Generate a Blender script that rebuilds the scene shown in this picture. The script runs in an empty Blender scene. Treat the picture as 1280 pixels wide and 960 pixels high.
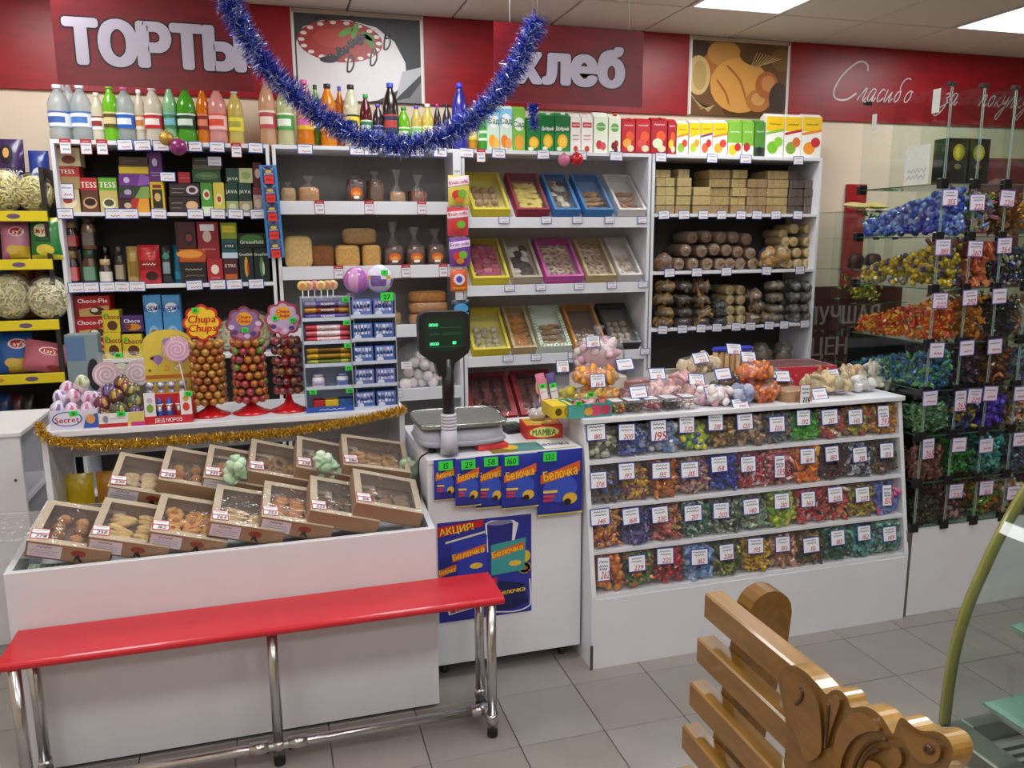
import bpy, math, random
import numpy as np
from mathutils import Vector, Matrix, Euler
random.seed(7)
scene = bpy.context.scene
COL = scene.collection
PI = math.pi
# ------------------------------------------------------------------ camera
H = 1.655; FPX = 1007.55; YAW = .2841; PITCH = .1802; ROLL = -.0066
_f = Vector((math.sin(YAW)*math.cos(PITCH), math.cos(YAW)*math.cos(PITCH), -math.sin(PITCH)))
_r = Vector((math.cos(YAW), -math.sin(YAW), 0)); _u = _r.cross(_f)
CR = _r*math.cos(ROLL)+_u*math.sin(ROLL); CU = _u*math.cos(ROLL)-_r*math.sin(ROLL); CW = _f
cam = bpy.data.objects.new('camera', bpy.data.cameras.new('camera')); COL.objects.link(cam)
m3 = Matrix((CR, CU, -CW)).transposed()
cam.matrix_world = Matrix.Translation((0, 0, H)) @ m3.to_4x4()
cam.data.sensor_width = 36; cam.data.lens = FPX/1280*36; cam.data.clip_start = .05
scene.camera = cam
# ------------------------------------------------------------------ world, lights, exposure
scene.view_settings.view_transform = 'Standard'; scene.view_settings.look = 'None'
scene.view_settings.gamma = 1; scene.view_settings.use_curve_mapping = False
scene.view_settings.exposure = EXPOSURE = -0.08
scene.cycles.transparent_max_bounces = 24; scene.cycles.max_bounces = 6
LAMP_W = 12.2; LAMP_COL = (.965, .985, 1.0); PANEL_E = 5.0
w = bpy.data.worlds.new('world'); scene.world = w; w.use_nodes = True
w.node_tree.nodes['Background'].inputs[0].default_value = (.9, .92, 1, 1); w.node_tree.nodes['Background'].inputs[1].default_value = .15
ZC = 2.902; YW = 4.86                      # ceiling height, back wall
CX0 = .4746; LAMPS = []                    # ceiling grid phase; recessed lamps sit in every third tile
for i in (-6, -3, 0, 3, 6):
    for yc in (4.0, 2.2, .4, -1.4):
        if i == 6 and yc < 3: continue          # the far corner of the shop is dimmer
        LAMPS.append((CX0+.6*i+.3, yc))
# ------------------------------------------------------------------ pixel -> place helpers (a pixel on a known plane of the room)
def _ray(px, py): return CW+CR*((px-640)/FPX)-CU*((py-480)/FPX)
def pY(px, py, Y): d = _ray(px, py); return Vector((0, 0, H))+d*(Y/d.y)
def pZ(px, py, Z): d = _ray(px, py); return Vector((0, 0, H))+d*((Z-H)/d.z)
def pX(px, py, X): d = _ray(px, py); return Vector((0, 0, H))+d*(X/d.x)
def sx(px, Y, Z):
    k = (px-640)/FPX
    return -(Y*(CR.y-k*CW.y)+(Z-H)*(CR.z-k*CW.z))/(CR.x-k*CW.x)
def sz(py, X, Y):
    k = (480-py)/FPX
    return H-(X*(CU.x-k*CW.x)+Y*(CU.y-k*CW.y))/(CU.z-k*CW.z)
# ------------------------------------------------------------------ colours and materials
_cc = {}
def C(h):
    if h not in _cc:
        v = [int(h[i:i+2], 16)/255 for i in (1, 3, 5)]
        _cc[h] = tuple((x/12.92 if x <= .04045 else ((x+.055)/1.055)**2.4) for x in v)+(1.0,)
    return _cc[h]
def mixh(a, b, t):
    return '#'+''.join('%02x' % int(int(a[i:i+2], 16)*(1-t)+int(b[i:i+2], 16)*t) for i in (1, 3, 5))
def vary(h, s=18):
    k = random.uniform(-s, s)
    return '#'+''.join('%02x' % max(0, min(255, int(int(h[i:i+2], 16)+k+random.uniform(-s/3, s/3)))) for i in (1, 3, 5))
MATS = {}
def mat(name, rough=.5, metal=0, noise=.06, nscale=40, bump=0, bscale=200, spec=.5, coat=0, trans=0, kind='p', sub=0, emit=0, tint=(1, 1, 1), stretch=None, alpha=1):
    m = bpy.data.materials.new(name); m.use_nodes = True; MATS[name] = m
    N = m.node_tree.nodes; K = m.node_tree.links; out = N['Material Output']; P = N['Principled BSDF']
    at = N.new('ShaderNodeAttribute'); at.attribute_name = 'Col'
    tc = N.new('ShaderNodeTexCoord'); nz = N.new('ShaderNodeTexNoise'); nz.inputs['Scale'].default_value = nscale; nz.inputs['Detail'].default_value = 4
    if stretch:
        mp = N.new('ShaderNodeMapping'); mp.inputs['Scale'].default_value = stretch
        K.new(tc.outputs['Object'], mp.inputs[0]); K.new(mp.outputs[0], nz.inputs['Vector'])
    else: K.new(tc.outputs['Object'], nz.inputs['Vector'])
    mr = N.new('ShaderNodeMapRange'); mr.inputs['From Min'].default_value = .25; mr.inputs['From Max'].default_value = .75
    mr.inputs['To Min'].default_value = 1-noise; mr.inputs['To Max'].default_value = 1+noise; K.new(nz.outputs['Fac'], mr.inputs['Value'])
    vm = N.new('ShaderNodeVectorMath'); vm.operation = 'SCALE'; K.new(at.outputs['Color'], vm.inputs[0]); K.new(mr.outputs[0], vm.inputs['Scale'])
    col = vm.outputs[0]
    bp = None
    if bump:
        n2 = N.new('ShaderNodeTexNoise'); n2.inputs['Scale'].default_value = bscale; n2.inputs['Detail'].default_value = 3; K.new(tc.outputs['Object'], n2.inputs['Vector'])
        bp = N.new('ShaderNodeBump'); bp.inputs['Strength'].default_value = bump; bp.inputs['Distance'].default_value = .01; K.new(n2.outputs['Fac'], bp.inputs['Height'])
    if kind == 'p':
        K.new(col, P.inputs['Base Color']); P.inputs['Roughness'].default_value = rough; P.inputs['Metallic'].default_value = metal
        P.inputs['Specular IOR Level'].default_value = spec; P.inputs['Coat Weight'].default_value = coat; P.inputs['Coat Roughness'].default_value = .08
        if trans: P.inputs['Transmission Weight'].default_value = trans
        if bp: K.new(bp.outputs[0], P.inputs['Normal'])
        if emit: K.new(col, P.inputs['Emission Color']); P.inputs['Emission Strength'].default_value = emit
        if alpha < 1:
            T = N.new('ShaderNodeBsdfTransparent'); X = N.new('ShaderNodeMixShader'); X.inputs[0].default_value = alpha
            K.new(col, T.inputs[0]); K.new(T.outputs[0], X.inputs[1]); K.new(P.outputs[0], X.inputs[2]); K.new(X.outputs[0], out.inputs[0])
    else:                                   # thin clear sheet: transparent + fresnel gloss
        T = N.new('ShaderNodeBsdfTransparent'); T.inputs[0].default_value = (*tint, 1)
        G = N.new('ShaderNodeBsdfGlossy'); G.inputs['Roughness'].default_value = rough
        fr = N.new('ShaderNodeFresnel'); ge = N.new('ShaderNodeNewGeometry'); mr2 = N.new('ShaderNodeMapRange')   # a thin sheet has the same gloss from both of its sides
        mr2.inputs['To Min'].default_value = spec; mr2.inputs['To Max'].default_value = 1/spec; K.new(ge.outputs['Backfacing'], mr2.inputs['Value']); K.new(mr2.outputs[0], fr.inputs['IOR'])
        if bp: K.new(bp.outputs[0], G.inputs['Normal']); K.new(bp.outputs[0], fr.inputs['Normal'])
        X = N.new('ShaderNodeMixShader'); K.new(fr.outputs[0], X.inputs[0]); K.new(T.outputs[0], X.inputs[1]); K.new(G.outputs[0], X.inputs[2])
        res = X.outputs[0]
        if sub:                             # faint milky body of the plastic, on 'film' a painted veil for glare
            D = N.new('ShaderNodeBsdfDiffuse'); K.new(col, D.inputs[0]); X2 = N.new('ShaderNodeMixShader'); X2.inputs[0].default_value = sub
            K.new(res, X2.inputs[1]); K.new(D.outputs[0], X2.inputs[2]); res = X2.outputs[0]
        K.new(res, out.inputs[0]); N.remove(P)
    return m
mat('matte', .65); mat('card', .55, noise=.05); mat('white_board', .42, noise=.025, nscale=6, spec=.4); mat('gloss', .22, coat=.3); mat('print', .4, noise=.02)
mat('ink', .7, noise=.01)
mat('foil', .3, metal=.55, bump=.35, bscale=160, noise=.15, nscale=120); mat('candy', .28, metal=.25, noise=.1, coat=.4, bump=.2, bscale=300)
mat('pouch', .3, coat=.25, bump=.22, bscale=45, noise=.04); mat('bake', .75, bump=.35, bscale=120, noise=.22, nscale=60)
mat('steel', .22, metal=1, noise=.08, nscale=15); mat('dull_steel', .38, metal=.9, noise=.1); mat('rubber', .8); mat('plastic', .35, noise=.02)
mat('tile', .34, noise=.10, nscale=5, bump=.05, bscale=60); mat('ceiling_tile', .9, noise=.04, nscale=160, bump=.3, bscale=300)
mat('paint', .8, noise=.03, nscale=3, bump=.06, bscale=120); mat('red_panel', .38, noise=.22, nscale=5, stretch=(1.2, 1, 5), spec=.5)
mat('red_seat', .3, noise=.05, nscale=9, coat=.2, bump=.05, bscale=20)
mat('wood', .28, noise=.24, nscale=9, stretch=(6, 1, 6), coat=.6)
mat('pet', .12, alpha=.62, noise=.03, coat=.3); mat('pet_clear', .1, alpha=.3, noise=.02, coat=.3)
mat('film', .13, kind='t', spec=1.7, bump=1.0, bscale=24, sub=.035, tint=(.97, .97, .96)); mat('bag_film', .14, kind='t', spec=1.62, bump=.8, bscale=42, sub=.05, tint=(.97, .97, .97))  # the milky share of film paints a veil of glare
mat('glass', .02, kind='t', spec=1.5, tint=(.86, .92, .89)); mat('clear_plastic', .06, kind='t', spec=1.42, sub=.04)
mat('glass_edge', .2, noise=.05, coat=.5); mat('lamp_panel', .5, emit=PANEL_E, noise=0); mat('screen', .2, emit=1.6, noise=0)
mat('tinsel', .25, metal=.45, noise=.3, nscale=300); mat('fruit', .45, bump=.1, noise=.08, nscale=30)
# ------------------------------------------------------------------ mesh builder
class Fr:
    def __init__(s, o, u=(1, 0, 0), v=(0, 0, 1)):
        s.o = Vector(o); s.u = Vector(u).normalized(); s.v = Vector(v).normalized(); s.n = s.u.cross(s.v).normalized(); s.sub = 1
    def __call__(s, a, b, h=0): return s.o+s.u*a+s.v*b+s.n*h
class FnFr:
    def __init__(s, fn, sub=5): s.fn = fn; s.sub = sub
    def __call__(s, a, b, h=0): return s.fn(a, b, h)
GL = {}
def load_glyphs():
    chars = 'ABCDEFGHIJKLMNOPQRSTUVWXYZabcdefghijklmnopqrstuvwxyz0123456789.,-!\'&%' + 'АБВГДЕЖЗИЙКЛМНОПРСТУФХЦЧШЩЪЫЬЭЮЯабвгдежзийклмнопрстуфхцчшщъыьэюя'
    tmp = []
    for bold in (0,):
        for ch in chars:
            cu = bpy.data.curves.new('g', 'FONT'); cu.body = ch; cu.size = 1; cu.resolution_u = 2; cu.fill_mode = 'FRONT'
            o = bpy.data.objects.new('g', cu); COL.objects.link(o); tmp.append((bold, ch, o))
    dg = bpy.context.evaluated_depsgraph_get(); dg.update()
    for bold, ch, o in tmp:
        me = o.evaluated_get(dg).to_mesh()
        vs = [(v.co.x, v.co.y) for v in me.vertices]; fs = [tuple(p.vertices) for p in me.polygons]
        x0 = min([v[0] for v in vs] or [0]); x1 = max([v[0] for v in vs] or [.3])
        GL[bold, ch] = ([(a-x0, b) for a, b in vs], fs, x1-x0)
        o.evaluated_get(dg).to_mesh_clear()
    for _, _, o in tmp:
        cu = o.data; bpy.data.objects.remove(o); bpy.data.curves.remove(cu)
load_glyphs()
def bowl_glyph(yc, ro, ri, x0=.105, xc=.33, extra=None):      # stem + bowl letters whose font outlines overlap
    out = [(x0-.02, yc+ro), (xc, yc+ro)]+[(xc+ro*math.sin(a*PI/10), yc+ro*math.cos(a*PI/10)) for a in range(1, 10)]+[(xc, yc-ro), (x0-.02, yc-ro)]
    inn = [(x0-.02, yc+ri), (xc, yc+ri)]+[(xc+(ri+.01)*math.sin(a*PI/10), yc+ri*math.cos(a*PI/10)) for a in range(1, 10)]+[(xc, yc-ri), (x0-.02, yc-ri)]
    vs = [(0, 0), (x0, 0), (x0, .73), (0, .73)]; fs = [(0, 1, 2, 3)]; b = len(vs); n = len(out); vs += out+inn
    fs += [(b+i, b+i+1, b+n+i+1, b+n+i) for i in range(n-1)]; w_ = xc+ro
    if extra: b = len(vs); vs += [(w_+.09, 0), (w_+.195, 0), (w_+.195, .73), (w_+.09, .73)]; fs.append((b, b+1, b+2, b+3)); w_ += .195
    return vs, fs, w_
GL[0, 'Р'] = bowl_glyph(.50, .23, .135); GL[0, 'P'] = GL[0, 'Р']; GL[0, 'Ь'] = bowl_glyph(.225, .225, .13); GL[0, 'Ы'] = bowl_glyph(.225, .225, .13, extra=True)
class MB:
    def __init__(s): s.v = []; s.f = []; s.c = []; s.mi = []; s.sm = []; s.T = None; s.m = 0
    def add(s, vs, fs, c, smooth=False):
        b = len(s.v)
        s.v += [tuple(s.T @ Vector(p)) for p in vs] if s.T else [tuple(p) for p in vs]
        many = isinstance(c, list)
        for i, f in enumerate(fs):
            s.f.append([b+k for k in f]); s.c.append(c[i] if many else c); s.mi.append(s.m); s.sm.append(smooth)
        return s
    def box(s, x0, x1, y0, y1, z0, z1, c, bev=0):
        if bev <= 0:
            vs = [(x, y, z) for z in (z0, z1) for y in (y0, y1) for x in (x0, x1)]
            return s.add(vs, [(0, 2, 3, 1), (4, 5, 7, 6), (0, 1, 5, 4), (2, 6, 7, 3), (0, 4, 6, 2), (1, 3, 7, 5)], c)
        b = min(bev, .45*min(abs(x1-x0), abs(y1-y0), abs(z1-z0))); X = (x0, x1); Y = (y0, y1); Zz = (z0, z1); vs = []; ix = {}
        for i in (0, 1):
            for j in (0, 1):
                for k in (0, 1):
                    si, sj, sk = (1-2*i)*b, (1-2*j)*b, (1-2*k)*b
                    for a, p in enumerate(((X[i], Y[j]+sj, Zz[k]+sk), (X[i]+si, Y[j], Zz[k]+sk), (X[i]+si, Y[j]+sj, Zz[k]))):
                        ix[i, j, k, a] = len(vs); vs.append(p)
        fs = []
        for i in (0, 1):
            fs.append([ix[i, j, k, 0] for j, k in ((0, 0), (0, 1), (1, 1), (1, 0))][::1 if i == 0 else -1])
            fs.append([ix[j, i, k, 1] for j, k in ((0, 0), (1, 0), (1, 1), (0, 1))][::1 if i == 0 else -1])
            fs.append([ix[j, k, i, 2] for j, k in ((0, 0), (0, 1), (1, 1), (1, 0))][::1 if i == 0 else -1])
        for i in (0, 1):
            for j in (0, 1):
                fs.append([ix[i, j, 0, 0], ix[i, j, 1, 0], ix[i, j, 1, 1], ix[i, j, 0, 1]])
                fs.append([ix[i, 0, j, 0], ix[i, 1, j, 0], ix[i, 1, j, 2], ix[i, 0, j, 2]])
                fs.append([ix[0, i, j, 1], ix[1, i, j, 1], ix[1, i, j, 2], ix[0, i, j, 2]])
                for k in (0, 1): fs.append([ix[i, j, k, a] for a in range(3)])
        return s.add(vs, fs, c)
    def lathe(s, prof, n, c, smooth=True, o=(0, 0, 0), cap=True, sq=0):
        vs = []
        for r, z in prof:
            for j in range(n):
                a = 2*PI*j/n; k = 1
                if sq: k = 1/(abs(math.cos(a))**sq+abs(math.sin(a))**sq)**(1/sq)
                vs.append((o[0]+r*k*math.cos(a), o[1]+r*k*math.sin(a), o[2]+z))
        fs = []; cs = []
        for i in range(len(prof)-1):
            for j in range(n):
                fs.append((i*n+j, i*n+(j+1) % n, (i+1)*n+(j+1) % n, (i+1)*n+j))
                cs.append(c(i, j) if callable(c) else (c[i] if isinstance(c, list) else c))
        s.add(vs, fs, cs, smooth)
        if cap:
            b = len(s.v)-len(vs)
            for ring, rev in ((0, True), (len(prof)-1, False)):
                if prof[ring][0] > 1e-5:
                    f = [b+ring*n+j for j in range(n)]; s.f.append(f[::-1] if rev else f); s.c.append(cs[0] if ring == 0 else cs[-1]); s.mi.append(s.m); s.sm.append(False)
        return s
    def ell(s, cx, cy, cz, rx, ry, rz, c, n=10, m=6, e=1.0, noise=0, rot=None):
        vs = [(0, 0, -1)]; sg = lambda t: math.copysign(abs(t)**e, t)
        for i in range(1, m):
            p = -PI/2+PI*i/m
            for j in range(n):
                a = 2*PI*j/n; vs.append((sg(math.cos(p))*sg(math.cos(a)), sg(math.cos(p))*sg(math.sin(a)), sg(math.sin(p))))
        vs.append((0, 0, 1)); L = len(vs)-1; out = []
        for x, y, z in vs:
            k = 1+random.uniform(-noise, noise); p = Vector((x*rx*k, y*ry*k, z*rz*k))
            if rot: p = rot @ p
            out.append((cx+p.x, cy+p.y, cz+p.z))
        fs = [(0, 1+(j+1) % n, 1+j) for j in range(n)]
        for i in range(m-2):
            for j in range(n): fs.append((1+i*n+j, 1+i*n+(j+1) % n, 1+(i+1)*n+(j+1) % n, 1+(i+1)*n+j))
        fs += [(L, L-n+j, L-n+(j+1) % n) for j in range(n)]
        if callable(c): c = [c(i/len(fs), i) for i in range(len(fs))]
        return s.add(out, fs, c, True)
    def tube(s, path, r, c, n=8, cap=True):
        path = [Vector(p) for p in path]; vs = []; up = None
        for i, p in enumerate(path):
            t = (path[min(i+1, len(path)-1)]-path[max(i-1, 0)]).normalized()
            if up is None: up = Vector((0, 0, 1)) if abs(t.z) < .9 else Vector((1, 0, 0))
            a = t.cross(up).normalized(); up = a.cross(t).normalized()
            rr = r[i] if isinstance(r, (list, tuple)) else r
            for j in range(n):
                k = 2*PI*j/n; vs.append(tuple(p+(a*math.cos(k)+up*math.sin(k))*rr))
        fs = [(i*n+j, i*n+(j+1) % n, (i+1)*n+(j+1) % n, (i+1)*n+j) for i in range(len(path)-1) for j in range(n)]
        s.add(vs, fs, c, True)
        if cap:
            b = len(s.v)-len(vs); L = (len(path)-1)*n
            s.f += [[b+j for j in range(n)][::-1], [b+L+j for j in range(n)]]; s.c += [c, c]; s.mi += [s.m]*2; s.sm += [False]*2
        return s
    def prism(s, fr, pts, t, c, cside=None, h0=0):
        n = len(pts); vs = [fr(a, b, h0) for a, b in pts]+[fr(a, b, h0+t) for a, b in pts]
        fs = [list(range(n))[::-1], list(range(n, 2*n))]+[(i, (i+1) % n, n+(i+1) % n, n+i) for i in range(n)]
        return s.add(vs, fs, [c, c]+[cside or c]*n)
    # flat print
    def rect(s, fr, x0, x1, y0, y1, c, l=1):
        k = fr.sub; h = l*.0006
        vs = [fr(x0+(x1-x0)*i/k, y0+(y1-y0)*j/k, h) for j in range(k+1) for i in range(k+1)]
        return s.add(vs, [(j*(k+1)+i, j*(k+1)+i+1, (j+1)*(k+1)+i+1, (j+1)*(k+1)+i) for j in range(k) for i in range(k)], c)
    def poly(s, fr, pts, c, l=1):
        if fr.sub > 1 and len(pts) == 4:
            k = 6; A, B, Cc, D = [Vector(p) for p in pts]; g = [A.lerp(B, i/k).lerp(D.lerp(Cc, i/k), j/k) for j in range(k+1) for i in range(k+1)]
            return s.add([fr(a, b, l*.0006) for a, b in g], [(j*(k+1)+i, j*(k+1)+i+1, (j+1)*(k+1)+i+1, (j+1)*(k+1)+i) for j in range(k) for i in range(k)], c)
        return s.add([fr(a, b, l*.0006) for a, b in pts], [list(range(len(pts)))], c)
    def disc(s, fr, cx, cy, rx, ry, c, l=1, n=14, a0=0):
        pts = [(cx+rx*math.cos(2*PI*i/n+a0), cy+ry*math.sin(2*PI*i/n+a0)) for i in range(n)]
        if fr.sub > 1: return s.add([fr(cx, cy, l*.0006)]+[fr(a, b, l*.0006) for a, b in pts], [(0, 1+i, 1+(i+1) % n) for i in range(n)], c)
        return s.poly(fr, pts, c, l)
    def stroke(s, fr, pts, wd, c, l=1):
        vs = []
        for i, p in enumerate(pts):
            a = Vector(pts[max(i-1, 0)]); b = Vector(pts[min(i+1, len(pts)-1)]); t = (b-a)
            t = t.normalized() if t.length > 1e-9 else Vector((1, 0)); wi = wd[i] if isinstance(wd, (list, tuple)) else wd
            nrm = Vector((-t.y, t.x))*wi/2; q = Vector(p)
            vs += [fr(*(q+nrm), l*.0006), fr(*(q-nrm), l*.0006)]
        return s.add(vs, [(2*i, 2*i+1, 2*i+3, 2*i+2) for i in range(len(pts)-1)], c)
    def scrib(s, fr, x0, x1, y, h, c, l=2, k=9):
        pts = [(x0+(x1-x0)*i/k+random.uniform(-.2, .2)*(x1-x0)/k, y+(h/2 if i % 2 else -h/2)*random.uniform(.4, 1)) for i in range(k+1)]
        return s.stroke(fr, pts, h*.34, c, l)
    def text(s, fr, t, cx, cy, h, c, l=2, bold=1, shear=0, maxw=None, ang=0, gap=.07):
        W = 0; lay = []
        for ch in t:
            if (0, ch) not in GL: W += .3; continue
            g = GL[0, ch]; lay.append((W, g)); W += g[2]+gap+(.05 if bold else 0)
        W -= gap
        k = h/.73; kx = k
        if maxw and W*k > maxw: kx = maxw/W
        ca, sa = math.cos(ang), math.sin(ang)
        for off, (vs, fs, gw), sh, lv in [(o_+s_*.028, g_, 0, s_*.03) for s_ in ((-1, 0, 1) if bold else (0,)) for o_, g_ in lay]:
            out = []
            for a, b in vs:
                x = (a+off-W/2)*kx+b*k*shear; y = (b-.365)*k
                out.append(fr(cx+x*ca-y*sa, cy+x*sa+y*ca, (l+lv)*.0006))
            s.add(out, fs, c)
        return s
def mesh(mb, name, mats):
    me = bpy.data.meshes.new(name); me.from_pydata(mb.v, [], mb.f)
    for k in ([mats] if isinstance(mats, str) else mats): me.materials.append(MATS[k])
    n = len(mb.f); ln = np.array([len(f) for f in mb.f]); cs = np.array([C(c) for c in mb.c], dtype=np.float32)
    a = me.color_attributes.new('Col', 'FLOAT_COLOR', 'CORNER'); a.data.foreach_set('color', np.repeat(cs, ln, axis=0).ravel())
    me.polygons.foreach_set('material_index', np.array(mb.mi, dtype=np.int32)); me.polygons.foreach_set('use_smooth', np.array(mb.sm, dtype=bool))
    me.update(); return me
def put(name, me, parent=None, loc=(0, 0, 0), rot=(0, 0, 0), mats='matte'):
    if isinstance(me, MB): me = mesh(me, name, mats)
    o = bpy.data.objects.new(name, me); COL.objects.link(o); o.location = loc
    if isinstance(rot, Matrix): o.rotation_euler = rot.to_euler()
    else: o.rotation_euler = rot
    if parent: o.parent = parent
    return o
def tag(o, label=None, cat=None, group=None, kind=None):
    if label: o['label'] = label
    if cat: o['category'] = cat
    if group: o['group'] = group
    if kind: o['kind'] = kind
    return o
def thing(name, label, cat, loc=(0, 0, 0), rot=(0, 0, 0), group=None):
    o = bpy.data.objects.new(name, None); o.empty_display_size = .05; COL.objects.link(o); o.location = loc
    o.rotation_euler = rot.to_euler() if isinstance(rot, Matrix) else rot
    return tag(o, label, cat, group)
def dup(o, loc, rot=None, label=None, group=None):
    c = o.copy(); COL.objects.link(c); c.location = loc
    if rot is not None: c.rotation_euler = rot
    if label: c['label'] = label
    if group: c['group'] = group
    for ch in list(o.children):
        d = ch.copy(); COL.objects.link(d); d.parent = c
        for g in list(ch.children):
            e = g.copy(); COL.objects.link(e); e.parent = d
    return c
def prints(mb, fr, w, h, spec):
    """flat print on a w x h face: ('r',x0,x1,y0,y1,c) ('e',cx,cy,rx,ry,c) ('t',text,cx,cy,height,c) ('s',x0,x1,y,c) in fractions"""
    for i, q in enumerate(spec):
        l = 1+i*.7; k = q[0]
        if k == 'r': mb.rect(fr, (q[1]-.5)*w, (q[2]-.5)*w, q[3]*h, q[4]*h, q[5], l)
        elif k == 'e': mb.disc(fr, (q[1]-.5)*w, q[2]*h, q[3]*w, q[4]*h, q[5], l)
        elif k == 't': mb.text(fr, q[1], (q[2]-.5)*w, q[3]*h, q[4]*h, q[5], l+.5, maxw=.92*w*(q[6] if len(q) > 6 else 1), ang=q[7] if len(q) > 7 else 0)
        elif k == 's': mb.scrib(fr, (q[1]-.5)*w, (q[2]-.5)*w, q[3]*h, .05*h, q[4], l)
        elif k == 'p': mb.poly(fr, [((a-.5)*w, b*h) for a, b in q[1]], q[2], l)
    return mb
WHT = '#e4e4ea'
# ================================================================== setting
TILE = '#8f8883'
FX, FY = .693, 2.602
xs0, xs1, ys0, ys1 = FX-.3*7, FX+.3*14, FY-.3*7, FY+.3*3
mb = MB(); mb.box(xs0, xs1, ys0, ys1, -.05, -.005, '#4d4744')
mb.box(-2.7, xs0, -3.6, 4.96, -.05, 0, TILE).box(xs1, 7.6, -3.6, 4.96, -.05, 0, TILE).box(xs0, xs1, -3.6, ys0, -.05, 0, TILE).box(xs0, xs1, ys1, 4.96, -.05, 0, TILE)
floor = tag(put('floor', mb, mats='tile'), kind='structure')
tm = [mesh(MB().box(-.1485, .1485, -.1485, .1485, -.03, 0, vary(TILE, 2.5), .0015), 'tile', 'tile') for _ in range(6)]
for i in range(-7, 14):
    for j in range(-3, 7):
        put('tile', random.choice(tm), floor, (FX+.3*i+.15, FY-.3*j-.15, 0))
CT = '#ded8cd'
mb = MB(); ci0, ci1 = -5, 10; cy = [YW, 4.30, 3.70, 3.10, 2.50, 1.90]
cxa, cxb = CX0+.6*ci0, CX0+.6*ci1
mb.box(cxa, cxb, 1.9, YW+.1, ZC+.012, ZC+.06, '#77706a')
mb.box(-2.7, cxa, -3.6, 4.96, ZC, ZC+.06, CT).box(cxb, 7.6, -3.6, 4.96, ZC, ZC+.06, CT).box(cxa, cxb, -3.6, 1.9, ZC, ZC+.06, CT)
ceil = tag(put('ceiling', mb, mats='ceiling_tile'), kind='structure')
cm = mesh(MB().box(-.294, .294, -.294, .294, 0, .014, CT, .003), 'ceiling_tile', 'ceiling_tile')
cm2 = mesh(MB().box(-.294, .294, -.274, .274, 0, .014, CT, .003), 'ceiling_tile', 'ceiling_tile')
lampset = {(round(x, 3), round(y, 3)) for x, y in LAMPS}
for i in range(ci0, ci1):
    for r in range(5):
        x = CX0+.6*i+.3; y = (cy[r]+cy[r+1])/2
        if (round(x, 3), round(y, 3)) in lampset: continue
        put('ceiling_tile', cm2 if r == 0 else cm, ceil, (x, y, ZC))
pm = mesh(MB().box(-.27, .27, -.27, .27, .0, .004, '#ffffff'), 'diffuser', 'lamp_panel')
fm = MB()
for a, b, c, d in ((-.295, .295, -.295, -.27), (-.295, .295, .27, .295), (-.295, -.27, -.27, .27), (.27, .295, -.27, .27)): fm.box(a, b, c, d, -.004, .012, '#d8d6d2')
fm = mesh(fm, 'lamp_frame', 'plastic')
for x, y in LAMPS:
    t = thing('ceiling_lamp', 'square white recessed ceiling lamp with glowing diffuser', 'lamp', (x, y, ZC), group='recessed ceiling lamps')
    put('lamp_frame', fm, t); put('diffuser', pm, t)
    L = bpy.data.lights.new('lamp_light', 'AREA'); L.shape = 'SQUARE'; L.size = .52; L.energy = LAMP_W; L.color = LAMP_COL
    o = bpy.data.objects.new('lamp_light', L); o.location = (0, 0, -.012); COL.objects.link(o); o.parent = t
BEIGE = '#e8d5bf'
def wall(name, *b): return tag(put(name, MB().box(*b, BEIGE), mats='paint'), kind='structure')
wall('wall_back', -2.7, 7.6, YW, YW+.1, 0, ZC); wall('wall_left', -2.7, -2.6, -3.6, YW, 0, ZC); wall('wall_right', 7.5, 7.6, -3.6, YW, 0, ZC); wall('wall_front', -2.6, 7.5, -3.6, -3.5, 0, ZC)
# red fascia over the shelves
RED = '#960e1b'; ZF = 2.415
def panel(x0, x1, label, name='fascia_panel', c=RED):
    t = tag(put(name, MB().box(x0, x1, YW-.018, YW-.001, ZF, ZC-.002, c, .002), mats='red_panel'), label, 'wall panel')
    for x in (x0, x1): put('edge_trim', MB().box(x-.003, x+.003, YW-.022, YW-.018, ZF, ZC-.002, '#d8cfc8'), t, mats='plastic')
    return t
panel(-2.55, -1.0, 'red fascia board on wall above the crisp rack'); panel(-.99, .168, 'red fascia board on wall behind the hanging cake sign')
panel(.895, 2.595, 'long red fascia board between the cake picture and the bread picture')
fp = panel(3.325, 5.75, 'red fascia board with white cursive thank-you lettering'); panel(5.76, 7.4, 'red fascia board beyond the cursive lettering')
F = Fr((0, YW-.018, 0)); mb = MB()
def bez(p, n=24):                     # catmull-rom through points
    P = [Vector(q) for q in p]; out = []
    for i in range(len(P)-1):
        a, b, c, d = P[max(i-1, 0)], P[i], P[i+1], P[min(i+2, len(P)-1)]
        k = max(2, n//(len(P)-1))
        for j in range(k):
            t = j/k; out.append(.5*((2*b)+(c-a)*t+(2*a-5*b+4*c-d)*t*t+(3*b-a-3*c+d)*t**3))
    return out+[P[-1]]
SC = '#d9d0d4'
capC = bez([(3.94, 2.745), (3.93, 2.79), (3.86, 2.80), (3.74, 2.71), (3.68, 2.61), (3.70, 2.56), (3.78, 2.555), (3.86, 2.60)], 40)
put('capital_letter', MB().stroke(F, capC, .012, SC, 3), fp, mats='print')
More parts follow.
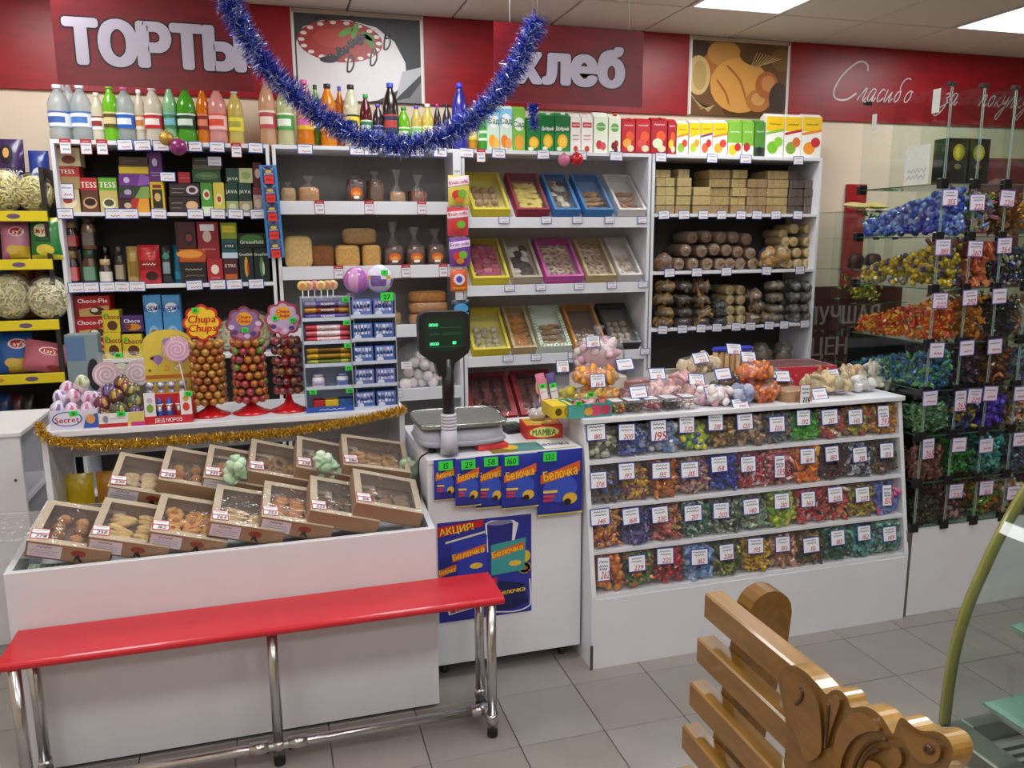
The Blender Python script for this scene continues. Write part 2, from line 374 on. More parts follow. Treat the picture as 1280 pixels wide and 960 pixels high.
CUR = {'п': [(0, 0), (.14, 1), (.1, .3), (.36, 1), (.5, .85), (.46, .1), (.6, 0), (.74, .3)], 'а': [(.52, .9), (.22, 1), (0, .5), (.1, 0), (.35, .1), (.56, .95), (.5, .1), (.65, 0), (.78, .3)], 'с': [(.5, .85), (.25, 1), (0, .5), (.15, 0), (.4, .05), (.6, .3)],
       'и': [(0, 1), (0, .2), (.15, 0), (.45, .8), (.5, 1), (.46, .1), (.6, 0), (.74, .3)], 'б': [(.45, .9), (.15, .8), (.05, .3), (.25, 0), (.48, .3), (.42, .8), (.2, 1.25), (.3, 1.8), (.62, 2.0), (.9, 1.9)], 'о': [(.3, 1), (.05, .7), (.05, .2), (.3, 0), (.52, .4), (.45, .85), (.3, 1), (.62, .85)],
       'з': [(0, .85), (.25, 1), (.4, .75), (.2, .55), (.4, .3), (.25, -.5), (-.2, -1.0), (-.45, -.75), (-.1, -.3), (.55, .2)], 'к': [(.05, 0), (.16, 1), (.1, .45), (.45, 1), (.15, .5), (.5, 0), (.65, .25)], 'у': [(0, 1), (.05, .4), (.25, .3), (.5, 1), (.35, -.3), (.05, -1.1), (-.12, -.7), (.5, .2)]}
for word, x0, h in (('пасибо', 3.87, .08), ('за', 4.58, .078), ('покупку', 4.90, .078)):
    mb = MB(); x = x0
    for ch in word:
        pts = CUR[ch]; q = [(x+(a+b*.42)*h*1.05, 2.555+b*h) for a, b in pts]; mb.stroke(F, bez(q, 30), .0075, SC, 3); x += (max(a for a, _ in pts)+.14)*h*1.05
    put('cursive_word', mb, fp, mats='print')

# cake picture
def picture(x0, x1, label, bg):
    t = tag(put('framed_picture', MB().box(x0, x1, YW-.022, YW-.001, ZF+.005, ZC-.03, bg), mats='card'), label, 'picture')
    f = Fr(((x0+x1)/2, YW-.022, ZF+.005))
    for x in (-(x1-x0)/2, (x1-x0)/2): put('picture_edge', MB().box(f.o.x+x-.006, f.o.x+x+.006, YW-.025, YW-.0221, ZF+.005, ZC-.03, '#efe9e2'), t, mats='print')
    return t, f, (x1-x0), ZC-.035-ZF
t, f, pw, ph = picture(.175, .885, 'printed wall picture of a white cake with red jelly and berries', '#3d3f42'); b = MB()
b.poly(f, [(-.34, 0), (-.34, .30), (-.30, .38), (-.2, .42), (-.05, .43), (.10, .40), (.20, .33), (.26, .22), (.265, .12), (.20, .06), (.10, .01), (.05, 0)], '#e4dfe2', 1)
b.poly(f, [(.20, .02), (.35, .16), (.35, .2), (.24, .17)], '#b9b9bd', 1.2); b.poly(f, [(.16, 0), (.28, .03), (.35, .12), (.35, 0)], '#7b7b80', 1.3)
b.disc(f, -.10, .315, .235, .112, '#a82c25', 2, 24); b.disc(f, -.13, .33, .12, .05, '#b83c30', 2.4, 18)
for i in range(18):
    a = i/18*2*PI; b.disc(f, -.10+.212*math.cos(a), .315+.098*math.sin(a), .018, .010, '#ece2dc', 3, 8)
for i in range(26):
    u = i/25; bx, by = -.15+.16*u+random.uniform(-.022, .022), .225+.11*u+random.uniform(-.016, .016); b.disc(f, bx, by, .017, .014, ('#1c181c', '#2a2228', '#241c20')[i % 3], 4+.05*i, 8); b.disc(f, bx-.004, by+.004, .004, .003, '#8b8494', 4.03+.05*i, 6)
b.disc(f, -.17, .215, .05, .018, '#241a1b', 3.5, 12)
for lx, ly, la in ((-.07, .365, .5), (.05, .35, -.35), (-.02, .375, 1.2), (.06, .325, -.9)): b.poly(f, [(lx+.045*math.cos(k*PI/5)*math.cos(la)-.018*math.sin(k*PI/5)*math.sin(la), ly+.045*math.cos(k*PI/5)*math.sin(la)+.018*math.sin(k*PI/5)*math.cos(la)) for k in range(10)], ('#4f8a2e', '#6aa83a')[int(la > 0)], 3.6)
for cx, cy0 in ((-.05, .20), (.08, .24), (.16, .33), (.17, .39)):
    b.stroke(f, bez([(cx-.02, cy0-.045), (cx-.012, cy0+.02), (cx+.01, cy0+.045), (cx+.018, cy0), (cx, cy0-.04), (cx-.02, cy0-.045)], 24), .010, '#2c2326', 4)
for q in ([(-.24, .42), (-.19, .44), (-.17, .41)], [(-.06, .43), (-.03, .45), (-.02, .42)]): b.stroke(f, bez(q, 8), .01, '#2c2326', 4)
put('picture_print', b, t, mats='print')
# bread picture
t, f, pw, ph = picture(2.605, 3.313, 'printed wall picture of golden bread loaves and buns', '#6b4420'); b = MB()
for cx, cy0, rx, ry, c in ((-.30, .40, .10, .05, '#3a2311'), (-.12, .38, .12, .08, '#c08a45'), (-.18, .30, .10, .09, '#b06c2e'), (.15, .38, .16, .07, '#5a3a17'), (.30, .36, .08, .07, '#7a5420'), (-.30, .24, .085, .12, '#d3b274'), (-.29, .24, .05, .09, '#bb9a5c'),
                           (.0, .19, .215, .17, '#d99b4c'), (-.03, .22, .17, .12, '#e3b165'), (.20, .20, .085, .085, '#b4652b'), (.21, .21, .05, .05, '#cf8c4c'), (.14, .10, .09, .07, '#bb7636'), (.14, .11, .05, .04, '#d39a58'), (.29, .12, .07, .10, '#3d2613'), (.08, .03, .2, .04, '#54330f')):
    b.poly(f, [(max(-.348, min(.348, cx+rx*math.cos(k*PI/10))), max(.002, min(.448, cy0+ry*math.sin(k*PI/10)))) for k in range(20)], c, 1+.5*(cx+1)+abs(cy0)*.3+(rx < .09))
for p in ([(-.10, .31), (.0, .22), (.06, .08)], [(-.17, .22), (-.10, .14), (-.07, .06)]): b.stroke(f, bez(p, 10), [.004]+[.014]*4+[.014]*4+[.004]*3, '#a9682a', 4.5)
for i in range(9): b.stroke(f, [(.06+.012*i, .27+.006*i), (.12+.022*i, .40-.004*i)], .005, '#c7a862', 4)
for i in range(8): b.stroke(f, [(-.35+.01*i, .12-.012*i), (-.22+.006*i, .02+.006*i)], .005, '#cdb27c', 4)
put('picture_print', b, t, mats='print')
# hanging signs
def sign(x0, x1, z0, z1, Y, word, cx, cz, h, label, mw):
    t = tag(put('hanging_sign', MB().box(x0, x1, Y, Y+.006, z0, z1, '#7e0b1b'), mats='red_panel'), label, 'sign')
    f = Fr((0, Y, 0)); b = MB(); [b.text(f, word, cx+.017*math.cos(a*PI/6), cz+.017*math.sin(a*PI/6), h, '#2a0a12', 1.2+.05*a, maxw=mw) for a in range(12)]; [b.text(f, word, cx+.010*math.cos(a*PI/4), cz+.010*math.sin(a*PI/4), h, '#d3cbe0', 3+.05*a, maxw=mw) for a in range(8)]
    put('sign_lettering', b, t, mats='print')
    for x in (x0+.08, x1-.08):
        put('hanging_cord', MB().tube([(x, Y+.003, z1-.005), (x, Y+.003, ZC)], .0015, '#d9d5d0', 5), t, mats='plastic')
sign(-.835, -.038, 2.308, 2.69, 4.0, 'ТОРТЫ', -.427, 2.487, .172, 'dark red hanging sign with the word for cakes in white capitals', .715)
sign(1.09, 1.88, 2.311, 2.682, 4.0, 'хлеб', 1.49, 2.50, .178, 'dark red hanging sign with the word for bread in white letters', .64)
# ================================================================== shelving units against the wall
YS = 4.5
def rack(label, x0, x1, levels, back, lip=0, tilt=0, ztop=2.135, low=.08):
    t = thing('shelving_unit', label, 'shelving', ((x0+x1)/2, YS, 0)); w = (x1-x0)/2; D = YW-.02-YS
    for s in (-1, 1): put('side_panel', MB().box(s*w-(.018 if s > 0 else 0), s*w+(.018 if s < 0 else 0), 0, D, 0, ztop-.02, WHT, .001), t, mats='white_board')
    put('top_panel', MB().box(-w, w, 0, D, ztop-.02, ztop, WHT, .001), t, mats='white_board')
    put('back_panel', MB().box(-w+.018, w-.018, D-.008, D, 0, ztop-.02, back), t, mats='matte')
    for z in levels:
        b = MB().box(-w+.018, w-.018, 0, (D-.012)/math.cos(tilt) if not tilt else .36, -.018, 0, WHT, .001)
        s = put('shelf', b, t, (0, .012 if tilt else 0, z), (tilt, 0, 0), mats='white_board')
        if lip: put('shelf_lip', MB().box(-w+.018, w-.018, -.014, -.0005, z-lip+.012, z+.012, WHT, .001), t, mats='white_board')
    return t
ZA = [.35, .70, 1.05, 1.428, 1.79]; ZB = [.42, .80, 1.165, 1.495, 1.838]; ZCc = [.56, .962, 1.372, 1.755]; ZD = [.40, .745, 1.092, 1.441, 1.788]
TILT = math.radians(40)
rack('white shelving unit with dark back holding tea boxes and coffee jars', -1.003, .012, ZA, '#332d2b')
rack('white shelving unit with grey back holding loaves of bread', .026, 1.022, ZB, '#85817f', lip=.07)
rack('white shelving unit with sloping shelves of boxed biscuits', 1.03, 2.183, ZCc, '#bdb9ba', lip=.06, tilt=TILT)
rack('white shelving unit with dark back stacked with biscuit packs', 2.192, 3.37, ZD, '#3e3835')
# crisp rack at the far left
t = thing('crisp_rack', 'dark wire crisp rack with yellow shelf edges beside the tea shelves', 'rack', (-1.35, 4.45, 0))
for x in (-.36, .29): put('upright', MB().box(x, x+.02, .03, .37, 0, 2.0, '#2b2725'), t, mats='plastic')
put('back_panel', MB().box(-.36, .31, .36, .38, .1, 2.0, '#3a332e'), t, mats='matte')
ZR = [.63, 1.0, 1.265, 1.56, 1.79]
for z in ZR:
    s = put('shelf', MB().box(-.34, .29, .01, .36, z-.025, z-.005, '#5a5148'), t, mats='matte')
    b = MB().box(-.36, .315, -.003, .01, z-.045, z+.004, '#e5cf1d', .001)
    f = Fr((0, -.003, z-.021))
    for x in (-.25, -.13, .02, .17): b.disc(f, x, 0, .03, .012, '#c9a12b' if x in (-.25, .02) else '#5b5a86', 1, 10); b.scrib(f, x-.02, x+.02, 0, .008, '#b5301d', 2, 6)
    put('price_rail', b, s, mats='print')
# ================================================================== counters
t = thing('display_bin', 'long white open-topped counter full of boxed biscuits behind red bench', 'counter', (-.175, 2.60, 0))
X0, X1 = -.652, .657
put('front_panel', MB().box(X0, X1, 0, .02, 0.016, .676, WHT, .002), t, mats='white_board')
for x in (X0, X1-.02): put('side_panel', MB().prism(Fr((x, 0, 0), (0, 1, 0), (0, 0, 1)), [(.0205, .016), (.53, .016), (.53, .735), (.0205, .675)], .02, WHT), t, mats='white_board')
put('back_panel', MB().box(X0+.02, X1-.02, .51, .53, .016, .70, WHT), t, mats='white_board')
put('bottom_board', MB().add([(X0+.021, .021, .50), (X1-.021, .021, .50), (X1-.021, .509, .62), (X0+.021, .509, .62), (X0+.021, .021, .52), (X1-.021, .021, .52), (X1-.021, .509, .64), (X0+.021, .509, .64)], [(3, 2, 1, 0), (4, 5, 6, 7), (0, 1, 5, 4), (1, 2, 6, 5), (2, 3, 7, 6), (3, 0, 4, 7)], WHT), t, mats='white_board')
for x in (X0+.1, X1-.14):
    for y in (.06, .44): put('foot', MB().box(x, x+.04, y, y+.04, 0, .016, '#3c3836'), t, mats='plastic')
t = thing('display_table', 'white display table edged with gold tinsel and crowded with sweets', 'table', (-.18, 3.15, 0))
for x in (-.65, .63): put('side_panel', MB().box(x, x+.02, 0, .36, 0, .96, WHT, .001), t, mats='white_board')
put('table_top', MB().box(-.655, .655, -.005, .37, .96, .982, WHT, .002), t, mats='white_board')
put('back_rail', MB().box(-.63, .63, .34, .355, .80, .96, WHT), t, mats='white_board'); put('lower_shelf', MB().box(-.63, .63, .02, .34, .45, .47, WHT), t, mats='white_board')
ZT = .982
t = thing('side_counter', 'white counter with open end shelf standing beside the crisp rack', 'counter', (-1.45, 3.58, 0))
put('counter_top', MB().box(-.45, .44, -.01, .47, .88, .9, '#ece9ea', .003), t, mats='white_board')
put('front_panel', MB().box(-.43, .43, 0, .018, 0, .88, WHT), t, mats='white_board'); put('back_panel', MB().box(-.43, .43, .44, .458, 0, .88, WHT), t, mats='white_board')
put('side_panel', MB().box(-.43, -.412, .018, .44, 0, .88, WHT), t, mats='white_board')
for z in (.12, .60): put('shelf', MB().box(-.41, .43, .018, .44, z, z+.018, WHT), t, mats='white_board')
put('screw_cap', MB().lathe([(.006, 0), (.006, .002), (0, .003)], 8, '#5a4a40', o=(0, 0, 0)), t, (.40, -.0, .70), (PI/2, 0, 0), mats='plastic')
# white chest with the scale
t = thing('counter_chest', 'white chest counter on castors carrying the scale with nut packets', 'counter', (.787, 2.775, 0)); CZ = .870
put('body', MB().box(-.298, .298, 0, .56, .06, CZ-.02, WHT, .002), t, mats='white_board')
put('worktop', MB().box(-.298, .298, -.003, .565, CZ-.02, CZ, '#e4e2e6', .002), t, mats='white_board')
for x in (-.24, .24):
    for y in (.06, .50):
        c = put('castor', MB().lathe([(.012, .028), (.018, .0605)], 8, '#777777').lathe([(.0, -.012), (.022, -.012), (.026, -.006), (.026, .006), (.022, .012), (0, .012)], 14, '#2b2b2b'), t, (x, y, 0), mats='rubber')
        for v in c.data.vertices[16:]:
            v.co = Vector((v.co.z, v.co.x, v.co.y+.026))
# slanted sweets counter
NX = 11; CX1, CX2 = 1.095, 2.562
def yf(z): return 2.682 if z <= .30 else 2.682+(z-.30)*.11/.67      # leaning front
t = thing('sweets_counter', 'white counter with slanted front of four rows of loose wrapped sweets', 'counter', (1.83, 2.68, 0)); OX, OY = 1.83, 2.68
prof = [(0.002, 0), (.002, .30), (.112, .955), (.60, .955), (.60, 0)]
for x in (CX1, CX2-.018): put('side_panel', MB().prism(Fr((x-OX, 0, 0), (0, 1, 0), (0, 0, 1)), prof, .018, WHT), t, mats='white_board')
put('base_panel', MB().box(CX1+.018-OX, CX2-.018-OX, .002, .02, 0, .285, WHT), t, mats='white_board')
put('corner_guard', MB().box(CX1-OX-.004, CX1-OX+.006, -.003, .002, .0, .10, '#6a5d50'), t, mats='dull_steel')
put('worktop', MB().box(CX1-.004-OX, CX2+.004-OX, .095, .61, .955, .975, WHT, .002), t, mats='white_board'); ZK = .975
put('back_panel', MB().box(CX1+.018-OX, CX2-.018-OX, .585, .60, 0, .955, '#3f3b3c'), t, mats='matte')
SZ = [.30, .468, .638, .81, .955]
for k in range(4):
    y = yf(SZ[k])-OY; s = put('shelf', MB().box(CX1+.018-OX, CX2-.018-OX, y+.004, .585, SZ[k]-.014, SZ[k], WHT), t, mats='white_board')
    put('inner_back', MB().box(CX1+.018-OX, CX2-.018-OX, y+.20, y+.205, SZ[k], SZ[k+1]-.015, '#2f3034'), s, mats='matte')
    a0, a1 = yf(SZ[k])-OY+.003, yf(SZ[k+1]-.014)-OY+.003
    b = MB().add([(CX1+.019-OX, a0, SZ[k]), (CX2-.019-OX, a0, SZ[k]), (CX2-.019-OX, a1, SZ[k+1]-.016), (CX1+.019-OX, a1, SZ[k+1]-.016)], [(0, 1, 2, 3)], '#ffffff')
    put('front_pane', b, t, mats='clear_plastic')
    for i in range(1, NX):
        x = CX1+.018+(CX2-CX1-.036)*i/NX-OX
        put('divider_pane', MB().add([(x, a0+.004, SZ[k]), (x, a0+.19, SZ[k]), (x, a0+.19, SZ[k+1]-.03), (x, a1+.004, SZ[k+1]-.03)], [(0, 1, 2, 3)], '#ffffff'), s, mats='clear_plastic')
# ================================================================== red bench
t = thing('bench', 'long red bench seat on chromed tube legs before the display bin', 'bench', (-.07, 2.48, 0))
pts = []
for a in range(0, 181, 30): pts.append((-.102+.012*math.cos(math.radians(90+a)), .487+.012*math.sin(math.radians(90+a))))
pts = pts+[(.102+.012*math.cos(math.radians(-90+a)), .487+.012*math.sin(math.radians(-90+a))) for a in range(0, 181, 30)]
put('seat', MB().prism(Fr((-.73, 0, 0), (0, 1, 0), (0, 0, 1)), pts, 1.462, '#c61c2b'), t, mats='red_seat')
def leg(x, y, z0=0):
    l = put('leg', MB().tube([(x, y, .03+z0), (x, y, .476)], .0165, '#c9c9cb', 14), t, mats='steel')
    put('rubber_foot', MB().lathe([(.013, 0), (.018, .004), (.018, .028), (.016, .032)], 12, '#1b1a1a'), l, (x, y, z0), mats='rubber')
    put('collar', MB().lathe([(.0205, .05), (.0205, .085)], 12, '#c4c4c6', o=(x, y, z0)), l, mats='steel')
for x in (-.69, .69): leg(x, -.095); leg(x, .07); put('side_bar', MB().tube([(x, -.095, .067), (x, .07, .067)], .013, '#c9c9cb', 12), t, mats='steel')
leg(0, -.04)
put('rail', MB().tube([(-.69, -.04, .067), (.69, -.04, .067)], .0155, '#d0d0d2', 14), t, mats='steel')
for x in (-.06, .06, -.66, .66): put('pipe_fitting', MB().tube([(x-.03, -.04, .067), (x+.03, -.04, .067)], .021, '#c4c4c6', 12), t, mats='steel')
for x in (-.69, .69): put('tee_fitting', MB().tube([(x, -.075, .067), (x, -.005, .067)], .02, '#c4c4c6', 12), t, mats='steel')
# ================================================================== carved wooden bench
WD, WDL = '#8f682e', '#a17a3a'
t = thing('wooden_bench', 'varnished wooden bench with slatted back and carved leaf crest', 'bench', (.87, 1.1, 0))
for i in range(6):
    x = -.0147*i; z = .883-.104*i
    put('slat', MB().box(x, x+.045, -.62, .38, z-.06, z, WD, .004), t, mats='wood')
for y in (-.45, .30):
    pr = [(.0, 0), (.055, 0), (.06, .45), (.13, .80), (.135, .86)]+[(.083+.052*math.cos(math.radians(a)), .868+.052*math.sin(math.radians(a))) for a in range(0, 181, 20)]+[(.031, .85), (-.03, .45), (-.05, 0)]
    put('back_post', MB().prism(Fr((.012, y-.03, 0), (1, 0, 0), (0, 0, 1)), [(a+.0, b) for a, b in pr][:], -.05, '#7d5724'), t, mats='wood')
    put('front_leg', MB().box(-.52, -.46, y-.03, y+.03, 0, .40, WD, .004), t, mats='wood'); put('seat_bearer', MB().box(-.55, -.02, y-.025, y+.025, .35, .40, WD, .003), t, mats='wood')
for i in range(5): put('seat_slat', MB().box(-.56+.1*i, -.48+.1*i, -.62, .38, .401, .43, WD, .004), t, mats='wood')
out = [(972, 846), (978, 836), (987, 832), (997, 834), (1008, 841), (1018, 851), (1027, 861), (1033, 868), (1038, 864), (1046, 862), (1054, 866), (1060, 874), (1063, 884), (1070, 884), (1080, 883), (1091, 887), (1101, 895), (1109, 906), (1116, 918), (1121, 905), (1126, 897), (1134, 901), (1143, 909), (1154, 914), (1168, 914), (1179, 918), (1187, 926), (1191, 938), (1189, 952), (1182, 964), (1170, 975), (1165, 1000), (1172, 1030), (1120, 1050), (1060, 1040), (1010, 1020), (985, 985), (980, 950), (984, 915), (977, 875)]
XP = .835
def crest(pp): return [(-(q.y-1.1), q.z) for q in (pX(a, b, XP) for a, b in pp)]
fc = Fr((XP-.87, 0, 0), (0, -1, 0), (0, 0, 1))
cr = put('carved_crest', MB().prism(fc, crest([tuple(q) for q in bez(out, 110)]), -.034, '#7f5a25', WDL), t, mats='wood')  # lighter edge colour paints the light on the crest's top side
leaves = [[(982, 848), (990, 840), (1004, 846), (1016, 858), (1026, 876), (1030, 900), (1030, 940), (1012, 950), (1002, 925), (992, 900), (986, 875)], [(1040, 870), (1048, 868), (1054, 876), (1050, 892), (1042, 915), (1036, 935), (1036, 900)],
          [(1066, 892), (1080, 890), (1094, 898), (1104, 912), (1088, 914), (1070, 924), (1058, 945), (1052, 970), (1046, 950), (1050, 915)], [(1128, 904), (1142, 914), (1158, 921), (1172, 924), (1180, 934), (1178, 948), (1166, 954), (1150, 948), (1138, 930)],
          [(1075, 960), (1090, 950), (1104, 955), (1110, 970), (1098, 985), (1080, 985)], [(1118, 935), (1128, 935), (1132, 950), (1124, 962), (1114, 955)], [(1000, 965), (1012, 960), (1020, 975), (1014, 995), (1002, 990)]]
for lf in leaves:
    lo = put('carved_leaf', MB().prism(fc, crest([tuple(q) for q in bez(lf+lf[:1], 40)][:-1]), .007, '#8b632a', '#5f3f16'), cr, mats='wood')  # darker leaf sides paint the shade in the grooves
for pth in ([(1108, 925), (1092, 926), (1078, 938), (1068, 958), (1062, 985)], [(1100, 938), (1090, 940), (1080, 950), (1074, 968)], [(1000, 858), (1003, 868), (1000, 876), (994, 880)], [(1036, 880), (1034, 905), (1032, 935)]):
    P3 = [pX(a, b, XP-.008)-Vector((.87, 1.1, 0)) for a, b in bez(pth, 12)]
    put('carved_line', MB().tube(P3, .003, '#4a2f10', 6), cr, mats='wood')  # dark tubes paint the shade of carved grooves
P3 = [pX(1160+6*math.cos(a*.7)*(1-a/14), 936+6*math.sin(a*.7)*(1-a/14), XP-.009)-Vector((.87, 1.1, 0)) for a in range(12)]
put('carved_line', MB().tube(P3, .003, '#4a2f10', 6), cr, mats='wood')
# ================================================================== curved glass showcase
t = thing('showcase', 'curved glass refrigerated showcase with empty glass shelves beside the wooden bench', 'showcase', (1.9, .9, 0)); OX, OY = 1.9, .9
put('cabinet_base', MB().box(1.56-OX, 2.4-OX, .2-OY, 1.46-OY, 0, .40, '#cfcdc8', .004), t, mats='plastic')
put('sill', MB().box(1.525-OX, 1.60-OX, .2-OY, 1.46-OY, .40, .452, '#8d9187', .004), t, mats='dull_steel'); put('end_sill', MB().box(1.60-OX, 2.4-OX, 1.42-OY, 1.46-OY, .40, .452, '#8d9187', .003), t, mats='dull_steel')
for i in range(44):
    y = .24+.026*i; put('grille_slat', MB().box(1.62-OX, 2.36-OX, y-OY, y+.013-OY, .41, .43, '#b5b8ae'), t, mats='dull_steel')
curve = [(1.527, .457), (1.528, .54), (1.533, .618), (1.542, .68), (1.556, .740), (1.576, .80), (1.602, .859), (1.629, .918), (1.660, .975), (1.711, 1.055), (1.78, 1.13), (1.87, 1.19), (1.98, 1.22), (2.1, 1.23)]
cv = [Vector((p.x, p.y)) for p in bez(curve, 52)]
b = MB(); vs = [(p.x-OX, 1.45-OY, p.y) for p in cv]+[(2.38-OX, 1.45-OY, 1.23), (2.38-OX, 1.45-OY, .457)]
b.add(vs, [list(range(len(vs)))], '#ffffff'); eg = put('end_glass', b, t, mats='glass')
b = MB(); n = len(cv)
for s, (ya, yb) in enumerate(((1.444, 1.456),)):
    vv = []
    for i, p in enumerate(cv):
        tg = (cv[min(i+1, n-1)]-cv[max(i-1, 0)]).normalized(); nn = Vector((tg.y, -tg.x))*.027
        vv += [(p.x-OX, ya-OY, p.y), (p.x-OX, yb-OY, p.y), (p.x+nn.x-OX, yb-OY, p.y+nn.y), (p.x+nn.x-OX, ya-OY, p.y+nn.y)]
    b.add(vv, [(4*i+j, 4*i+(j+1) % 4, 4*i+4+(j+1) % 4, 4*i+4+j) for i in range(n-1) for j in range(4)], '#8c8a48', True)
put('glass_edge', b, eg, mats='glass_edge')
b = MB(); vv = []
for p in cv: vv += [(p.x-.002-OX, .22-OY, p.y), (p.x-.002-OX, 1.444-OY, p.y)]
b.add(vv, [(2*i, 2*i+1, 2*i+3, 2*i+2) for i in range(n-1)], '#ffffff', True); put('curved_glass', b, t, mats='glass')
for x0, z, dx in ((1.508, .593, .7), (1.562, .777, .6)):
    s = put('glass_shelf', MB().box(x0-OX, x0+dx-OX, .24-OY, 1.32-OY, z-.004, z+.003, '#6f9484'), t, mats='glass_edge')
    put('shelf_frame', MB().add([(x0+.0-OX, .24-OY, z-.005), (x0-OX, 1.32-OY, z-.005), (x0+.06-OX, 1.32-OY, z-.055), (x0+.06-OX, .24-OY, z-.055), (x0+dx-OX, 1.32-OY, z-.005), (x0+dx-OX, 1.32-OY, z-.055), (x0+dx-OX, .24-OY, z-.005), (x0+dx-OX, .24-OY, z-.055)], [(0, 1, 2, 3), (1, 4, 5, 2), (0, 3, 7, 6), (3, 2, 5, 7), (0, 6, 4, 1)], '#c7cabd'), s, mats='plastic')
    put('shelf_post', MB().box(x0+dx-.03-OX, x0+dx-OX, 1.25-OY, 1.28-OY, .43, z-.055, '#b5b8ae'), s, mats='dull_steel')
# ================================================================== product builders
GRY = '#8a8a8e'
def card(c, w, h, price='', label='', border='#33479f', rot=(0, 0, 0), group=None, ink='#c0263c', top=None, lines=2, ps=.34, name='price_card', bg='#eeeef4', parent=None):
    """small price card, local frame faces -Y, origin at its bottom centre"""
    b = MB().box(-w/2, w/2, -.0012, 0, 0, h, border); f = Fr((0, -.0012, 0))
    e = .05*w if border != bg else 0
    b.rect(f, -w/2+e, w/2-e, e, h-e, bg, .5)
    o = put(name, b, parent, c, rot, mats='card')
    if not parent: tag(o, label, 'price card', group)
    p = MB()
    if top: p.rect(f, -w/2+e, w/2-e, h*.74, h-e, top, 1); p.scrib(f, -w*.3, w*.3, h*.85, h*.08, '#f4e6e6', 2, 7)
    if price:
        ys = [.80, .62, .5][:lines] if lines else []
        for y in ys: p.scrib(f, -w*.36+random.uniform(0, .1)*w, w*.36-random.uniform(0, .12)*w, h*(y-(.14 if top else 0)), h*.11, '#1b1e46', 2, random.choice((8, 10, 11)))
        p.text(f, price, w*.06, h*.26, h*ps, ink, 2.5, bold=0 if ink != '#15151a' else 1, shear=.22, maxw=w*.7)
    else:
        p.scrib(f, -w*.34, w*.30, h*(.6 if top else .72), h*.12, '#1b1e46', 2, 9); p.scrib(f, -w*.2, w*.34, h*.3, h*.16, ink, 2, 6)
    put('handwriting', p, o, mats='ink'); return o
def bluecards(pxs, Y, Z, label, group, w=.078, h=.052, red=()):
    for i, q in enumerate(pxs):
        x = sx(q, Y, Z)
        if q in red: card((x, Y-.002, Z-.068), .05, .072, '', label.replace('blue-bordered', 'red-topped'), '#b53a48', group=group+' red', top='#b2212e', ink='#1b1e46')
        else: card((x, Y-.002, Z-.045), w*random.uniform(.92, 1.06), h, '', label, group=group, rot=(0, random.uniform(-.05, .05), 0))
def grn(c, txt, parent, rot=(0, 0, 0), w=.028, h=.018):
    return card(c, w, h, '', border='#3be04a', bg='#3be04a', rot=rot, name='green_price_sticker', parent=parent) if not txt else _grn(c, txt, parent, rot, w, h)
def _grn(c, txt, parent, rot, w, h):
    o = put('green_price_sticker', MB().box(-w/2, w/2, -.001, 0, 0, h, '#3be04a'), parent, c, rot, mats='card')
    put('sticker_figures', MB().text(Fr((0, -.001, 0)), txt, 0, h*.5, h*.6, '#10301a', 1.5, maxw=w*.85), o, mats='ink'); return o
def pk(x0, x1, yb, yt, Yf, dep, c, spec, label, cat='box', z0=None, group=None, name='packet', m='card'):
    xm = (x0+x1)/2
    for _ in range(2):
        zb = z0 if z0 is not None else sz(yb, sx(xm, Yf, H), Yf); zt = sz(yt, sx(xm, Yf, zb), Yf)
    A, B = sx(x0, Yf, (zb+zt)/2), sx(x1, Yf, (zb+zt)/2); w = B-A-.002; h = max(.01, zt-zb-.0005)
    o = tag(put(name, MB().box(-w/2, w/2, 0, dep, 0, h, c, .0025), loc=((A+B)/2, Yf, zb+.0004), mats=m), label, cat, group)
    if spec: put('printed_front', prints(MB(), Fr((0, 0, 0)), w, h, spec), o, mats='print')
    return zb+h+.0008
def stack(x0, x1, Yf, dep, z, items, cat='box', name='tea_box'):
    for yt, c, spec, label in items: z = pk(x0, x1, 0, yt, Yf, dep, c, spec, label, cat, z, name=name)
    return z
def pillow(w, h, d, pw=2.6):
    def fn(a, b, hh, side=-1):
        u, v = min(1, abs(2*a/w)), min(1, abs(2*b/h-1))
        t = ((1-u**pw)*(1-v**pw))**.6
        return Vector((a*(1-.06*t), side*(d/2*t+hh), b))
    return fn
def pouch_mesh(w, h, d, c, crimp=None, nx=8, ny=9):
    fn = pillow(w, h, d); b = MB()
    for s in (-1, 1):
        vs = []; fs = []; cs = []
        for j in range(ny+1):
            for i in range(nx+1):
                z = h*j/ny; p = fn(-w/2+w*i/nx, z, 0, s); vs.append((p.x, p.y, p.z+.0))
        for j in range(ny):
            for i in range(nx):
                q = (j*(nx+1)+i, j*(nx+1)+i+1, (j+1)*(nx+1)+i+1, (j+1)*(nx+1)+i)
                fs.append(q if s < 0 else q[::-1]); cs.append((crimp or c) if j in (0, ny-1) else c)
        b.add(vs, fs, cs, True)
    return b
def pouch(name, label, cat, loc, w, h, d, c, spec, rot=(0, 0, 0), group=None, crimp=None, m='pouch'):
    o = tag(put(name, pouch_mesh(w, h, d, c, crimp), loc=loc, rot=rot, mats=m), label, cat, group)
    if spec: put('printed_front', prints(MB(), FnFr(lambda a, b, hh, f=pillow(w, h, d): f(a, b, hh+.0012)), w, h, spec), o, mats='print')
    return o
def lumpy(rx, ry, rz, noise=.05, n=14, m=9, flat=True, e=.9):
    b = MB(); b.ell(0, 0, rz, rx, ry, rz, '#ffffff', n, m, e, noise)
    if flat: b.v = [(x, y, max(z, 0)) for x, y, z in b.v]
    return b
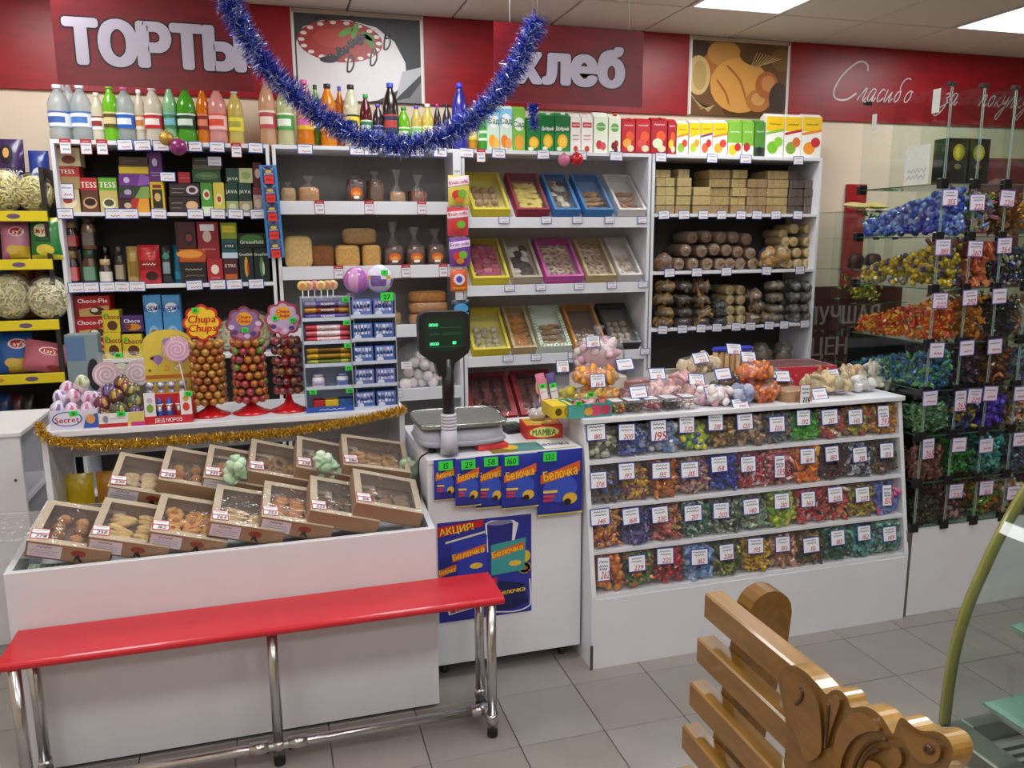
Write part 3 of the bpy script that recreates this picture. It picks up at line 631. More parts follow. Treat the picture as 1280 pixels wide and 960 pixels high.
def knot(z, r=.02, c='#f0f0f2', lean=.01):
    b = MB(); b.lathe([(r*1.6, -.03), (r*.5, -.004), (r*.35, .006), (r*.8, .02), (r*1.3, .042)], 9, c, cap=False)
    b.v = [(x+lean*max(0, zz)*20*.05, y, zz+z) for x, y, zz in b.v]; return b
def filled_bag(label, loc, rx, ry, rz, meshes, n, name='filled_bag', cat='bag', kn=True, rot=(0, 0, 0), group=None, pname='piece', sc=.8, seed=None):
    """clear knotted bag with the pieces inside it"""
    if seed is not None: random.seed(seed)
    t = thing(name, label, cat, loc, rot, group)
    for i in range(n):
        z = random.uniform(-.9, .95); a = random.uniform(0, 2*PI); k = math.sqrt(1-z*z)*sc
        put(pname, random.choice(meshes), t, (rx*k*math.cos(a), ry*k*math.sin(a), max(.012, rz+z*rz*sc)), (random.uniform(0, 6), random.uniform(0, 6), random.uniform(0, 6)))
    q = meshes[0].color_attributes['Col'].data[0].color; b = MB().ell(0, 0, rz, rx*.74, ry*.74, rz*.78, '#010203', 10, 7, .95, .08); me = mesh(b, 'packed_contents', meshes[0].materials[0].name)
    n4 = len(me.loops); me.color_attributes['Col'].data.foreach_set('color', np.tile(np.array([q[0]*.8, q[1]*.8, q[2]*.8, 1], dtype=np.float32), n4)); put('packed_contents', me, t)
    put('clear_bag', lumpy(rx, ry, rz), t, mats='bag_film')
    if kn: put('bag_knot', knot(rz*2), t, mats='bag_film')
    return t
# ---- bottles
def bottle(px, w, top, body, lab, cap, Y=4.66, m='pet', lab2=None, what='', z0=2.135, noun='bottle'):
    x = sx(px, Y, z0+.1); zt = sz(top, x, Y); h = zt-z0; s = 1007.55/(x*CW.x+Y*CW.y+(z0-H)*CW.z); r = w/s/2
    t = thing('drink_bottle', what, noun, (x, Y, z0))
    lb2 = lab2 or mixh(lab, '#ffffff', .5)
    put('bottle_body', MB().lathe([(r*.75, 0), (r*.96, .012), (r, .03), (r, h*.18), (r*.93, h*.24), (r, h*.30), (r, h*.58), (r*.98, h*.66), (r*.84, h*.75), (r*.55, h*.85), (r*.34, h*.91), (r*.33, h*.945)], 14, body), t, mats=m)
    def lc(i, j): return lb2 if (8 <= j <= 11 and i == 1) or i == 3 else lab
    put('bottle_label', MB().lathe([(r*1.012, h*.27), (r*1.012, h*.33), (r*1.012, h*.44), (r*1.012, h*.5), (r*1.012, h*.53)], 14, lc, cap=False), t, mats='print')
    put('bottle_cap', MB().lathe([(r*.40, h*.93), (r*.42, h*.94), (r*.42, h*.995), (r*.36, h)], 12, cap), t, mats='plastic')
W_ = '#dfe6e8'
for q in [(75, 26, 106, W_, '#eef2f8', '#d8dfe8', 'pet_clear', '#3f66b0', 'clear still water bottle with white and blue wave label, broadest on tea rack'), (89, 18, 100, W_, '#dfe7f0', '#e8e8e8', 'pet_clear', '#8fb0d8', 'slim clear water bottle tucked between two wider water bottles', 4.74),
          (103, 25, 106, W_, '#e9eef6', '#d8dfe8', 'pet_clear', '#4a78c0', 'clear water bottle with pale blue mountain label beside cream bottle'), (123, 16, 116, '#e9e2c8', '#f2f0ea', '#e6e0d0', 'pet', '#8a3030', 'narrow cream lemonade bottle with small white label'),
          (140, 19, 106, '#86d32c', '#5a4a22', '#79c02a', 'pet', '#d8c890', 'bright green soda bottle with brown label under cake sign'), (158, 23, 108, '#d7e2e2', '#1e5fc0', '#c9507e', 'pet_clear', '#e8eef8', 'clear mineral water bottle with bold blue label'),
          (176, 13, 112, '#e6dfcb', '#e8ddc8', '#ffffff', 'pet', '#c88040', 'slim whitish bottle next to the red-labelled bottle'), (193, 22, 108, '#e4dcc8', '#c3202c', '#f0d8d8', 'pet', '#f3e6e0', 'pale lemonade bottle with square red label'),
          (214, 17, 106, '#9fd6a2', '#3f7d54', '#2f8a3c', 'pet', '#7ab8c8', 'pale green bottle with dark vertical lettering'), (234, 23, 108, '#58b42c', '#173f22', '#2a7a2a', 'pet', '#d8e4d4', 'green tarragon soda bottle with dark green hexagon label'),
          (255, 16, 108, '#e8861c', '#7d1d1c', '#e06010', 'pet', '#d88060', 'orange soda bottle with dark red label'), (273, 23, 108, '#eaa59c', '#f0c0b8', '#e88f86', 'pet', '#d84a3a', 'pink grapefruit soda bottle with pink label'),
          (295, 19, 112, '#e0cb72', '#e6d93a', '#c8d0d8', 'pet', '#a8a040', 'pale yellow soda bottle with lemon-yellow label'),
          (335, 20, 98, '#e2b48e', '#b9464e', '#d04a78', 'pet', '#e8d8c8', 'peach-coloured soda bottle with red and cream label at rack gap'), (357, 21, 104, '#d9dca8', '#4aa04c', '#e8e8e8', 'pet', '#e8f0e0', 'pale yellow bottle with green and white apple label'),
          (382, 21, 100, '#ef8d22', '#e2b428', '#d55aa0', 'pet', '#d86aa0', 'orange soda bottle with pink cap behind blue tinsel'), (396, 12, 106, '#9fcf58', '#68a83a', '#1f4a26', 'pet', None, 'slim green bottle with dark green cap', 4.74),
          (411, 20, 105, '#f0981e', '#f2c21e', '#1b1b1d', 'pet', '#2a2a2a', 'orange soda bottle with black cap and yellow label'), (426, 11, 108, '#e88a2a', '#2a3a8c', '#3f50c0', 'pet', '#d84a2a', 'slim orange bottle with blue cap and blue label', 4.74),
          (440, 20, 106, '#e4e0c4', '#f0cf2a', '#1b1b1d', 'pet', '#2a2a2a', 'clear lemonade bottle with black cap and yellow label'), (458, 15, 118, '#6a1a22', '#2d7a3a', '#2c9a3c', 'pet', '#c8d8c8', 'dark red juice bottle with green cap and label'),
          (473, 14, 130, '#2a1a20', '#2a2a52', '#5a3fa8', 'gloss', '#8890c0', 'short dark cola bottle with purple cap'), (489, 20, 104, '#221512', '#26324f', '#3b4cc0', 'gloss', '#a83a3a', 'tall dark cola bottle with blue cap'),
          (505, 16, 134, '#7cc828', '#4aa01e', '#2a7a22', 'pet', '#e8f0c0', 'short bright green soda bottle with green cap'), (521, 14, 132, '#ddc86a', '#8ac86a', '#5a48b8', 'pet', None, 'short pale yellow bottle with purple cap'),
          (535, 15, 130, '#e4d06a', '#e8e070', '#f0f0f0', 'pet', None, 'short yellow bottle with white cap'), (547, 10, 130, '#2c1c1e', '#4a2a3a', '#b0308a', 'gloss', None, 'small dark bottle with magenta cap'),
          (559, 12, 130, '#2c2422', '#e0762a', '#2a2020', 'gloss', '#e8a060', 'small dark bottle with orange label band'), (575, 20, 104, '#2e2a8c', '#3a36a0', '#4a3cc8', 'gloss', '#4a48b0', 'tall indigo soda bottle with purple cap'),
          (591, 12, 134, '#e8a83a', '#d8c84a', '#e8e0c0', 'pet', None, 'short amber bottle between indigo bottle and green bottle'), (604, 14, 137, '#4fae3a', '#d8ecd0', '#3a8a2a', 'pet', '#4aa04a', 'short green bottle beside the first juice carton')]:
    bottle(*q[:6], Y=q[9] if len(q) > 9 else 4.66, m=q[6], lab2=q[7], what=q[8])
# ---- juice cartons
def carton(x0, x1, top, c, spec, label, cap=None, gable=0, Y=4.6, z0=2.135):
    xm = (x0+x1)/2; zt = sz(top, sx(xm, Y, 2.2), Y); h = zt-z0; A, B = sx(x0, Y, 2.2), sx(x1, Y, 2.2); w = B-A-.003; d = min(.075, w*1.1+.01)
    hb = h-.012-gable
    b = MB().box(-w/2, w/2, 0, d, 0, hb, c, .002)
    b.add([(-w/2, 0, hb), (w/2, 0, hb), (w/2, d, hb), (-w/2, d, hb), (-w/2, d*.45, h-.012 if gable else hb+.02), (w/2, d*.45, h-.012 if gable else hb+.02)], [(0, 1, 5, 4), (2, 3, 4, 5), (1, 2, 5), (3, 0, 4)], c if not gable else mixh(c, '#ffffff', .2))
    t = tag(put('juice_carton', b, loc=((A+B)/2, Y, z0), mats='card'), label, 'carton', 'juice cartons')
    put('printed_front', prints(MB(), Fr((0, 0, 0)), w, hb, spec), t, mats='print')
    if cap: put('screw_cap', MB().lathe([(.013, 0), (.013, .014), (.011, .016)], 12, cap), t, (w*.12, d*.3, hb+.004+gable*.4), mats='plastic')
OR, YL, GN, RD = '#f08a1e', '#f2c61c', '#3f9a34', '#c01f2c'
def sad(fc): return [('r', 0, 1, .62, 1, '#8cc8ea'), ('e', .5, .72, .40, .17, '#f4f6f4'), ('t', 'Сад', .5, .72, .14, '#2f6a3a'), ('e', .35, .25, .30, .15, fc), ('e', .68, .2, .26, .13, mixh(fc, '#ffffff', .25))]
def dob(): return [('r', 0, 1, .55, 1, '#0f6a33'), ('t', 'Добрый', .5, .66, .10, '#f4f6f0'), ('e', .52, .32, .36, .19, '#f2b01e'), ('e', .52, .32, .26, .13, '#f7cd4c'), ('e', .3, .12, .2, .06, '#dff0c8')]
def redc(fc): return [('s', .18, .82, .88, '#f4dada'), ('e', .6, .55, .3, .16, '#e35a32'), ('e', .4, .35, .32, .14, fc), ('e', .65, .2, .26, .1, '#d8d0a8'), ('r', .05, .95, .04, .1, '#8a1420')]
def yel(a, b, sw): return [('r', 0, 1, 0, .62, '#f4f2ea'), ('r', 0, 1, .66, 1, YL), ('p', [(0, .62), (1, .72), (1, .66), (0, .56)], sw), ('s', .18, .82, .82, '#7a4a12'), ('e', .38, .26, .30, .15, a), ('e', .70, .40, .24, .12, b)]
CART = [(610, 625, 133, '#cfe6d2', sad('#f0a02a'), 'pale blue-green juice carton with orange slices, next to short green bottle', None, 0), (625, 641, 133, '#cfe6d2', sad('#e8842a'), 'pale blue-green juice carton with peaches', None, 0), (641, 657, 134, '#7dbb46', [('e', .5, .66, .42, .16, '#eef4e8'), ('t', 'Сад', .5, .66, .14, '#2f6a3a'), ('e', .5, .24, .36, .18, '#e8a23a')], 'leaf green juice carton with peach picture', None, 0),
        (658, 676, 148, '#1d7a3a', dob()[2:], 'green orange-juice carton half behind the dangling tinsel tail', None, 0), (676, 693, 142, '#1f8a3e', dob(), 'dark green orange-juice carton with white cap beside tinsel tail', '#f2f2f2', 0), (693.5, 712, 142, '#1f8a3e', dob(), 'dark green orange-juice carton with white cap beside white cartons', '#f2f2f2', 0),
        (713, 726, 144, '#efe9e2', [('r', .1, .9, .72, .86, RD), ('s', .18, .82, .79, '#ffffff'), ('s', .2, .8, .5, '#b04a3a'), ('s', .2, .8, .4, '#b04a3a'), ('e', .5, .14, .22, .08, '#b8452a')], 'slim white juice carton with red plaque beside green cartons', '#efefef', 0),
        (726.5, 741, 144, '#efe9e2', [('r', .1, .9, .72, .86, RD), ('s', .18, .82, .79, '#ffffff'), ('s', .2, .8, .5, '#b04a3a'), ('s', .2, .8, .4, '#b04a3a'), ('e', .5, .14, .22, .08, '#b8452a')], 'slim white juice carton with red plaque beside gable-top carton', '#efefef', 0),
        (742, 760, 137, '#e6ebd6', [('e', .5, .74, .34, .12, '#6aa84a'), ('s', .2, .8, .74, '#f0f4e6'), ('e', .38, .26, .22, .12, '#c8323a'), ('e', .66, .22, .2, .11, '#d8525a')], 'gable-top white and green carton with red apples', None, .03), (760.5, 776, 139, '#e6ebd6', [('e', .5, .74, .34, .12, '#6aa84a'), ('s', .2, .8, .74, '#f0f4e6'), ('e', .4, .24, .18, .1, '#7a1622'), ('e', .62, .3, .18, .1, '#8a1a28'), ('e', .6, .14, .16, .08, '#5a121c')], 'gable-top white and green carton with cherries and orange cap', '#d8442a', .028),
        (777, 794, 149, RD, redc('#e8a23a'), 'red juice carton with orange fruit next to gable-top cartons', '#b01a28', 0), (794.5, 813, 149, RD, redc('#d8504a'), 'red juice carton with pomegranate between two red cartons', None, 0), (813.5, 834, 148, '#a81624', redc('#cfe0b8'), 'dark red juice carton with pale green fruit', '#7a3a2a', 0), (834.5, 845, 150, '#a81624', redc('#d8c03a')[:4], 'narrow red juice carton showing one pear', None, 0),
        (845.5, 860, 152, '#f0efe6', yel('#8ab83a', '#d8452a', OR), 'white juice carton with orange top and apple', None, 0), (861, 875, 151, '#f0efe6', yel('#b8c83a', '#e8a03a', YL), 'white and yellow juice carton with pears', None, 0), (875.5, 890, 151, '#f0efe6', yel('#d86a3a', '#c8323a', '#7a3a8a'), 'white and yellow juice carton with purple swoosh', None, 0),
        (890.5, 909, 151, '#f0efe6', yel('#f0a83a', '#d84a3a', OR), 'white and yellow juice carton with apricots and red berries', None, 0), (909.5, 927, 151, '#7fb83c', [('r', 0, 1, 0, .42, '#eef0e0'), ('s', .18, .82, .74, '#f4f6ea'), ('e', .36, .22, .3, .16, '#f0c02a'), ('e', .72, .3, .24, .12, '#c8323a')], 'light green juice carton with yellow and red fruit', None, 0),
        (927.5, 942, 151, '#7fb83c', [('r', 0, 1, 0, .34, '#eef0e0'), ('s', .18, .82, .74, '#f4f6ea'), ('e', .4, .3, .3, .13, '#b8323a'), ('e', .7, .14, .24, .1, '#f4f0f0')], 'light green juice carton with red berries and white flower', None, 0), (943, 956, 151, '#4e8a2e', [('r', 0, 1, 0, .3, '#3a4a3a'), ('s', .15, .85, .75, '#e0ecd0'), ('e', .5, .2, .3, .12, '#20242e')], 'narrow dark green juice carton with dark berries', None, 0),
        (956.5, 979, 143, '#f2f0ea', yel('#7ac02e', '#8fd03e', '#8ac03a'), 'tall white and yellow juice carton with green apple', None, 0), (980, 1001, 144, '#f2f0ea', yel('#86a83a', '#d8703a', RD), 'tall white and yellow juice carton with kiwi', None, 0), (1001.5, 1026, 144, '#f2f0ea', yel('#f0952a', '#c82f36', OR), 'tall white and yellow juice carton with apricots at rack end', None, 0)]
for x0, x1, tp, c, sp, lb, cp, g in CART: carton(x0, x1, tp, c, sp, lb, cp, g)
bluecards([81, 107, 127, 156, 178, 201, 226, 243, 271, 295, 319], YS, 2.135, 'blue-bordered price card on the top edge of the tea rack', 'price cards under the bottles', red=(81, 107, 127, 295))
bluecards([381, 446, 464, 492, 521, 550], YS, 2.135, 'blue-bordered price card on the top edge of the bread rack', 'price cards under the tinsel')
bluecards([583, 601, 623, 679, 726, 770], YS, 2.135, 'blue-bordered price card on the top edge of the sloping-shelf rack', 'price cards under the cartons', red=(601,))
bluecards([826, 890, 932, 998], YS, 2.135, 'blue-bordered price card on the top edge of the biscuit pack rack', 'price cards under the yellow cartons')
# ================================================================== tea shelves
Y1, z = 4.56, ZA[4]
lg = lambda t, c='#f4e8d8', y=.8, h=.16: ('t', t, .5, y, h, c)
zc = stack(70, 100, Y1, .12, z, [(236, '#cdb98a', [('e', .5, .45, .38, .3, '#e6d9b8'), ('e', .5, .5, .2, .12, '#a83a2a')], 'beige tea box with red oval emblem at the foot of its stack'), (208, '#b8352f', [('r', 0, 1, 0, .55, '#a58a5c'), lg('TESS', y=.78, h=.2)], 'red and tan tea box in the middle of a stack of three'), (184, '#d8caa2', [('e', .5, .35, .3, .22, '#7a3a28'), ('s', .2, .8, .75, '#8a3a30')], 'cream tea box on top of a stack of three')])
stack(101, 123, Y1, .12, z, [(222, '#5c3424', [('r', 0, 1, .64, 1, '#b3202c'), lg('TESS', y=.8, h=.17), ('e', .5, .28, .42, .17, '#c8a070'), ('e', .5, .3, .34, .11, '#2a1612')], 'tall tea box with red top and spoon of black tea')])
stack(124, 147, Y1, .12, z, [(222, '#c9b66a', [('r', 0, 1, .64, 1, '#5fae2c'), lg('TESS', y=.8, h=.17), ('e', .5, .26, .38, .16, '#e6e0c0'), ('e', .5, .28, .28, .10, '#4a4a30')], 'tall tea box with green top and cup picture')])
stack(148, 187, Y1, .12, z, [(248, '#3a1a1c', [('p', [(.4, 0), (1, 0), (1, 1), (.6, 1)], '#d8942a'), ('p', [(.3, 0), (.55, 0), (.7, 1), (.45, 1)], '#a82a22'), ('e', .3, .5, .12, .2, '#c8b090')], 'flat tea box with red and orange flare at the bottom of purple stack'), (233, '#2e3a2a', [('p', [(.5, 0), (1, 0), (1, 1), (.75, 1)], '#7a9a4a'), ('e', .3, .5, .12, .25, '#b0a0c0'), ('r', 0, .4, 0, .3, '#4a2a5a')], 'flat dark green and violet tea box'), (217.5, '#6a2f86', [('e', .25, .5, .1, .25, '#cdb8dc'), ('p', [(.6, 0), (1, .2), (1, .8), (.7, 1)], '#8a54a6')], 'flat purple tea box in the stack with yellow and brown boxes'), (206.5, '#d9bb2a', [('r', 0, 1, .8, 1, '#6a4a1a')], 'flat yellow tea box between the brown and purple ones'), (196, '#4a3428', [('s', .2, .6, .5, '#c8b090')], 'flat brown tea box topping the purple stack')])
zc = stack(188, 206, Y1, .10, z, [(227, '#cfae1f', [('r', .15, .85, .15, .75, '#2a2018'), ('e', .5, .5, .22, .14, '#c8a86a'), ('r', .2, .8, .8, .9, '#7a1a2a')], 'upright yellow tea box with black window')])
stack(184, 203, Y1, .10, zc, [(190, '#5d2a72', [('e', .5, .65, .18, .14, '#d8c6e4'), ('s', .2, .8, .3, '#c0a8d0'), ('s', .25, .75, .2, '#c0a8d0')], 'upright violet tea box resting on the yellow one')])
zc = stack(211, 250, Y1, .12, z, [(246, '#2b1c1c', [('e', .75, .45, .2, .3, '#d8b080'), ('s', .08, .45, .6, '#d0c0b0'), ('s', .08, .4, .3, '#a89888')], 'flat dark tea box with tan biscuit picture'), (229, '#322022', [('e', .75, .5, .2, .33, '#cfc4d8'), ('e', .75, .5, .12, .2, '#4a2a1c'), ('s', .08, .5, .6, '#d8d0c8'), ('s', .08, .45, .3, '#d8d0c8')], 'flat dark tea box with teacup picture')])
stack(222, 238, Y1, .10, zc, [(215, '#a82430', [('s', .1, .9, .5, '#f0dada')], 'little red tea box on the dark teacup box')])
z2 = stack(251, 266, Y1, .10, z, [(228, '#4f9a36', [('e', .5, .6, .32, .18, '#d8e8c8'), ('e', .5, .6, .2, .09, '#c8352a'), ('r', 0, 1, 0, .2, '#d8e4b8')], 'upright green and white tea box')]); stack(266.5, 281, Y1, .10, z, [(228, '#e0d052', [('e', .5, .45, .3, .2, '#e8e4b0'), ('e', .5, .45, .18, .1, '#c83a2a')], 'upright yellow tea box beside the green one')])
z3 = stack(240, 276, Y1, .12, z2, [(212, '#2c5434', [('e', .5, .5, .42, .3, '#527a48'), ('s', .3, .7, .5, '#d0dcc0')], 'flat green tea box lying on two upright boxes'), (197, '#30362c', [('r', 0, 1, 0, .4, '#5c5a3a'), ('s', .1, .5, .75, '#c0b890')], 'flat dark olive tea box topping its stack')])
for x0, x1, lb, t2 in ((282, 298, 'dark green upright tea box with pale lower panel', '#a9b872'), (298.5, 315, 'dark green upright tea box with tan lower panel', '#b8a878')):
    zc = stack(x0, x1, Y1, .1, z, [(229, '#1f3f34', [('r', 0, 1, 0, .4, t2), ('t', 'JAVA', .5, .72, .12, '#d8dcc8'), ('e', .5, .2, .3, .12, '#d8dcb8')], lb)])
    stack(x0, x1+1, Y1, .1, zc, [(210, '#24443a' if x0 < 290 else '#b9bf88', [('t', 'JAVA', .5, .3, .2, '#c8d0b8')] if x0 < 290 else [('e', .5, .5, .35, .25, '#8aa060')], 'small dark green tea box stacked above' if x0 < 290 else 'small pale green tea box stacked above')])
zc = stack(316.5, 328, Y1, .1, z, [(234, '#b79a8a', [('r', 0, 1, .7, 1, '#7a2a3a'), ('e', .5, .35, .35, .18, '#d8c0b0')], 'narrow pinkish tea box at rack side')]); stack(316, 328, Y1, .1, zc, [(203, '#5c2224', [('e', .5, .55, .3, .2, '#d8c0b8')], 'narrow maroon tea box above the pinkish one')])
bluecards([81, 142, 162, 198, 244, 272, 294, 322], YS, ZA[4]+.012, 'blue-bordered price card on the tea shelf edge', 'price cards under the tea')
card((sx(84, 4.55, 1.87), 4.555, 1.855), .062, .075, '', 'blue-bordered price card leaning on the beige tea stack'); card((sx(211, 4.55, 1.9), 4.55, ZA[4]+.155), .075, .048, '', 'blue-bordered price card on the dark teacup boxes'); card((sx(269, 4.55, 2.0), 4.553, ZA[4]+.235), .07, .05, '', 'blue-bordered price card on the olive tea box')
# coffee shelf
z = ZA[3]
def jar(x0, x1, yt, lid, glass, lab, what, z0, Y=4.6, cat='jar'):
    xm = (x0+x1)/2; x = sx(xm, Y, z0+.08); zt = sz(yt, x, Y); h = zt-z0; r = (sx(x1, Y, z0+.08)-sx(x0, Y, z0+.08))/2-.002
    t = thing('coffee_jar', what, cat, (x, Y, z0))
    put('jar_body', MB().lathe([(r*.8, 0), (r, .008), (r, h*.60), (r*.75, h*.74), (r*.72, h*.78)], 14, glass, sq=4), t, mats='gloss')
    put('jar_label', MB().lathe([(r*1.02, h*.14), (r*1.02, h*.52)], 14, lambda i, j: mixh(lab, '#ffffff', .35) if 9 <= j <= 11 else lab, cap=False, sq=4), t, mats='print')
    put('jar_lid', MB().lathe([(r*.82, h*.77), (r*.86, h*.79), (r*.86, h*.99), (r*.8, h)], 14, lid), t, mats='gloss'); return zt
za = jar(82, 100, 313, '#8a6a3a', '#2a1612', '#b02a24', 'coffee jar with red label and tan lid standing below another', z); jar(80, 98, 277, '#8a6a4a', '#2a1612', '#a82622', 'coffee jar with red label stacked on the tan-lidded jar', za)
za = jar(103, 123, 312, '#1d3a24', '#4a3018', '#1f5a2c', 'coffee jar with dark green lid and label', z); jar(101, 121, 271, '#17120f', '#6a4c2a', '#2a1c14', 'black-lidded coffee jar stacked on the green one', za)
za = jar(124, 140, 324, '#b79c6c', '#2c1a12', '#d8cfc0', 'small coffee jar with beige lid and pale label', z, 4.57); jar(143, 157, 308, '#1a1416', '#241a18', '#6a5a3a', 'tall dark glass coffee jar beside gold pouch', z)
jar(125, 141, 308, '#14100f', '#1c1412', '#3a2c22', 'dark coffee jar behind the beige-lidded jar', z, 4.72)
def standpouch(x0, x1, yb, yt, Y, c, spec, label, z0, d=.05, rot=0, name='coffee_pouch', cat='pouch', lean=.06):
    A, B = sx(x0, Y, z0+.08), sx(x1, Y, z0+.08); zt = sz(yt, (A+B)/2, Y)
    return pouch(name, label, cat, ((A+B)/2, Y+d/2, z0), B-A, zt-z0, d, c, spec, (-lean, 0, rot))
standpouch(158, 174, 350, 308, 4.58, '#b89a52', [('r', .2, .8, .2, .6, '#8a6a2a')], 'gold coffee pouch left of the red pouch on coffee shelf', z); standpouch(173, 200, 350, 306, 4.56, '#c01f26', [('r', .05, .95, .35, .6, '#8a1418'), ('s', .18, .82, .5, '#f0e0d0'), ('e', .6, .2, .3, .12, '#3a1a14')], 'red coffee pouch between gold and dark pouches', z)
standpouch(200, 216, 350, 306, 4.58, '#1f2426', [('r', .2, .8, .25, .55, '#8a9a9c'), ('e', .5, .7, .3, .08, '#2f8a6a')], 'black coffee pouch with grey label', z); standpouch(216, 229, 350, 306, 4.6, '#156a8a', [('r', .1, .9, .1, .3, '#2a90b0')], 'teal-blue coffee pouch beside the sunset tea box', z)
zc = stack(225, 258, Y1, .12, z, [(311, '#1d1512', [('r', 0, 1, .62, 1, '#b8521c'), ('e', .4, .85, .5, .12, '#e89a3a'), ('s', .18, .82, .4, '#d8c8b0'), ('s', .2, .9, .22, '#8a7a68')], 'black tea box with orange sunset band')])
stack(219, 245, Y1, .12, zc, [(277, '#4c1820', [('e', .65, .4, .26, .26, '#1c1012'), ('e', .65, .4, .16, .14, '#8a3038'), ('r', 0, .1, 0, 1, '#2a1414')], 'dark maroon coffee box with cup above the sunset box')])
zc = stack(259, 279, Y1, .12, z, [(323, '#a51f26', [('e', .5, .55, .26, .2, '#e8d8c8'), ('s', .2, .8, .2, '#e8c8c0')], 'small bright red coffee box')]); stack(246.5, 274, Y1, .12, zc, [(277, '#8f1c24', [('e', .45, .6, .2, .16, '#d8c0b8'), ('r', .15, .8, .75, .93, '#e8e8ee'), ('s', .2, .8, .25, '#d8a8a0')], 'large red coffee box with white card stuck on it')])
zc = stack(279.5, 298, Y1, .12, z, [(323, '#4a1520', [('t', 'ETRE', .5, .7, .14, '#d8c8b8'), ('r', .1, .9, .1, .35, '#b85a2a')], 'dark wine-coloured tea box')]); zc = stack(277, 297, Y1, .12, zc, [(299, '#1f5a5e', [('r', .1, .9, .5, .8, '#16302c'), ('t', 'ETRE', .5, .65, .14, '#c8d8d0'), ('r', 0, 1, 0, .3, '#c8d8e8')], 'teal tea box with black plaque')]); stack(275.5, 296, Y1, .12, zc, [(278, '#8aa02a', [('r', .1, .9, .4, .8, '#d8c820'), ('s', .2, .8, .6, '#3a4a1a')], 'olive yellow tea box on the teal one')])
for x0, x1, lb in ((299, 317, 'dark green-black tea box with flame motif'), (317.5, 337, 'dark green-black tea box with leaf motif')):
    zc = stack(x0, x1, Y1, .12, z, [(310, '#18251f', [('e', .5, .45, .14, .3, '#c8a030' if x0 < 310 else '#5a8a4a'), ('e', .6, .4, .07, .2, '#c8402a' if x0 < 310 else '#d8d8d0'), ('t', 'Greenfield', .5, .82, .09, '#d8dcd0')], lb)])
stack(297, 332, Y1, .12, zc, [(291, '#141d1a', [('e', .5, .6, .42, .3, '#3c7a2c'), ('t', 'Greenfield', .5, .4, .24, '#d8e4d0')], 'flat black tea box with green arc across two boxes')])
bluecards([95, 114, 134, 152, 171, 243, 272, 293, 320], YS, ZA[3]+.012, 'blue-bordered price card on the coffee shelf edge', 'price cards under the coffee')
# biscuit shelf
z = ZA[2]
choco = [('r', 0, .1, 0, 1, '#8a1218'), ('p', [(.12, .05), (.95, .05), (.95, .55), (.12, .4)], '#c9a56a'), ('e', .62, .3, .22, .2, '#4a2414'), ('e', .55, .34, .1, .1, '#efe0c0'), ('t', 'Choco-Pie', .52, .78, .2, '#f6eaea')]
stack(93, 138, 4.55, .14, z, [(424, '#b3161f', choco, 'red chocolate pie box at the bottom of its stack'), (397, '#b3161f', choco, 'red chocolate pie box in the middle of its stack'), (370, '#b3161f', choco, 'red chocolate pie box on top of its stack')], name='biscuit_box')
ych = [('t', 'Choco', .55, .72, .24, '#7a1a1a'), ('e', .55, .32, .3, .22, '#5a3018'), ('r', 0, .08, 0, 1, '#c8a818'), ('e', .2, .8, .1, .1, '#58b83a')]
zc = stack(130, 152, 4.53, .1, z, [(416, '#d8c22c', ych, 'yellow choco biscuit box under a wider one')], name='biscuit_box'); stack(153, 178, 4.53, .1, z, [(418, '#d8c22c', ych, 'yellow choco biscuit box under the purple one')], name='biscuit_box')
stack(128, 150, 4.53, .1, zc, [(388, '#d8c22c', ych, 'yellow choco biscuit box in upper row')], name='biscuit_box'); stack(151.5, 179, 4.53, .1, zc, [(395, '#4a2a6e', [('t', 'Choco', .5, .7, .24, '#f0e8f0'), ('e', .55, .3, .36, .22, '#c8862a'), ('e', .3, .35, .15, .18, '#7a3a1a')], 'purple choco biscuit box')], name='biscuit_box')
for x0, lb in ((181, 'tall light blue cake box next to yellow boxes'), (204.5, 'tall light blue cake box next to noodle bags')):
    stack(x0, x0+22.5, 4.55, .1, z, [(369, '#4f98d0', [('e', .5, .8, .36, .08, '#f0f4f8'), ('t', 'Барни', .5, .8, .1, '#1f3f9a', 1, .12), ('e', .5, .35, .32, .16, '#8ac0e8'), ('e', .5, .33, .24, .12, '#a86a32'), ('r', 0, 1, 0, .1, '#2f6ab0')], lb)], name='cake_box')
NOOD = '#e4dcae'
def noodles(loc, rx, ry, rz, label, seed, c=NOOD, group=None):
    random.seed(seed); t = thing('snack_bag', label, 'bag', loc, (0, 0, 0), group)
    b = MB().ell(0, 0, rz, rx*.84, ry*.84, rz*.84, mixh(c, '#8a7a4a', .35), 12, 8, .9, .05)
    for i in range(420):
        a, p = random.uniform(0, 2*PI), random.uniform(-1.2, 1.5); q = [Vector((rx*.93*math.cos(p)*math.cos(a), ry*.93*math.cos(p)*math.sin(a), rz+rz*.94*math.sin(p)))]
        d = Vector((random.uniform(-1, 1), random.uniform(-1, 1), random.uniform(-1, 1)))*.5
        for k in range(3):
            v = Vector((q[-1].x/rx, q[-1].y/ry, (q[-1].z-rz)/rz))+d*.22; v.normalize(); d = d*.8+Vector((random.uniform(-1, 1), random.uniform(-1, 1), random.uniform(-1, 1)))*.5; q.append(Vector((v.x*rx*.94, v.y*ry*.94, rz+v.z*rz*.94)))
        b.tube(q, .0048, vary(c, 16), 4, cap=False)
    b.v = [(x, y, max(zz, .001)) for x, y, zz in b.v]
    tag(put('corn_sticks', b, t, mats='matte'), kind='stuff'); put('clear_bag', lumpy(rx*1.06, ry*1.06, rz*1.06, .06), t, mats='bag_film'); return t
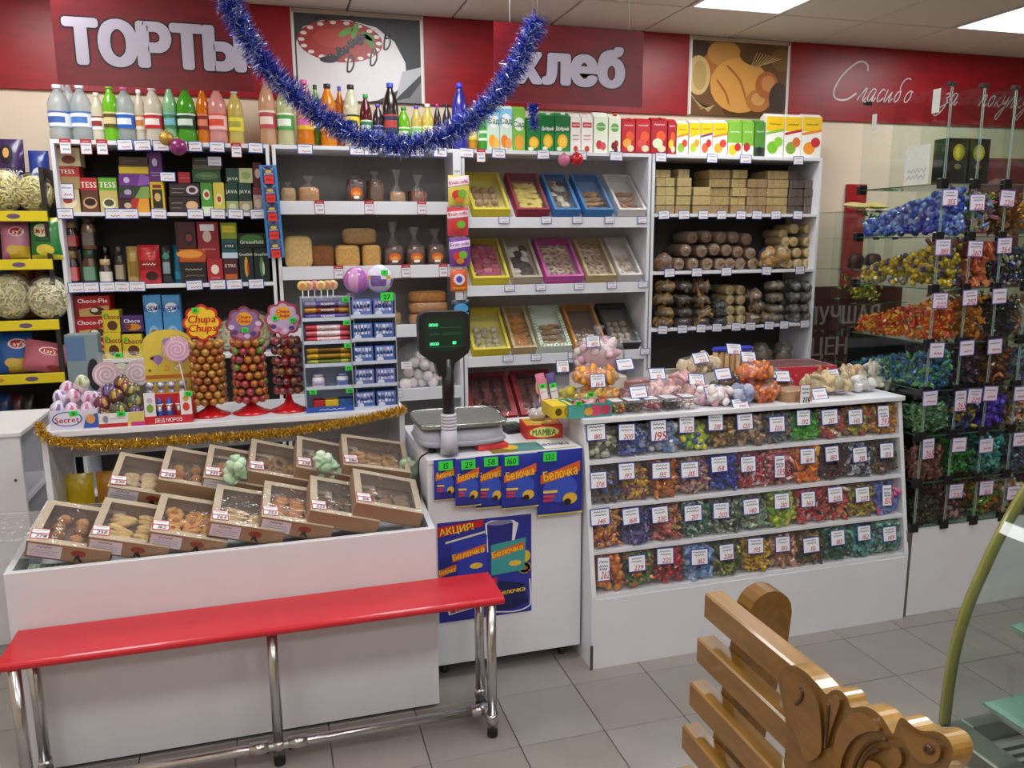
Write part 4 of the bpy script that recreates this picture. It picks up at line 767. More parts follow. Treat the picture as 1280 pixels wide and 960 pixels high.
p = pY(285, 392, 4.62); noodles((p.x, 4.66, z), .075, .06, .085, 'bag of pale curly corn snacks beside blue cake boxes', 3); p = pY(318, 392, 4.62); noodles((p.x+.01, 4.66, z), .085, .06, .10, 'large bag of pale corn snacks at tea rack side', 4)
# ================================================================== crisp rack goods
def rbag(x0, x1, yb, yt, Y, c, spec, label, rot=0, d=.07, crimp=None, z0=None, name='crisp_bag', roll=0):
    A, B = sx(x0, Y, z0+.08), sx(x1, Y, z0+.08); zt = sz(yt, (A+B)/2, Y)
    return pouch(name, label, 'crisps', ((A+B)/2, Y+d/2, z0), B-A, zt-z0, d, c, spec, (-.12, roll, rot), crimp=crimp)
lay = [('r', .3, 1, 0, .35, '#e6c23a'), ('e', .62, .72, .28, .13, '#f0e6e0'), ('e', .62, .72, .24, .1, '#c8252a'), ('t', "Lay's", .62, .72, .12, '#f6f0ea'), ('e', .45, .25, .24, .12, '#e8c860')]
z = ZR[4]
rbag(-4, 31, 262, 171, 4.60, '#3b2058', [('e', .4, .78, .26, .14, '#1a1018'), ('e', .4, .8, .12, .07, '#d8a060'), ('r', 0, 1, .42, .6, '#16121c'), ('t', 'STRONG', .5, .51, .13, '#f0eef4'), ('e', .4, .25, .3, .1, '#d8b050'), ('e', .7, .28, .18, .1, '#6a4a9a')], 'dark purple crisp bag behind corn snacks on the top rack shelf', z0=z)
rbag(36, 62, 262, 186, 4.62, '#22398a', [('e', .5, .55, .36, .16, '#d8dce8'), ('e', .45, .55, .18, .08, '#6a7ab8'), ('r', .1, .9, .1, .25, '#d8d4dc')], 'small dark blue snack bag beside purple bag on top rack shelf', z0=z)
for px, Y, rx, rz, lb in ((6, 4.55, .085, .10, 'bag of curly yellow corn snacks under the dark purple bag'), (43, 4.54, .085, .088, 'bag of curly yellow corn snacks under the small blue bag')):
    noodles((sx(px, Y, z+.1), Y, z), rx, .055, rz, lb, int(px)+11, '#e2d68c')
z = ZR[3]
rbag(-2, 34, 318, 276, 4.50, '#d58aa8', lay, 'pale pink potato crisp bag on second rack shelf', z0=z, crimp='#c8709a'); rbag(35, 76, 316, 271, 4.47, '#1f7a36', [('e', .42, .68, .3, .16, '#e8e6c0'), ('t', "Lay's", .42, .68, .13, '#c8252a'), ('r', .2, .65, .42, .52, '#12502a'), ('e', .5, .22, .3, .13, '#e0cc4a')], 'green potato crisp bag on second rack shelf', z0=z, crimp='#d8cf3a', rot=-.1)
z = ZR[2]
rbag(-4, 18, 400, 335, 4.66, '#2a4f8a', [('r', .2, .8, .3, .6, '#8aa8d0')], 'blue snack bag behind corn snacks on third rack shelf', z0=z, d=.04); rbag(17, 42, 400, 325, 4.66, '#d8891e', [('e', .5, .7, .3, .1, '#e8b84a'), ('r', .2, .8, .3, .5, '#b8641a')], 'orange snack bag behind corn snacks on third rack shelf', z0=z, d=.04); rbag(42, 60, 400, 328, 4.68, '#c87a1c', [('e', .5, .6, .3, .1, '#e0a040')], 'narrow orange snack bag beside wider orange bag', z0=z, d=.04)
for px, Y, rx, rz, lb, c in ((14, 4.53, .10, .115, 'big bag of pale spiral corn snacks in front of orange bag', '#e2daa4'), (61, 4.51, .095, .105, 'knotted bag of puffy pale corn balls hanging over rack edge', '#e8e2b8')):
    noodles((sx(px, Y, z+.1), Y, z), rx, .06, rz, lb, int(px)+31, c)
z = ZR[1]
rbag(-6, 39, 462, 417, 4.52, '#2b68b8', lay, 'blue potato crisp bag on lowest visible rack shelf', z0=z); rbag(22, 76, 462, 428, 4.47, '#c56a7e', lay[1:4]+[('e', .8, .2, .2, .1, '#8a3a2a')], 'deep pink potato crisp bag lying tilted on lowest visible rack shelf', z0=z, roll=.22)
z = ZR[0]
for i, (px, c) in enumerate(((6, '#23407a'), (22, '#5a1a2a'), (36, '#2a2424'))): rbag(px-8, px+8, 512, 494, 4.6, c, None, ('dark blue', 'dark red', 'blackish')[i]+' snack packet on the bottom rack shelf above side counter', z0=z, d=.05)
noodles((sx(60, 4.6, z+.05), 4.6, z), .09, .06, .06, 'bag of beige corn snacks on the bottom rack shelf', 77, '#b8ac80')
# ================================================================== bread shelves
BR, BRD = '#b98a4a', '#7a4a24'
def loaf_mesh(w, d, h, c, top, key, cuts=0):
    random.seed(key); b = MB(); b.ell(0, 0, h/2, w/2, d/2, h/2, lambda f, i: mixh(c, top, max(0, min(1, (f-.35)*2.2))), 18, 12, .42, .012)
    for k in range(cuts): b.box(-w*.48+w*.96*k/cuts, -w*.48+w*.96*k/cuts+.0015, -d*.505, d*.505, h*.1, h*.99, mixh(c, '#000000', .3))
    return mesh(b, 'loaf_crust', 'bake')
def loaf(label, px, Y, z0, w, d, h, c, top, key, bag=None, sticker=False, rot=0, group=None, tip=.07, cuts=0, lift=0, roll=0):
    x = sx(px, Y, z0+h/2)
    t = thing('bread_loaf', label, 'bread', (x, Y, z0+lift), (0, roll, rot), group); put('loaf_crust', loaf_mesh(w, d, h, c, top, key, cuts), t)
    if sticker:
        fr = Fr((0, -d/2-.004, h*.45)); b = MB().disc(fr, 0, 0, w*.32, h*.2, '#d8641c', 1, 16).disc(fr, 0, -.006, w*.2, h*.10, '#e8a04a', 2, 12).rect(fr, -w*.15, w*.15, -h*.24, -h*.14, '#f0ece6', 2); put('round_sticker', b, t, mats='print')
    if bag:
        b = MB(); b.ell(0, 0, h*.52, w*.53, d*.53, h*.52, '#ffffff', 16, 10, .55, .03); b.v = [(p[0], p[1], max(0, p[2])) for p in b.v]
        put('clear_bag', b, t, mats='bag_film')
        b = MB(); n = 9; vs = []
        for k, (r, zz) in enumerate(((.42*w, h*.98), (.10*w, h*1.0+tip*.35), (.09*w, h+tip*.45), (.30*w, h+tip))):
            for j in range(n): a = 2*PI*j/n; rr = r*(1+random.uniform(-.2, .2)); vs.append((rr*math.cos(a), rr*.6*math.sin(a), zz))
        b.add(vs, [(k*n+j, k*n+(j+1) % n, (k+1)*n+(j+1) % n, (k+1)*n+j) for k in range(3) for j in range(n)], '#ffffff', True); put('bag_twist', b, t, mats='bag_film')
    return t
z = ZB[4]; Yb = 4.62
loaf('small bagged pale loaf next to the blue gum strip', 361, Yb, z, .075, .13, .085, '#a8834e', '#b8935c', 1, True, tip=.03); loaf('bagged tan loaf with peaked wrapper on upper bread shelf', 386, Yb, z, .11, .14, .09, '#b07a42', '#c08c50', 2, True, tip=.06)
loaf('bagged dark loaf with orange sticker on upper bread shelf', 444, Yb, z, .095, .13, .135, '#5c3620', '#4a2a18', 3, True, True, tip=.02); loaf('sliced dark loaf standing on end beside stickered loaf', 469, Yb, z, .085, .13, .13, '#7a5432', '#5a3a20', 4, True, cuts=6, tip=.05)
loaf('clear bag with small brown loaf under its peak', 496, Yb, z, .09, .12, .07, '#a88460', '#a07040', 5, True, tip=.12); loaf('bagged reddish sliced half loaf at upper shelf end', 522, Yb, z, .095, .12, .075, '#7c4426', '#8a5230', 6, True, tip=.09, cuts=5)
z = ZB[3]
loaf('tall pale unwrapped white loaf standing on end', 373, Yb, z, .15, .14, .175, '#d2ac6c', '#dcbc80', 7); loaf('dark crusted tin loaf beside tall pale loaf', 403, Yb+.02, z, .13, .15, .125, '#7c4c22', '#8a5626', 8)
loaf('round-topped golden tin loaf beneath the floury loaf', 434, Yb, z, .135, .14, .125, '#c89852', '#d0a45e', 9); loaf('golden tin loaf beneath the floury loaf, next to bagged loaves', 463.5, Yb, z, .105, .14, .125, '#c89852', '#d0a45e', 10); loaf('floury brown loaf lying across two golden loaves', 449, Yb, z+.125, .185, .13, .09, '#a07c4a', '#b89a6c', 11)
for px, lb, tp, k in ((491.5, 'bagged dark loaf with orange sticker and tall twisted peak', .13, 12), (518.5, 'bagged dark loaf with orange sticker between two like loaves', .10, 13), (544, 'bagged dark loaf with orange sticker beside the sweets strip', .09, 14)):
    loaf(lb, px, Yb-.02, z, .105, .13, .12, '#5c341c', '#4c2a18', k, True, True, tip=tp)
z = ZB[2]
for i, (px, dz, w, lb) in enumerate(((537, 0, .24, 'long bagged bun loaf lying flat at lowest bread shelf bottom'), (535, .065, .22, 'long glossy bun loaf stacked above another'), (534, .125, .21, 'long golden bun loaf on top of the bun stack'))):
    loaf(lb, px, Yb-.03, z+dz, w, .12, .066, '#ad713a', '#c08a4c', 20+i, i < 2, tip=.02)
loaf('small bagged roll behind the yellow packet', 492, Yb, z, .08, .1, .075, '#a87c42', '#b88a50', 25, True, tip=.03)
standpouch(483, 494, 410, 372, 4.53, '#d8c41e', None, 'narrow yellow packet standing behind the gum stand', z, .03, name='snack_packet', cat='packet')
z = ZB[1]; mg = [mesh(MB().ell(0, 0, 0, .034, .034, .03, c, 9, 6, 1, .05), 'meringue', 'fruit') for c in ('#ece4e4', '#e6d4d6', '#f0ecec')]
random.seed(5)
for i, (px, py) in enumerate([(506, 480), (516, 484), (528, 483), (541, 482), (511, 465), (523, 468), (535, 470), (547, 470), (518, 453), (531, 456), (541, 459), (526, 444), (509, 490), (536, 443)]):
    p = pY(px, py, 4.56+.02*(i % 3)); k = .0
    tag(put('meringue', mg[i % 3], loc=(p.x, p.y, max(z+.028, p.z)), rot=(random.random(), random.random(), 0)), 'white and pinkish meringue puff in the heap behind the scale', 'meringue', 'meringues heaped on the lower bread shelf')
o = tag(put('meringue_bag', lumpy(.16, .12, .135, .04), loc=(sx(525, 4.62, z+.1), 4.60, z), mats='bag_film'), 'large clear bag over the heap of meringues', 'bag')
card((sx(507, 4.5, .95), 4.47, .93), .06, .04, '', 'white price card on the meringue bag', '#eeeef4')
bluecards([399, 461, 527], YS-.014, ZB[4]+.012, 'red-topped price card on the upper bread shelf lip', 'bread price cards upper', red=(399, 461, 527)); bluecards([423, 507, 554], YS-.014, ZB[3]+.012, 'red-topped price card on the middle bread shelf lip', 'bread price cards middle', red=(423, 507, 554))
bluecards([500, 565], YS-.014, ZB[1]+.012, 'narrow blue-bordered price card on the meringue shelf lip', 'price cards by the meringues', w=.03)
# gum strip and sweets strip hanging on the rack fronts
A = pY(329, 206, 4.47); B = pY(355, 322, 4.47); w = .085; h = A.z-B.z
t = tag(put('gum_strip', MB().box(-w/2, w/2, 0, .004, 0, h, '#3f97d8'), loc=((A.x+B.x)/2, 4.478, B.z), rot=(0, -.035, 0), mats='card'), 'blue hanging card strip of five candy packs with red price squares', 'sweets strip')
for k in range(5):
    zz = h*(k+.5)/5
    q = put('candy_pack', pouch_mesh(.06, h/5.6, .014, '#33407e', '#22305e', 4, 5), t, (0, -.006, zz-h/11), mats='pouch')
    put('pack_print', MB().disc(Fr((0, -.0145, h*.12)), 0, 0, .016, .008, '#d8b83a', 1).scrib(Fr((0, -.0145, h*.095)), -.022, .022, 0, .01, '#e8e0f0', 1), q, mats='print')
    put('red_price_square', MB().box(-.023, .023, -.016, -.015, zz-h/11-.004, zz-h/11+.036, '#e5352a').scrib(Fr((0, -.016, zz-h/11+.016)), -.014, .014, 0, .014, '#8a120e', 1, 5), t, mats='card')
t = thing('sweets_strip', 'white hanging plastic strip with five bagged chewy sweets', 'sweets strip', (sx(573, 4.47, 1.7), 4.478, 0))
zt, zb = pY(571, 187, 4.478).z, pY(573, 395, 4.478).z
put('hanging_strip', MB().box(-.022, .022, 0, .002, zb, zt, '#e6e6ea'), t, mats='plastic')
put('strip_figures', MB().scrib(Fr((0, 0, pY(571, 214, 4.478).z)), -.015, .015, 0, .012, '#3a4a9a', 1), t, mats='ink')
ft = lambda c: [('t', 'Fruit-tella', .5, .78, .12, c, 1, .12), ('e', .4, .35, .26, .16, '#d83a2a'), ('e', .65, .4, .22, .14, '#7ab83a'), ('e', .5, .18, .2, .1, '#e8902a')]
for i, (y0, y1, c, sp, lb, wd) in enumerate(((219, 257, '#e2cf5c', [('p', [(0, .6), (1, .72), (1, 1), (0, .9)], '#f0e0e6')]+ft('#c8286a'), 'yellow sweets bag with fruit', .118), (259, 295, '#d0414c', [('p', [(0, .6), (1, .68), (1, .9), (0, .84)], '#f0dce0')]+ft('#c8286a')[:3], 'red sweets bag', .118), (297, 333, '#7b3f98', [('p', [(0, .6), (1, .7), (1, .92), (0, .84)], '#e8d8ee')]+ft('#8a2a9a')[:4], 'purple sweets bag', .118), (337, 364, '#dc5a2a', [('e', .5, .55, .36, .26, '#e8e0ea'), ('e', .5, .55, .2, .16, '#5a4ab0'), ('r', .1, .9, .08, .2, '#f0b02a')], 'orange sweets bag with violet badge', .095), (375, 396, '#1d2a3e', [('e', .5, .5, .4, .3, '#4aa0d8'), ('r', .1, .9, .1, .25, '#8ab8d8')], 'dark blue sweets bag', .11))):
    z1, z0 = pY(573, y0, 4.46).z, pY(573, y1, 4.46).z
    q = put('sweets_bag', pouch_mesh(wd, z1-z0, .024, c, None, 6, 7), t, (.004*(-1)**i, -.014, z0), mats='pouch'); q['label'] = lb
    put('printed_front', prints(MB(), FnFr(lambda a, b, hh, f=pillow(wd, z1-z0, .024): f(a, b, hh+.0012)), wd, z1-z0, sp), q, mats='print')
# ================================================================== boxed biscuits on sloping shelves
CK = {}
def cookie(kind, c):
    key = (kind, c)
    if key in CK: return CK[key]
    random.seed(len(CK)); b = MB()
    if kind == 'round': b.ell(0, 0, 0, .03, .03, .011, lambda f, i: vary(c, 14), 12, 5, .9, .04)
    elif kind == 'ring':
        vs = []; n = 14
        for i in range(n):
            for j in range(7): a, q = 2*PI*i/n, 2*PI*j/7; r = .024+.0115*math.cos(q); vs.append((r*math.cos(a), r*math.sin(a), .0105*math.sin(q)))
        b.add(vs, [(i*7+j, ((i+1) % n)*7+j, ((i+1) % n)*7+(j+1) % 7, i*7+(j+1) % 7) for i in range(n) for j in range(7)], c, True)
    elif kind == 'stick': b.ell(0, 0, 0, .045, .013, .011, lambda f, i: vary(c, 14), 8, 6, .7, .04)
    elif kind == 'square': b.box(-.027, .027, -.022, .022, -.007, .007, c, .004)
    elif kind == 'tri': b.prism(Fr((0, 0, -.006), (1, 0, 0), (0, 1, 0)), [(-.035, -.02), (.035, -.02), (.005, .035)], .012, c)
    elif kind == 'flower':
        for i in range(8): b.ell(.02*math.cos(i*PI/4), .02*math.sin(i*PI/4), 0, .014, .014, .009, c, 6, 4)
        b.ell(0, 0, .004, .012, .012, .009, mixh(c, '#8a3a1a', .5), 8, 4)
    elif kind == 'ball': b.ell(0, 0, 0, .022, .022, .019, lambda f, i: vary(c, 12), 9, 6, 1, .04)
    CK[key] = mesh(b, 'biscuit', 'bake'); return CK[key]
def tray(label, org, R, w, d, h, c, kind, cc, what, seed, rim=None, film=True, n=(3, 4), inner=None, stripe=None, fill=1.0, layers=1, win=.016):
    """open carton: origin at its front-bottom-left corner, R its rotation matrix; biscuits lie inside as things of their own"""
    random.seed(seed); th = .003; inner = inner or mixh(c, '#ffffff', .3)
    t = thing('biscuit_box', label, 'box', org, R)
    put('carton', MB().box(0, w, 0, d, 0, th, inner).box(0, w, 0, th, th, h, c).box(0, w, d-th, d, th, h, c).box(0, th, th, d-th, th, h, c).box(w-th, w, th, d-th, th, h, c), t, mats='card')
    rc = rim or c; rm = MB()
    for a in ((0, w, 0, win), (0, w, d-win, d), (0, win, win, d-win), (w-win, w, win, d-win)): rm.box(*a, h, h+.0015, rc)
    if stripe:
        f = Fr((0, 0, h+.0015), (1, 0, 0), (0, 1, 0))
        for k in range(int(w/.022)): x = .004+k*.022; rm.poly(f, [(x, .001), (x+.009, .001), (x+.016, win), (x+.007, win)], stripe, 1)
        for k in range(int(d/.022)):
            y = .004+k*.022
            for xx in (0, w-win): rm.poly(f, [(xx, y), (xx+win, y+.008), (xx+win, y+.016), (xx, y+.008)], stripe, 1)
    put('box_rim', rm, t, mats='card')
    if film: put('film_window', MB().add([(0, 0, h+.0025), (w, 0, h+.0025), (w, d, h+.0025), (0, d, h+.0025)], [(0, 1, 2, 3)], '#ffffff'), t, mats='film')
    RM = R.to_4x4() if isinstance(R, Matrix) else Euler(R).to_matrix().to_4x4(); base = Matrix.Translation(org) @ RM
    nx, ny = n; cs = cc if isinstance(cc, (list, tuple)) else [cc]
    for L in range(layers):
        for i in range(nx):
            for j in range(ny):
                if (j+.5)/ny > fill: continue
                x = .032+(w-.064)*(i+.5)/nx+random.uniform(-.006, .006); y = .03+(d-.06)*(j+.5)/ny+random.uniform(-.006, .006)
                e = Euler((random.uniform(-.3, .3), random.uniform(-.3, .3), random.uniform(-.4, .4) if kind in ('stick', 'square') else random.uniform(0, 6))).to_matrix().to_4x4()
                Mx = base @ Matrix.Translation((x, y, min(h-.022, .016+.018*L)+.003*((i+j) % 2))) @ e
                o = put({'ring': 'ring_biscuit', 'stick': 'finger_biscuit', 'square': 'wafer', 'tri': 'triangle_biscuit', 'flower': 'flower_biscuit', 'ball': 'bun'}.get(kind, 'biscuit'), cookie(kind, random.choice(cs)), loc=Mx.to_translation(), rot=Mx.to_euler())
                tag(o, what, 'biscuit', what)
    return t
ST = math.sin(TILT); RT = Euler((TILT, 0, 0)).to_matrix()
def rowbox(row, x0, x1, c, kind, cc, lb, seed, **k):
    zf = ZCc[row]; y = YS+.02; A = sx(x0, y, zf+.03); B = sx(x1, y, zf+.03)
    yaw = k.pop('yaw', 0); R = (Euler((TILT, 0, 0)).to_matrix()) @ Euler((0, 0, yaw)).to_matrix()
    tray(lb, (A, y, zf+.0085), R, B-A-.004, k.pop('d', .345), k.pop('h', .06), c, kind, cc, 'biscuit in the '+lb, seed, **k)
rowbox(3, 590, 637, '#e0cf2e', 'ball', ['#b08a5c', '#c09a6c'], 'yellow carton of pale brown biscuits on the top sloping shelf', 101, n=(3, 5), fill=.7)
rowbox(3, 645, 686, '#8a1f3a', 'square', ['#d8c45a', '#e0cc68'], 'crimson carton of yellow wafers on the top sloping shelf', 102, rim='#9c2440', n=(3, 6), fill=.8, layers=2)
rowbox(3, 691, 724, '#3a78b8', 'round', ['#7a6248', '#d8cfc0', '#5a4432'], 'blue carton of dark striped biscuits on the top sloping shelf', 103, rim='#4a88c4', n=(3, 6)); rowbox(3, 729, 765, '#3a78b8', 'stick', ['#b08048', '#c0925a'], 'blue carton of golden stick biscuits on the top sloping shelf', 104, rim='#4a88c4', n=(3, 6), fill=.7)
rowbox(3, 771, 806, '#d8d4d2', 'stick', ['#a87240', '#98653a'], 'white tray of brown stick biscuits on the top sloping shelf', 105, n=(2, 6), fill=.7)
rowbox(2, 590, 636, '#e0cf2e', 'round', ['#b84a68', '#a83c58', '#c46880'], 'yellow carton of pink iced biscuits on the middle sloping shelf', 106, n=(3, 7), layers=2); rowbox(2, 640, 677, '#b8ab94', 'round', ['#4a3a30', '#d8d2c8', '#3a2c26'], 'tan carton of dark chocolate biscuits on the middle sloping shelf', 107, n=(3, 6))
rowbox(2, 681, 728, '#c854a8', 'ring', ['#c0a48c', '#b08e78', '#d0bca8'], 'magenta carton of ring biscuits on the middle sloping shelf', 108, n=(3, 6)); rowbox(2, 732, 768, '#c0ab78', 'ring', ['#b89a82', '#c8b09a'], 'tan carton of ring biscuits on the middle sloping shelf', 109, n=(3, 6))
rowbox(2, 772, 801, '#d4ccca', 'ball', ['#d8c8b4', '#ccb8a4'], 'clear-topped white tray of cream balls on the middle sloping shelf', 110, n=(3, 6), fill=.7)
rowbox(1, 590, 637, '#e0cf2e', 'ball', ['#d8d2c6', '#c8bfb0', '#b8ac9c'], 'yellow carton of white iced balls on the low sloping shelf', 111, n=(3, 6), fill=.7); rowbox(1, 640, 670, '#c4ad7c', 'tri', ['#c07a2a', '#cc8836'], 'tan carton of orange triangle biscuits on the low sloping shelf', 112, n=(3, 7))
rowbox(1, 674, 713, '#dfe8da', 'stick', ['#a8844e', '#b8965e'], 'green-striped carton of stick biscuits on the low sloping shelf', 113, n=(3, 6), stripe='#7aa878', win=.022, fill=.6); rowbox(1, 717, 757, '#c98a3c', 'round', ['#8a6a4e', '#9a7a5c'], 'orange-edged carton of brown biscuits on the low sloping shelf', 114, n=(3, 6), inner='#6a5244', fill=.5)
rowbox(1, 761, 799, '#23241f', 'ball', ['#a08c78', '#b8a48e'], 'black carton of pale biscuits on the low sloping shelf', 115, n=(3, 6), inner='#5c5248', fill=.6)
for x0, x1, s in ((588, 646, 116), (650, 700, 117)): rowbox(0, x0, x1, '#b02432', 'round', ['#7a3a34', '#8a4a40'], 'red glossy carton beside the scale on bottom sloping shelf' if s == 116 else 'red glossy carton behind the lollipop cup on bottom sloping shelf', s, n=(3, 6), inner='#5a1820', win=.03)
for row, pxs in ((3, (630, 683, 722, 762, 803)), (2, (637, 676, 724, 765, 804)), (1, (635, 670, 716, 806)), (0, (640,))):
    for q in pxs:
        zz = ZCc[row]; card((sx(q, YS-.018, zz), YS-.018, zz-.025), .062, .042, '', 'blue-bordered price card on the %s sloping shelf lip' % ('bottom', 'low', 'middle', 'top')[row], group='cards on the %s sloping shelf' % ('bottom', 'low', 'middle', 'top')[row])
# ================================================================== biscuit packs
def wrapped(name, label, loc, w, d, h, c, group, seed, ridges=8):
    key = ('wrap', round(w, 3), round(h, 3), c)
    if key not in CK:
        random.seed(seed); b = MB()
        for k in range(ridges): x = -w/2+w*k/ridges; b.box(x+.0006, x+w/ridges-.0006, 0, d, 0, h, vary(c, 9), .0025)
        f = MB().box(-w/2-.001, w/2+.001, -.0015, d, 0, h+.0012, '#ffffff', .003)
        CK[key] = (mesh(b, 'biscuits', 'bake'), mesh(f, 'clear_wrap', 'film'))
    t = thing(name, label, 'biscuits', loc, (0, 0, 0), group); put('biscuits', CK[key][0], t); put('clear_wrap', CK[key][1], t)
TN, TN2, DK = '#bfa366', '#a88552', '#5a4436'
z = ZD[4]; lh = .054
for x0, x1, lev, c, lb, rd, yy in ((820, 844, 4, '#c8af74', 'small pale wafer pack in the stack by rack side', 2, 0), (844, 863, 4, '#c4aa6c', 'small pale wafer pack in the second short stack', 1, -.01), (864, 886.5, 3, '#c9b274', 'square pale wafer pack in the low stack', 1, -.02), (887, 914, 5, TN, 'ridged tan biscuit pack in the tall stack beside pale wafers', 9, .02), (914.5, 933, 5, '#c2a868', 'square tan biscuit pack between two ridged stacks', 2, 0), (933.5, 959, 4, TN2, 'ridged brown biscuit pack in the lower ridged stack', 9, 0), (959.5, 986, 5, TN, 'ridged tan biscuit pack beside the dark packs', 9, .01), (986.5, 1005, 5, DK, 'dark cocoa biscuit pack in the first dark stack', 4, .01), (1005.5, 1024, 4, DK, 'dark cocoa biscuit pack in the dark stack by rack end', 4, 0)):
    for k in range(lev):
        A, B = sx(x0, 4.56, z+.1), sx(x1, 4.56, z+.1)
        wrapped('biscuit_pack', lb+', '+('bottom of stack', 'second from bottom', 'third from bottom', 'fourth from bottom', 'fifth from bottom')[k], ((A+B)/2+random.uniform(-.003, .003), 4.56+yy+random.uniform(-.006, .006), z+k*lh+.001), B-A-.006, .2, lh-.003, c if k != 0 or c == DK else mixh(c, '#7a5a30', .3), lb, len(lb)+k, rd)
wrapped('biscuit_pack', 'pale wafer packet lying on the short wafer stack', (sx(857, 4.55, 2.03), 4.57, z+4*lh+.001), .075, .16, .05, '#cdb67e', 'odd wafer', 9, 2); wrapped('biscuit_pack', 'pale wafer packet topping the stack by rack side', (sx(831, 4.55, 2.03), 4.57, z+4*lh+.001), .10, .16, .045, '#c8af74', 'odd wafer', 10, 3)
bluecards([830, 855, 879, 902, 926, 946, 970, 997], YS, ZD[4]+.012, 'blue-bordered price card on the biscuit pack shelf edge', 'price cards under the packs', w=.07)
rollm = {}
def rollmesh(c, e, r, L):
    k = (c, e, r, L)
    if k not in rollm:
        random.seed(len(rollm)+40); b = MB().lathe([(.6*r, 0), (r*.97, .004), (r, .012), (r, L-.01), (r*.9, L)], 16, [e, mixh(e, c, .5), c, c])
        b.f.append(list(range(15, -1, -1))); b.c.append(e); b.mi.append(0); b.sm.append(False)
        f = MB().lathe([(r*.2, -.012), (r*.7, -.004), (r*1.03, .004), (r*1.03, L)], 12, '#ffffff', cap=False)
        rollm[k] = (mesh(b, 'biscuit_roll', 'bake'), mesh(f, 'clear_wrap', 'bag_film'))
    return rollm[k]
def roll(label, px, py, Y, r, c, e, group, L=.2, z0=None):
    p = pY(px, py, Y); zz = p.z if z0 is None else max(p.z, z0+r+.001)
    t = thing('wrapped_roll', label, 'biscuits', (p.x, Y, zz), (-PI/2, 0, 0), group); a, b = rollmesh(c, e, r, L)
    put('biscuit_stack', a, t); put('clear_wrap', b, t)
z = ZD[3]
lb = 'brown bagged gingerbread roll seen end-on, heaped on middle shelf'
for px, py in [(849, 330), (867, 330), (885, 330), (901, 331), (913, 330), (926, 330), (942, 331), (858, 313), (878, 314), (894, 312), (909, 313), (923, 315), (939, 317)]:
    roll(lb, px, py, 4.56, .037, '#6d4a2c', '#8a6238', 'gingerbread rolls middle shelf', z0=z)
lb2 = 'brown bagged gingerbread roll lying on top of the gingerbread heap'
for px, py in [(866, 297), (884, 296), (902, 297), (918, 297), (934, 299)]: roll(lb2, px, py, 4.57, .037, '#7a5632', '#805632', 'gingerbread rolls on top')
random.seed(3)
for lb, px, Y, rx, rz, c in (('loose clear bag of small gingerbreads at the shelf front corner', 829, 4.56, .055, .055, '#7a5430'), ('soft bag of tan dried biscuits beside the gingerbread heap', 958, 4.56, .05, .07, '#a87f42'), ('soft bag of round tan biscuits next to pale rolls', 975, 4.58, .055, .08, '#b08a4a')):
    filled_bag(lb, (sx(px, Y, z+.05), Y, z), rx, .06, rz, [cookie('round', c), cookie('ball', c)], 14, kn=False, seed=px)
for py, pxs in ((331, (986, 998, 1010)), (316, (984, 997, 1011)), (302, (983, 993, 1010)), (286, (994, 1011)), (293, (980,))):
    for px in pxs: roll('pale cream biscuit roll in the pyramid at rack end', px, py, 4.56 if px > 981 else 4.60, .0315, '#b89a5a', '#d8bd7c', 'pale rolls pyramid', z0=z)
bluecards([837, 871, 908, 958, 1000], YS, ZD[3]+.012, 'blue-bordered price card on the gingerbread shelf edge', 'price cards under the rolls', w=.07)
z = ZD[2]
def softbag(label, px, py, rx, rz, c, kind, group, Y=4.57, n=12, seed=0):
    p = pY(px, py, Y); filled_bag(label, (p.x, Y, max(z+.001, p.z-rz)), rx, .08, rz, [cookie(kind, c), cookie(kind, mixh(c, '#000000', .2))], n, kn=False, group=group, seed=seed, sc=.72)
for j, (x0, c, kind, lb) in enumerate(((828, '#9c7a40', 'round', 'flat bag of golden oat biscuits in the column by rack side'), (851, '#4a3626', 'stick', 'flat bag of dark rusk sticks in the second column'), (874, '#8a6636', 'stick', 'flat bag of brown stick biscuits in the third column'))):
    for k, py in enumerate((404, 390, 374, 358)): softbag(lb+', '+('bottom', 'second from bottom', 'second from top', 'top')[k], x0+(k % 2)*2, py, .056, .032, c, kind, lb, seed=j*7+k)
for k, py in enumerate((404, 390, 382)): softbag('flat bag of charcoal biscuits before the pale logs, '+('bottom', 'middle', 'top')[k], 897, py, .052, .03, '#3a3836', 'round', 'charcoal bags', seed=40+k)
for k, py in enumerate((402, 388, 375, 363)):
    for px in (913, 927): roll('short cream biscuit log in the small stack', px, py, 4.56, .031, '#bba063', '#cdb67c', 'cream logs lower shelf', z0=z)
for k, (px, py) in enumerate(((938, 400), (952, 400), (944, 382), (940, 370))): softbag('twisted clear bag of brown biscuits beside the cream logs', px, py, .045, .036, '#7a6044', 'round', 'twisted bags', seed=60+k)
for k, py in enumerate((402, 386, 371, 357)):
    softbag('bag of grey-brown round biscuits in the wide column, '+('bottom', 'second from bottom', 'second from top', 'top')[k], 966, py, .062, .033, '#7c6c50', 'ball', 'grey-brown bags', seed=80+k)
    for px in (990, 1003): softbag('round bag of grey glazed biscuits at rack end, %s of its column' % ('bottom', 'second from bottom', 'second from top', 'top')[k], px, py, .034, .033, '#6e6a62', 'ball', 'grey glazed bags', n=9, seed=90+k)
bluecards([828, 853, 876, 896, 920, 938, 961, 980, 1006], YS, ZD[2]+.012, 'blue-bordered price card on the bagged biscuit shelf edge', 'price cards under the bags', w=.07)
z = ZD[1]
for k, px in enumerate((950, 978)): filled_bag('dark bag of biscuits on the low shelf behind the red pastry box' if k else 'dark bag of brown biscuits on the low shelf behind wafer tubes', (sx(px, 4.58, z+.05), 4.58, z), .07, .08, .11, [cookie('round', '#5a4a38')], 12, kn=False, seed=33+k)
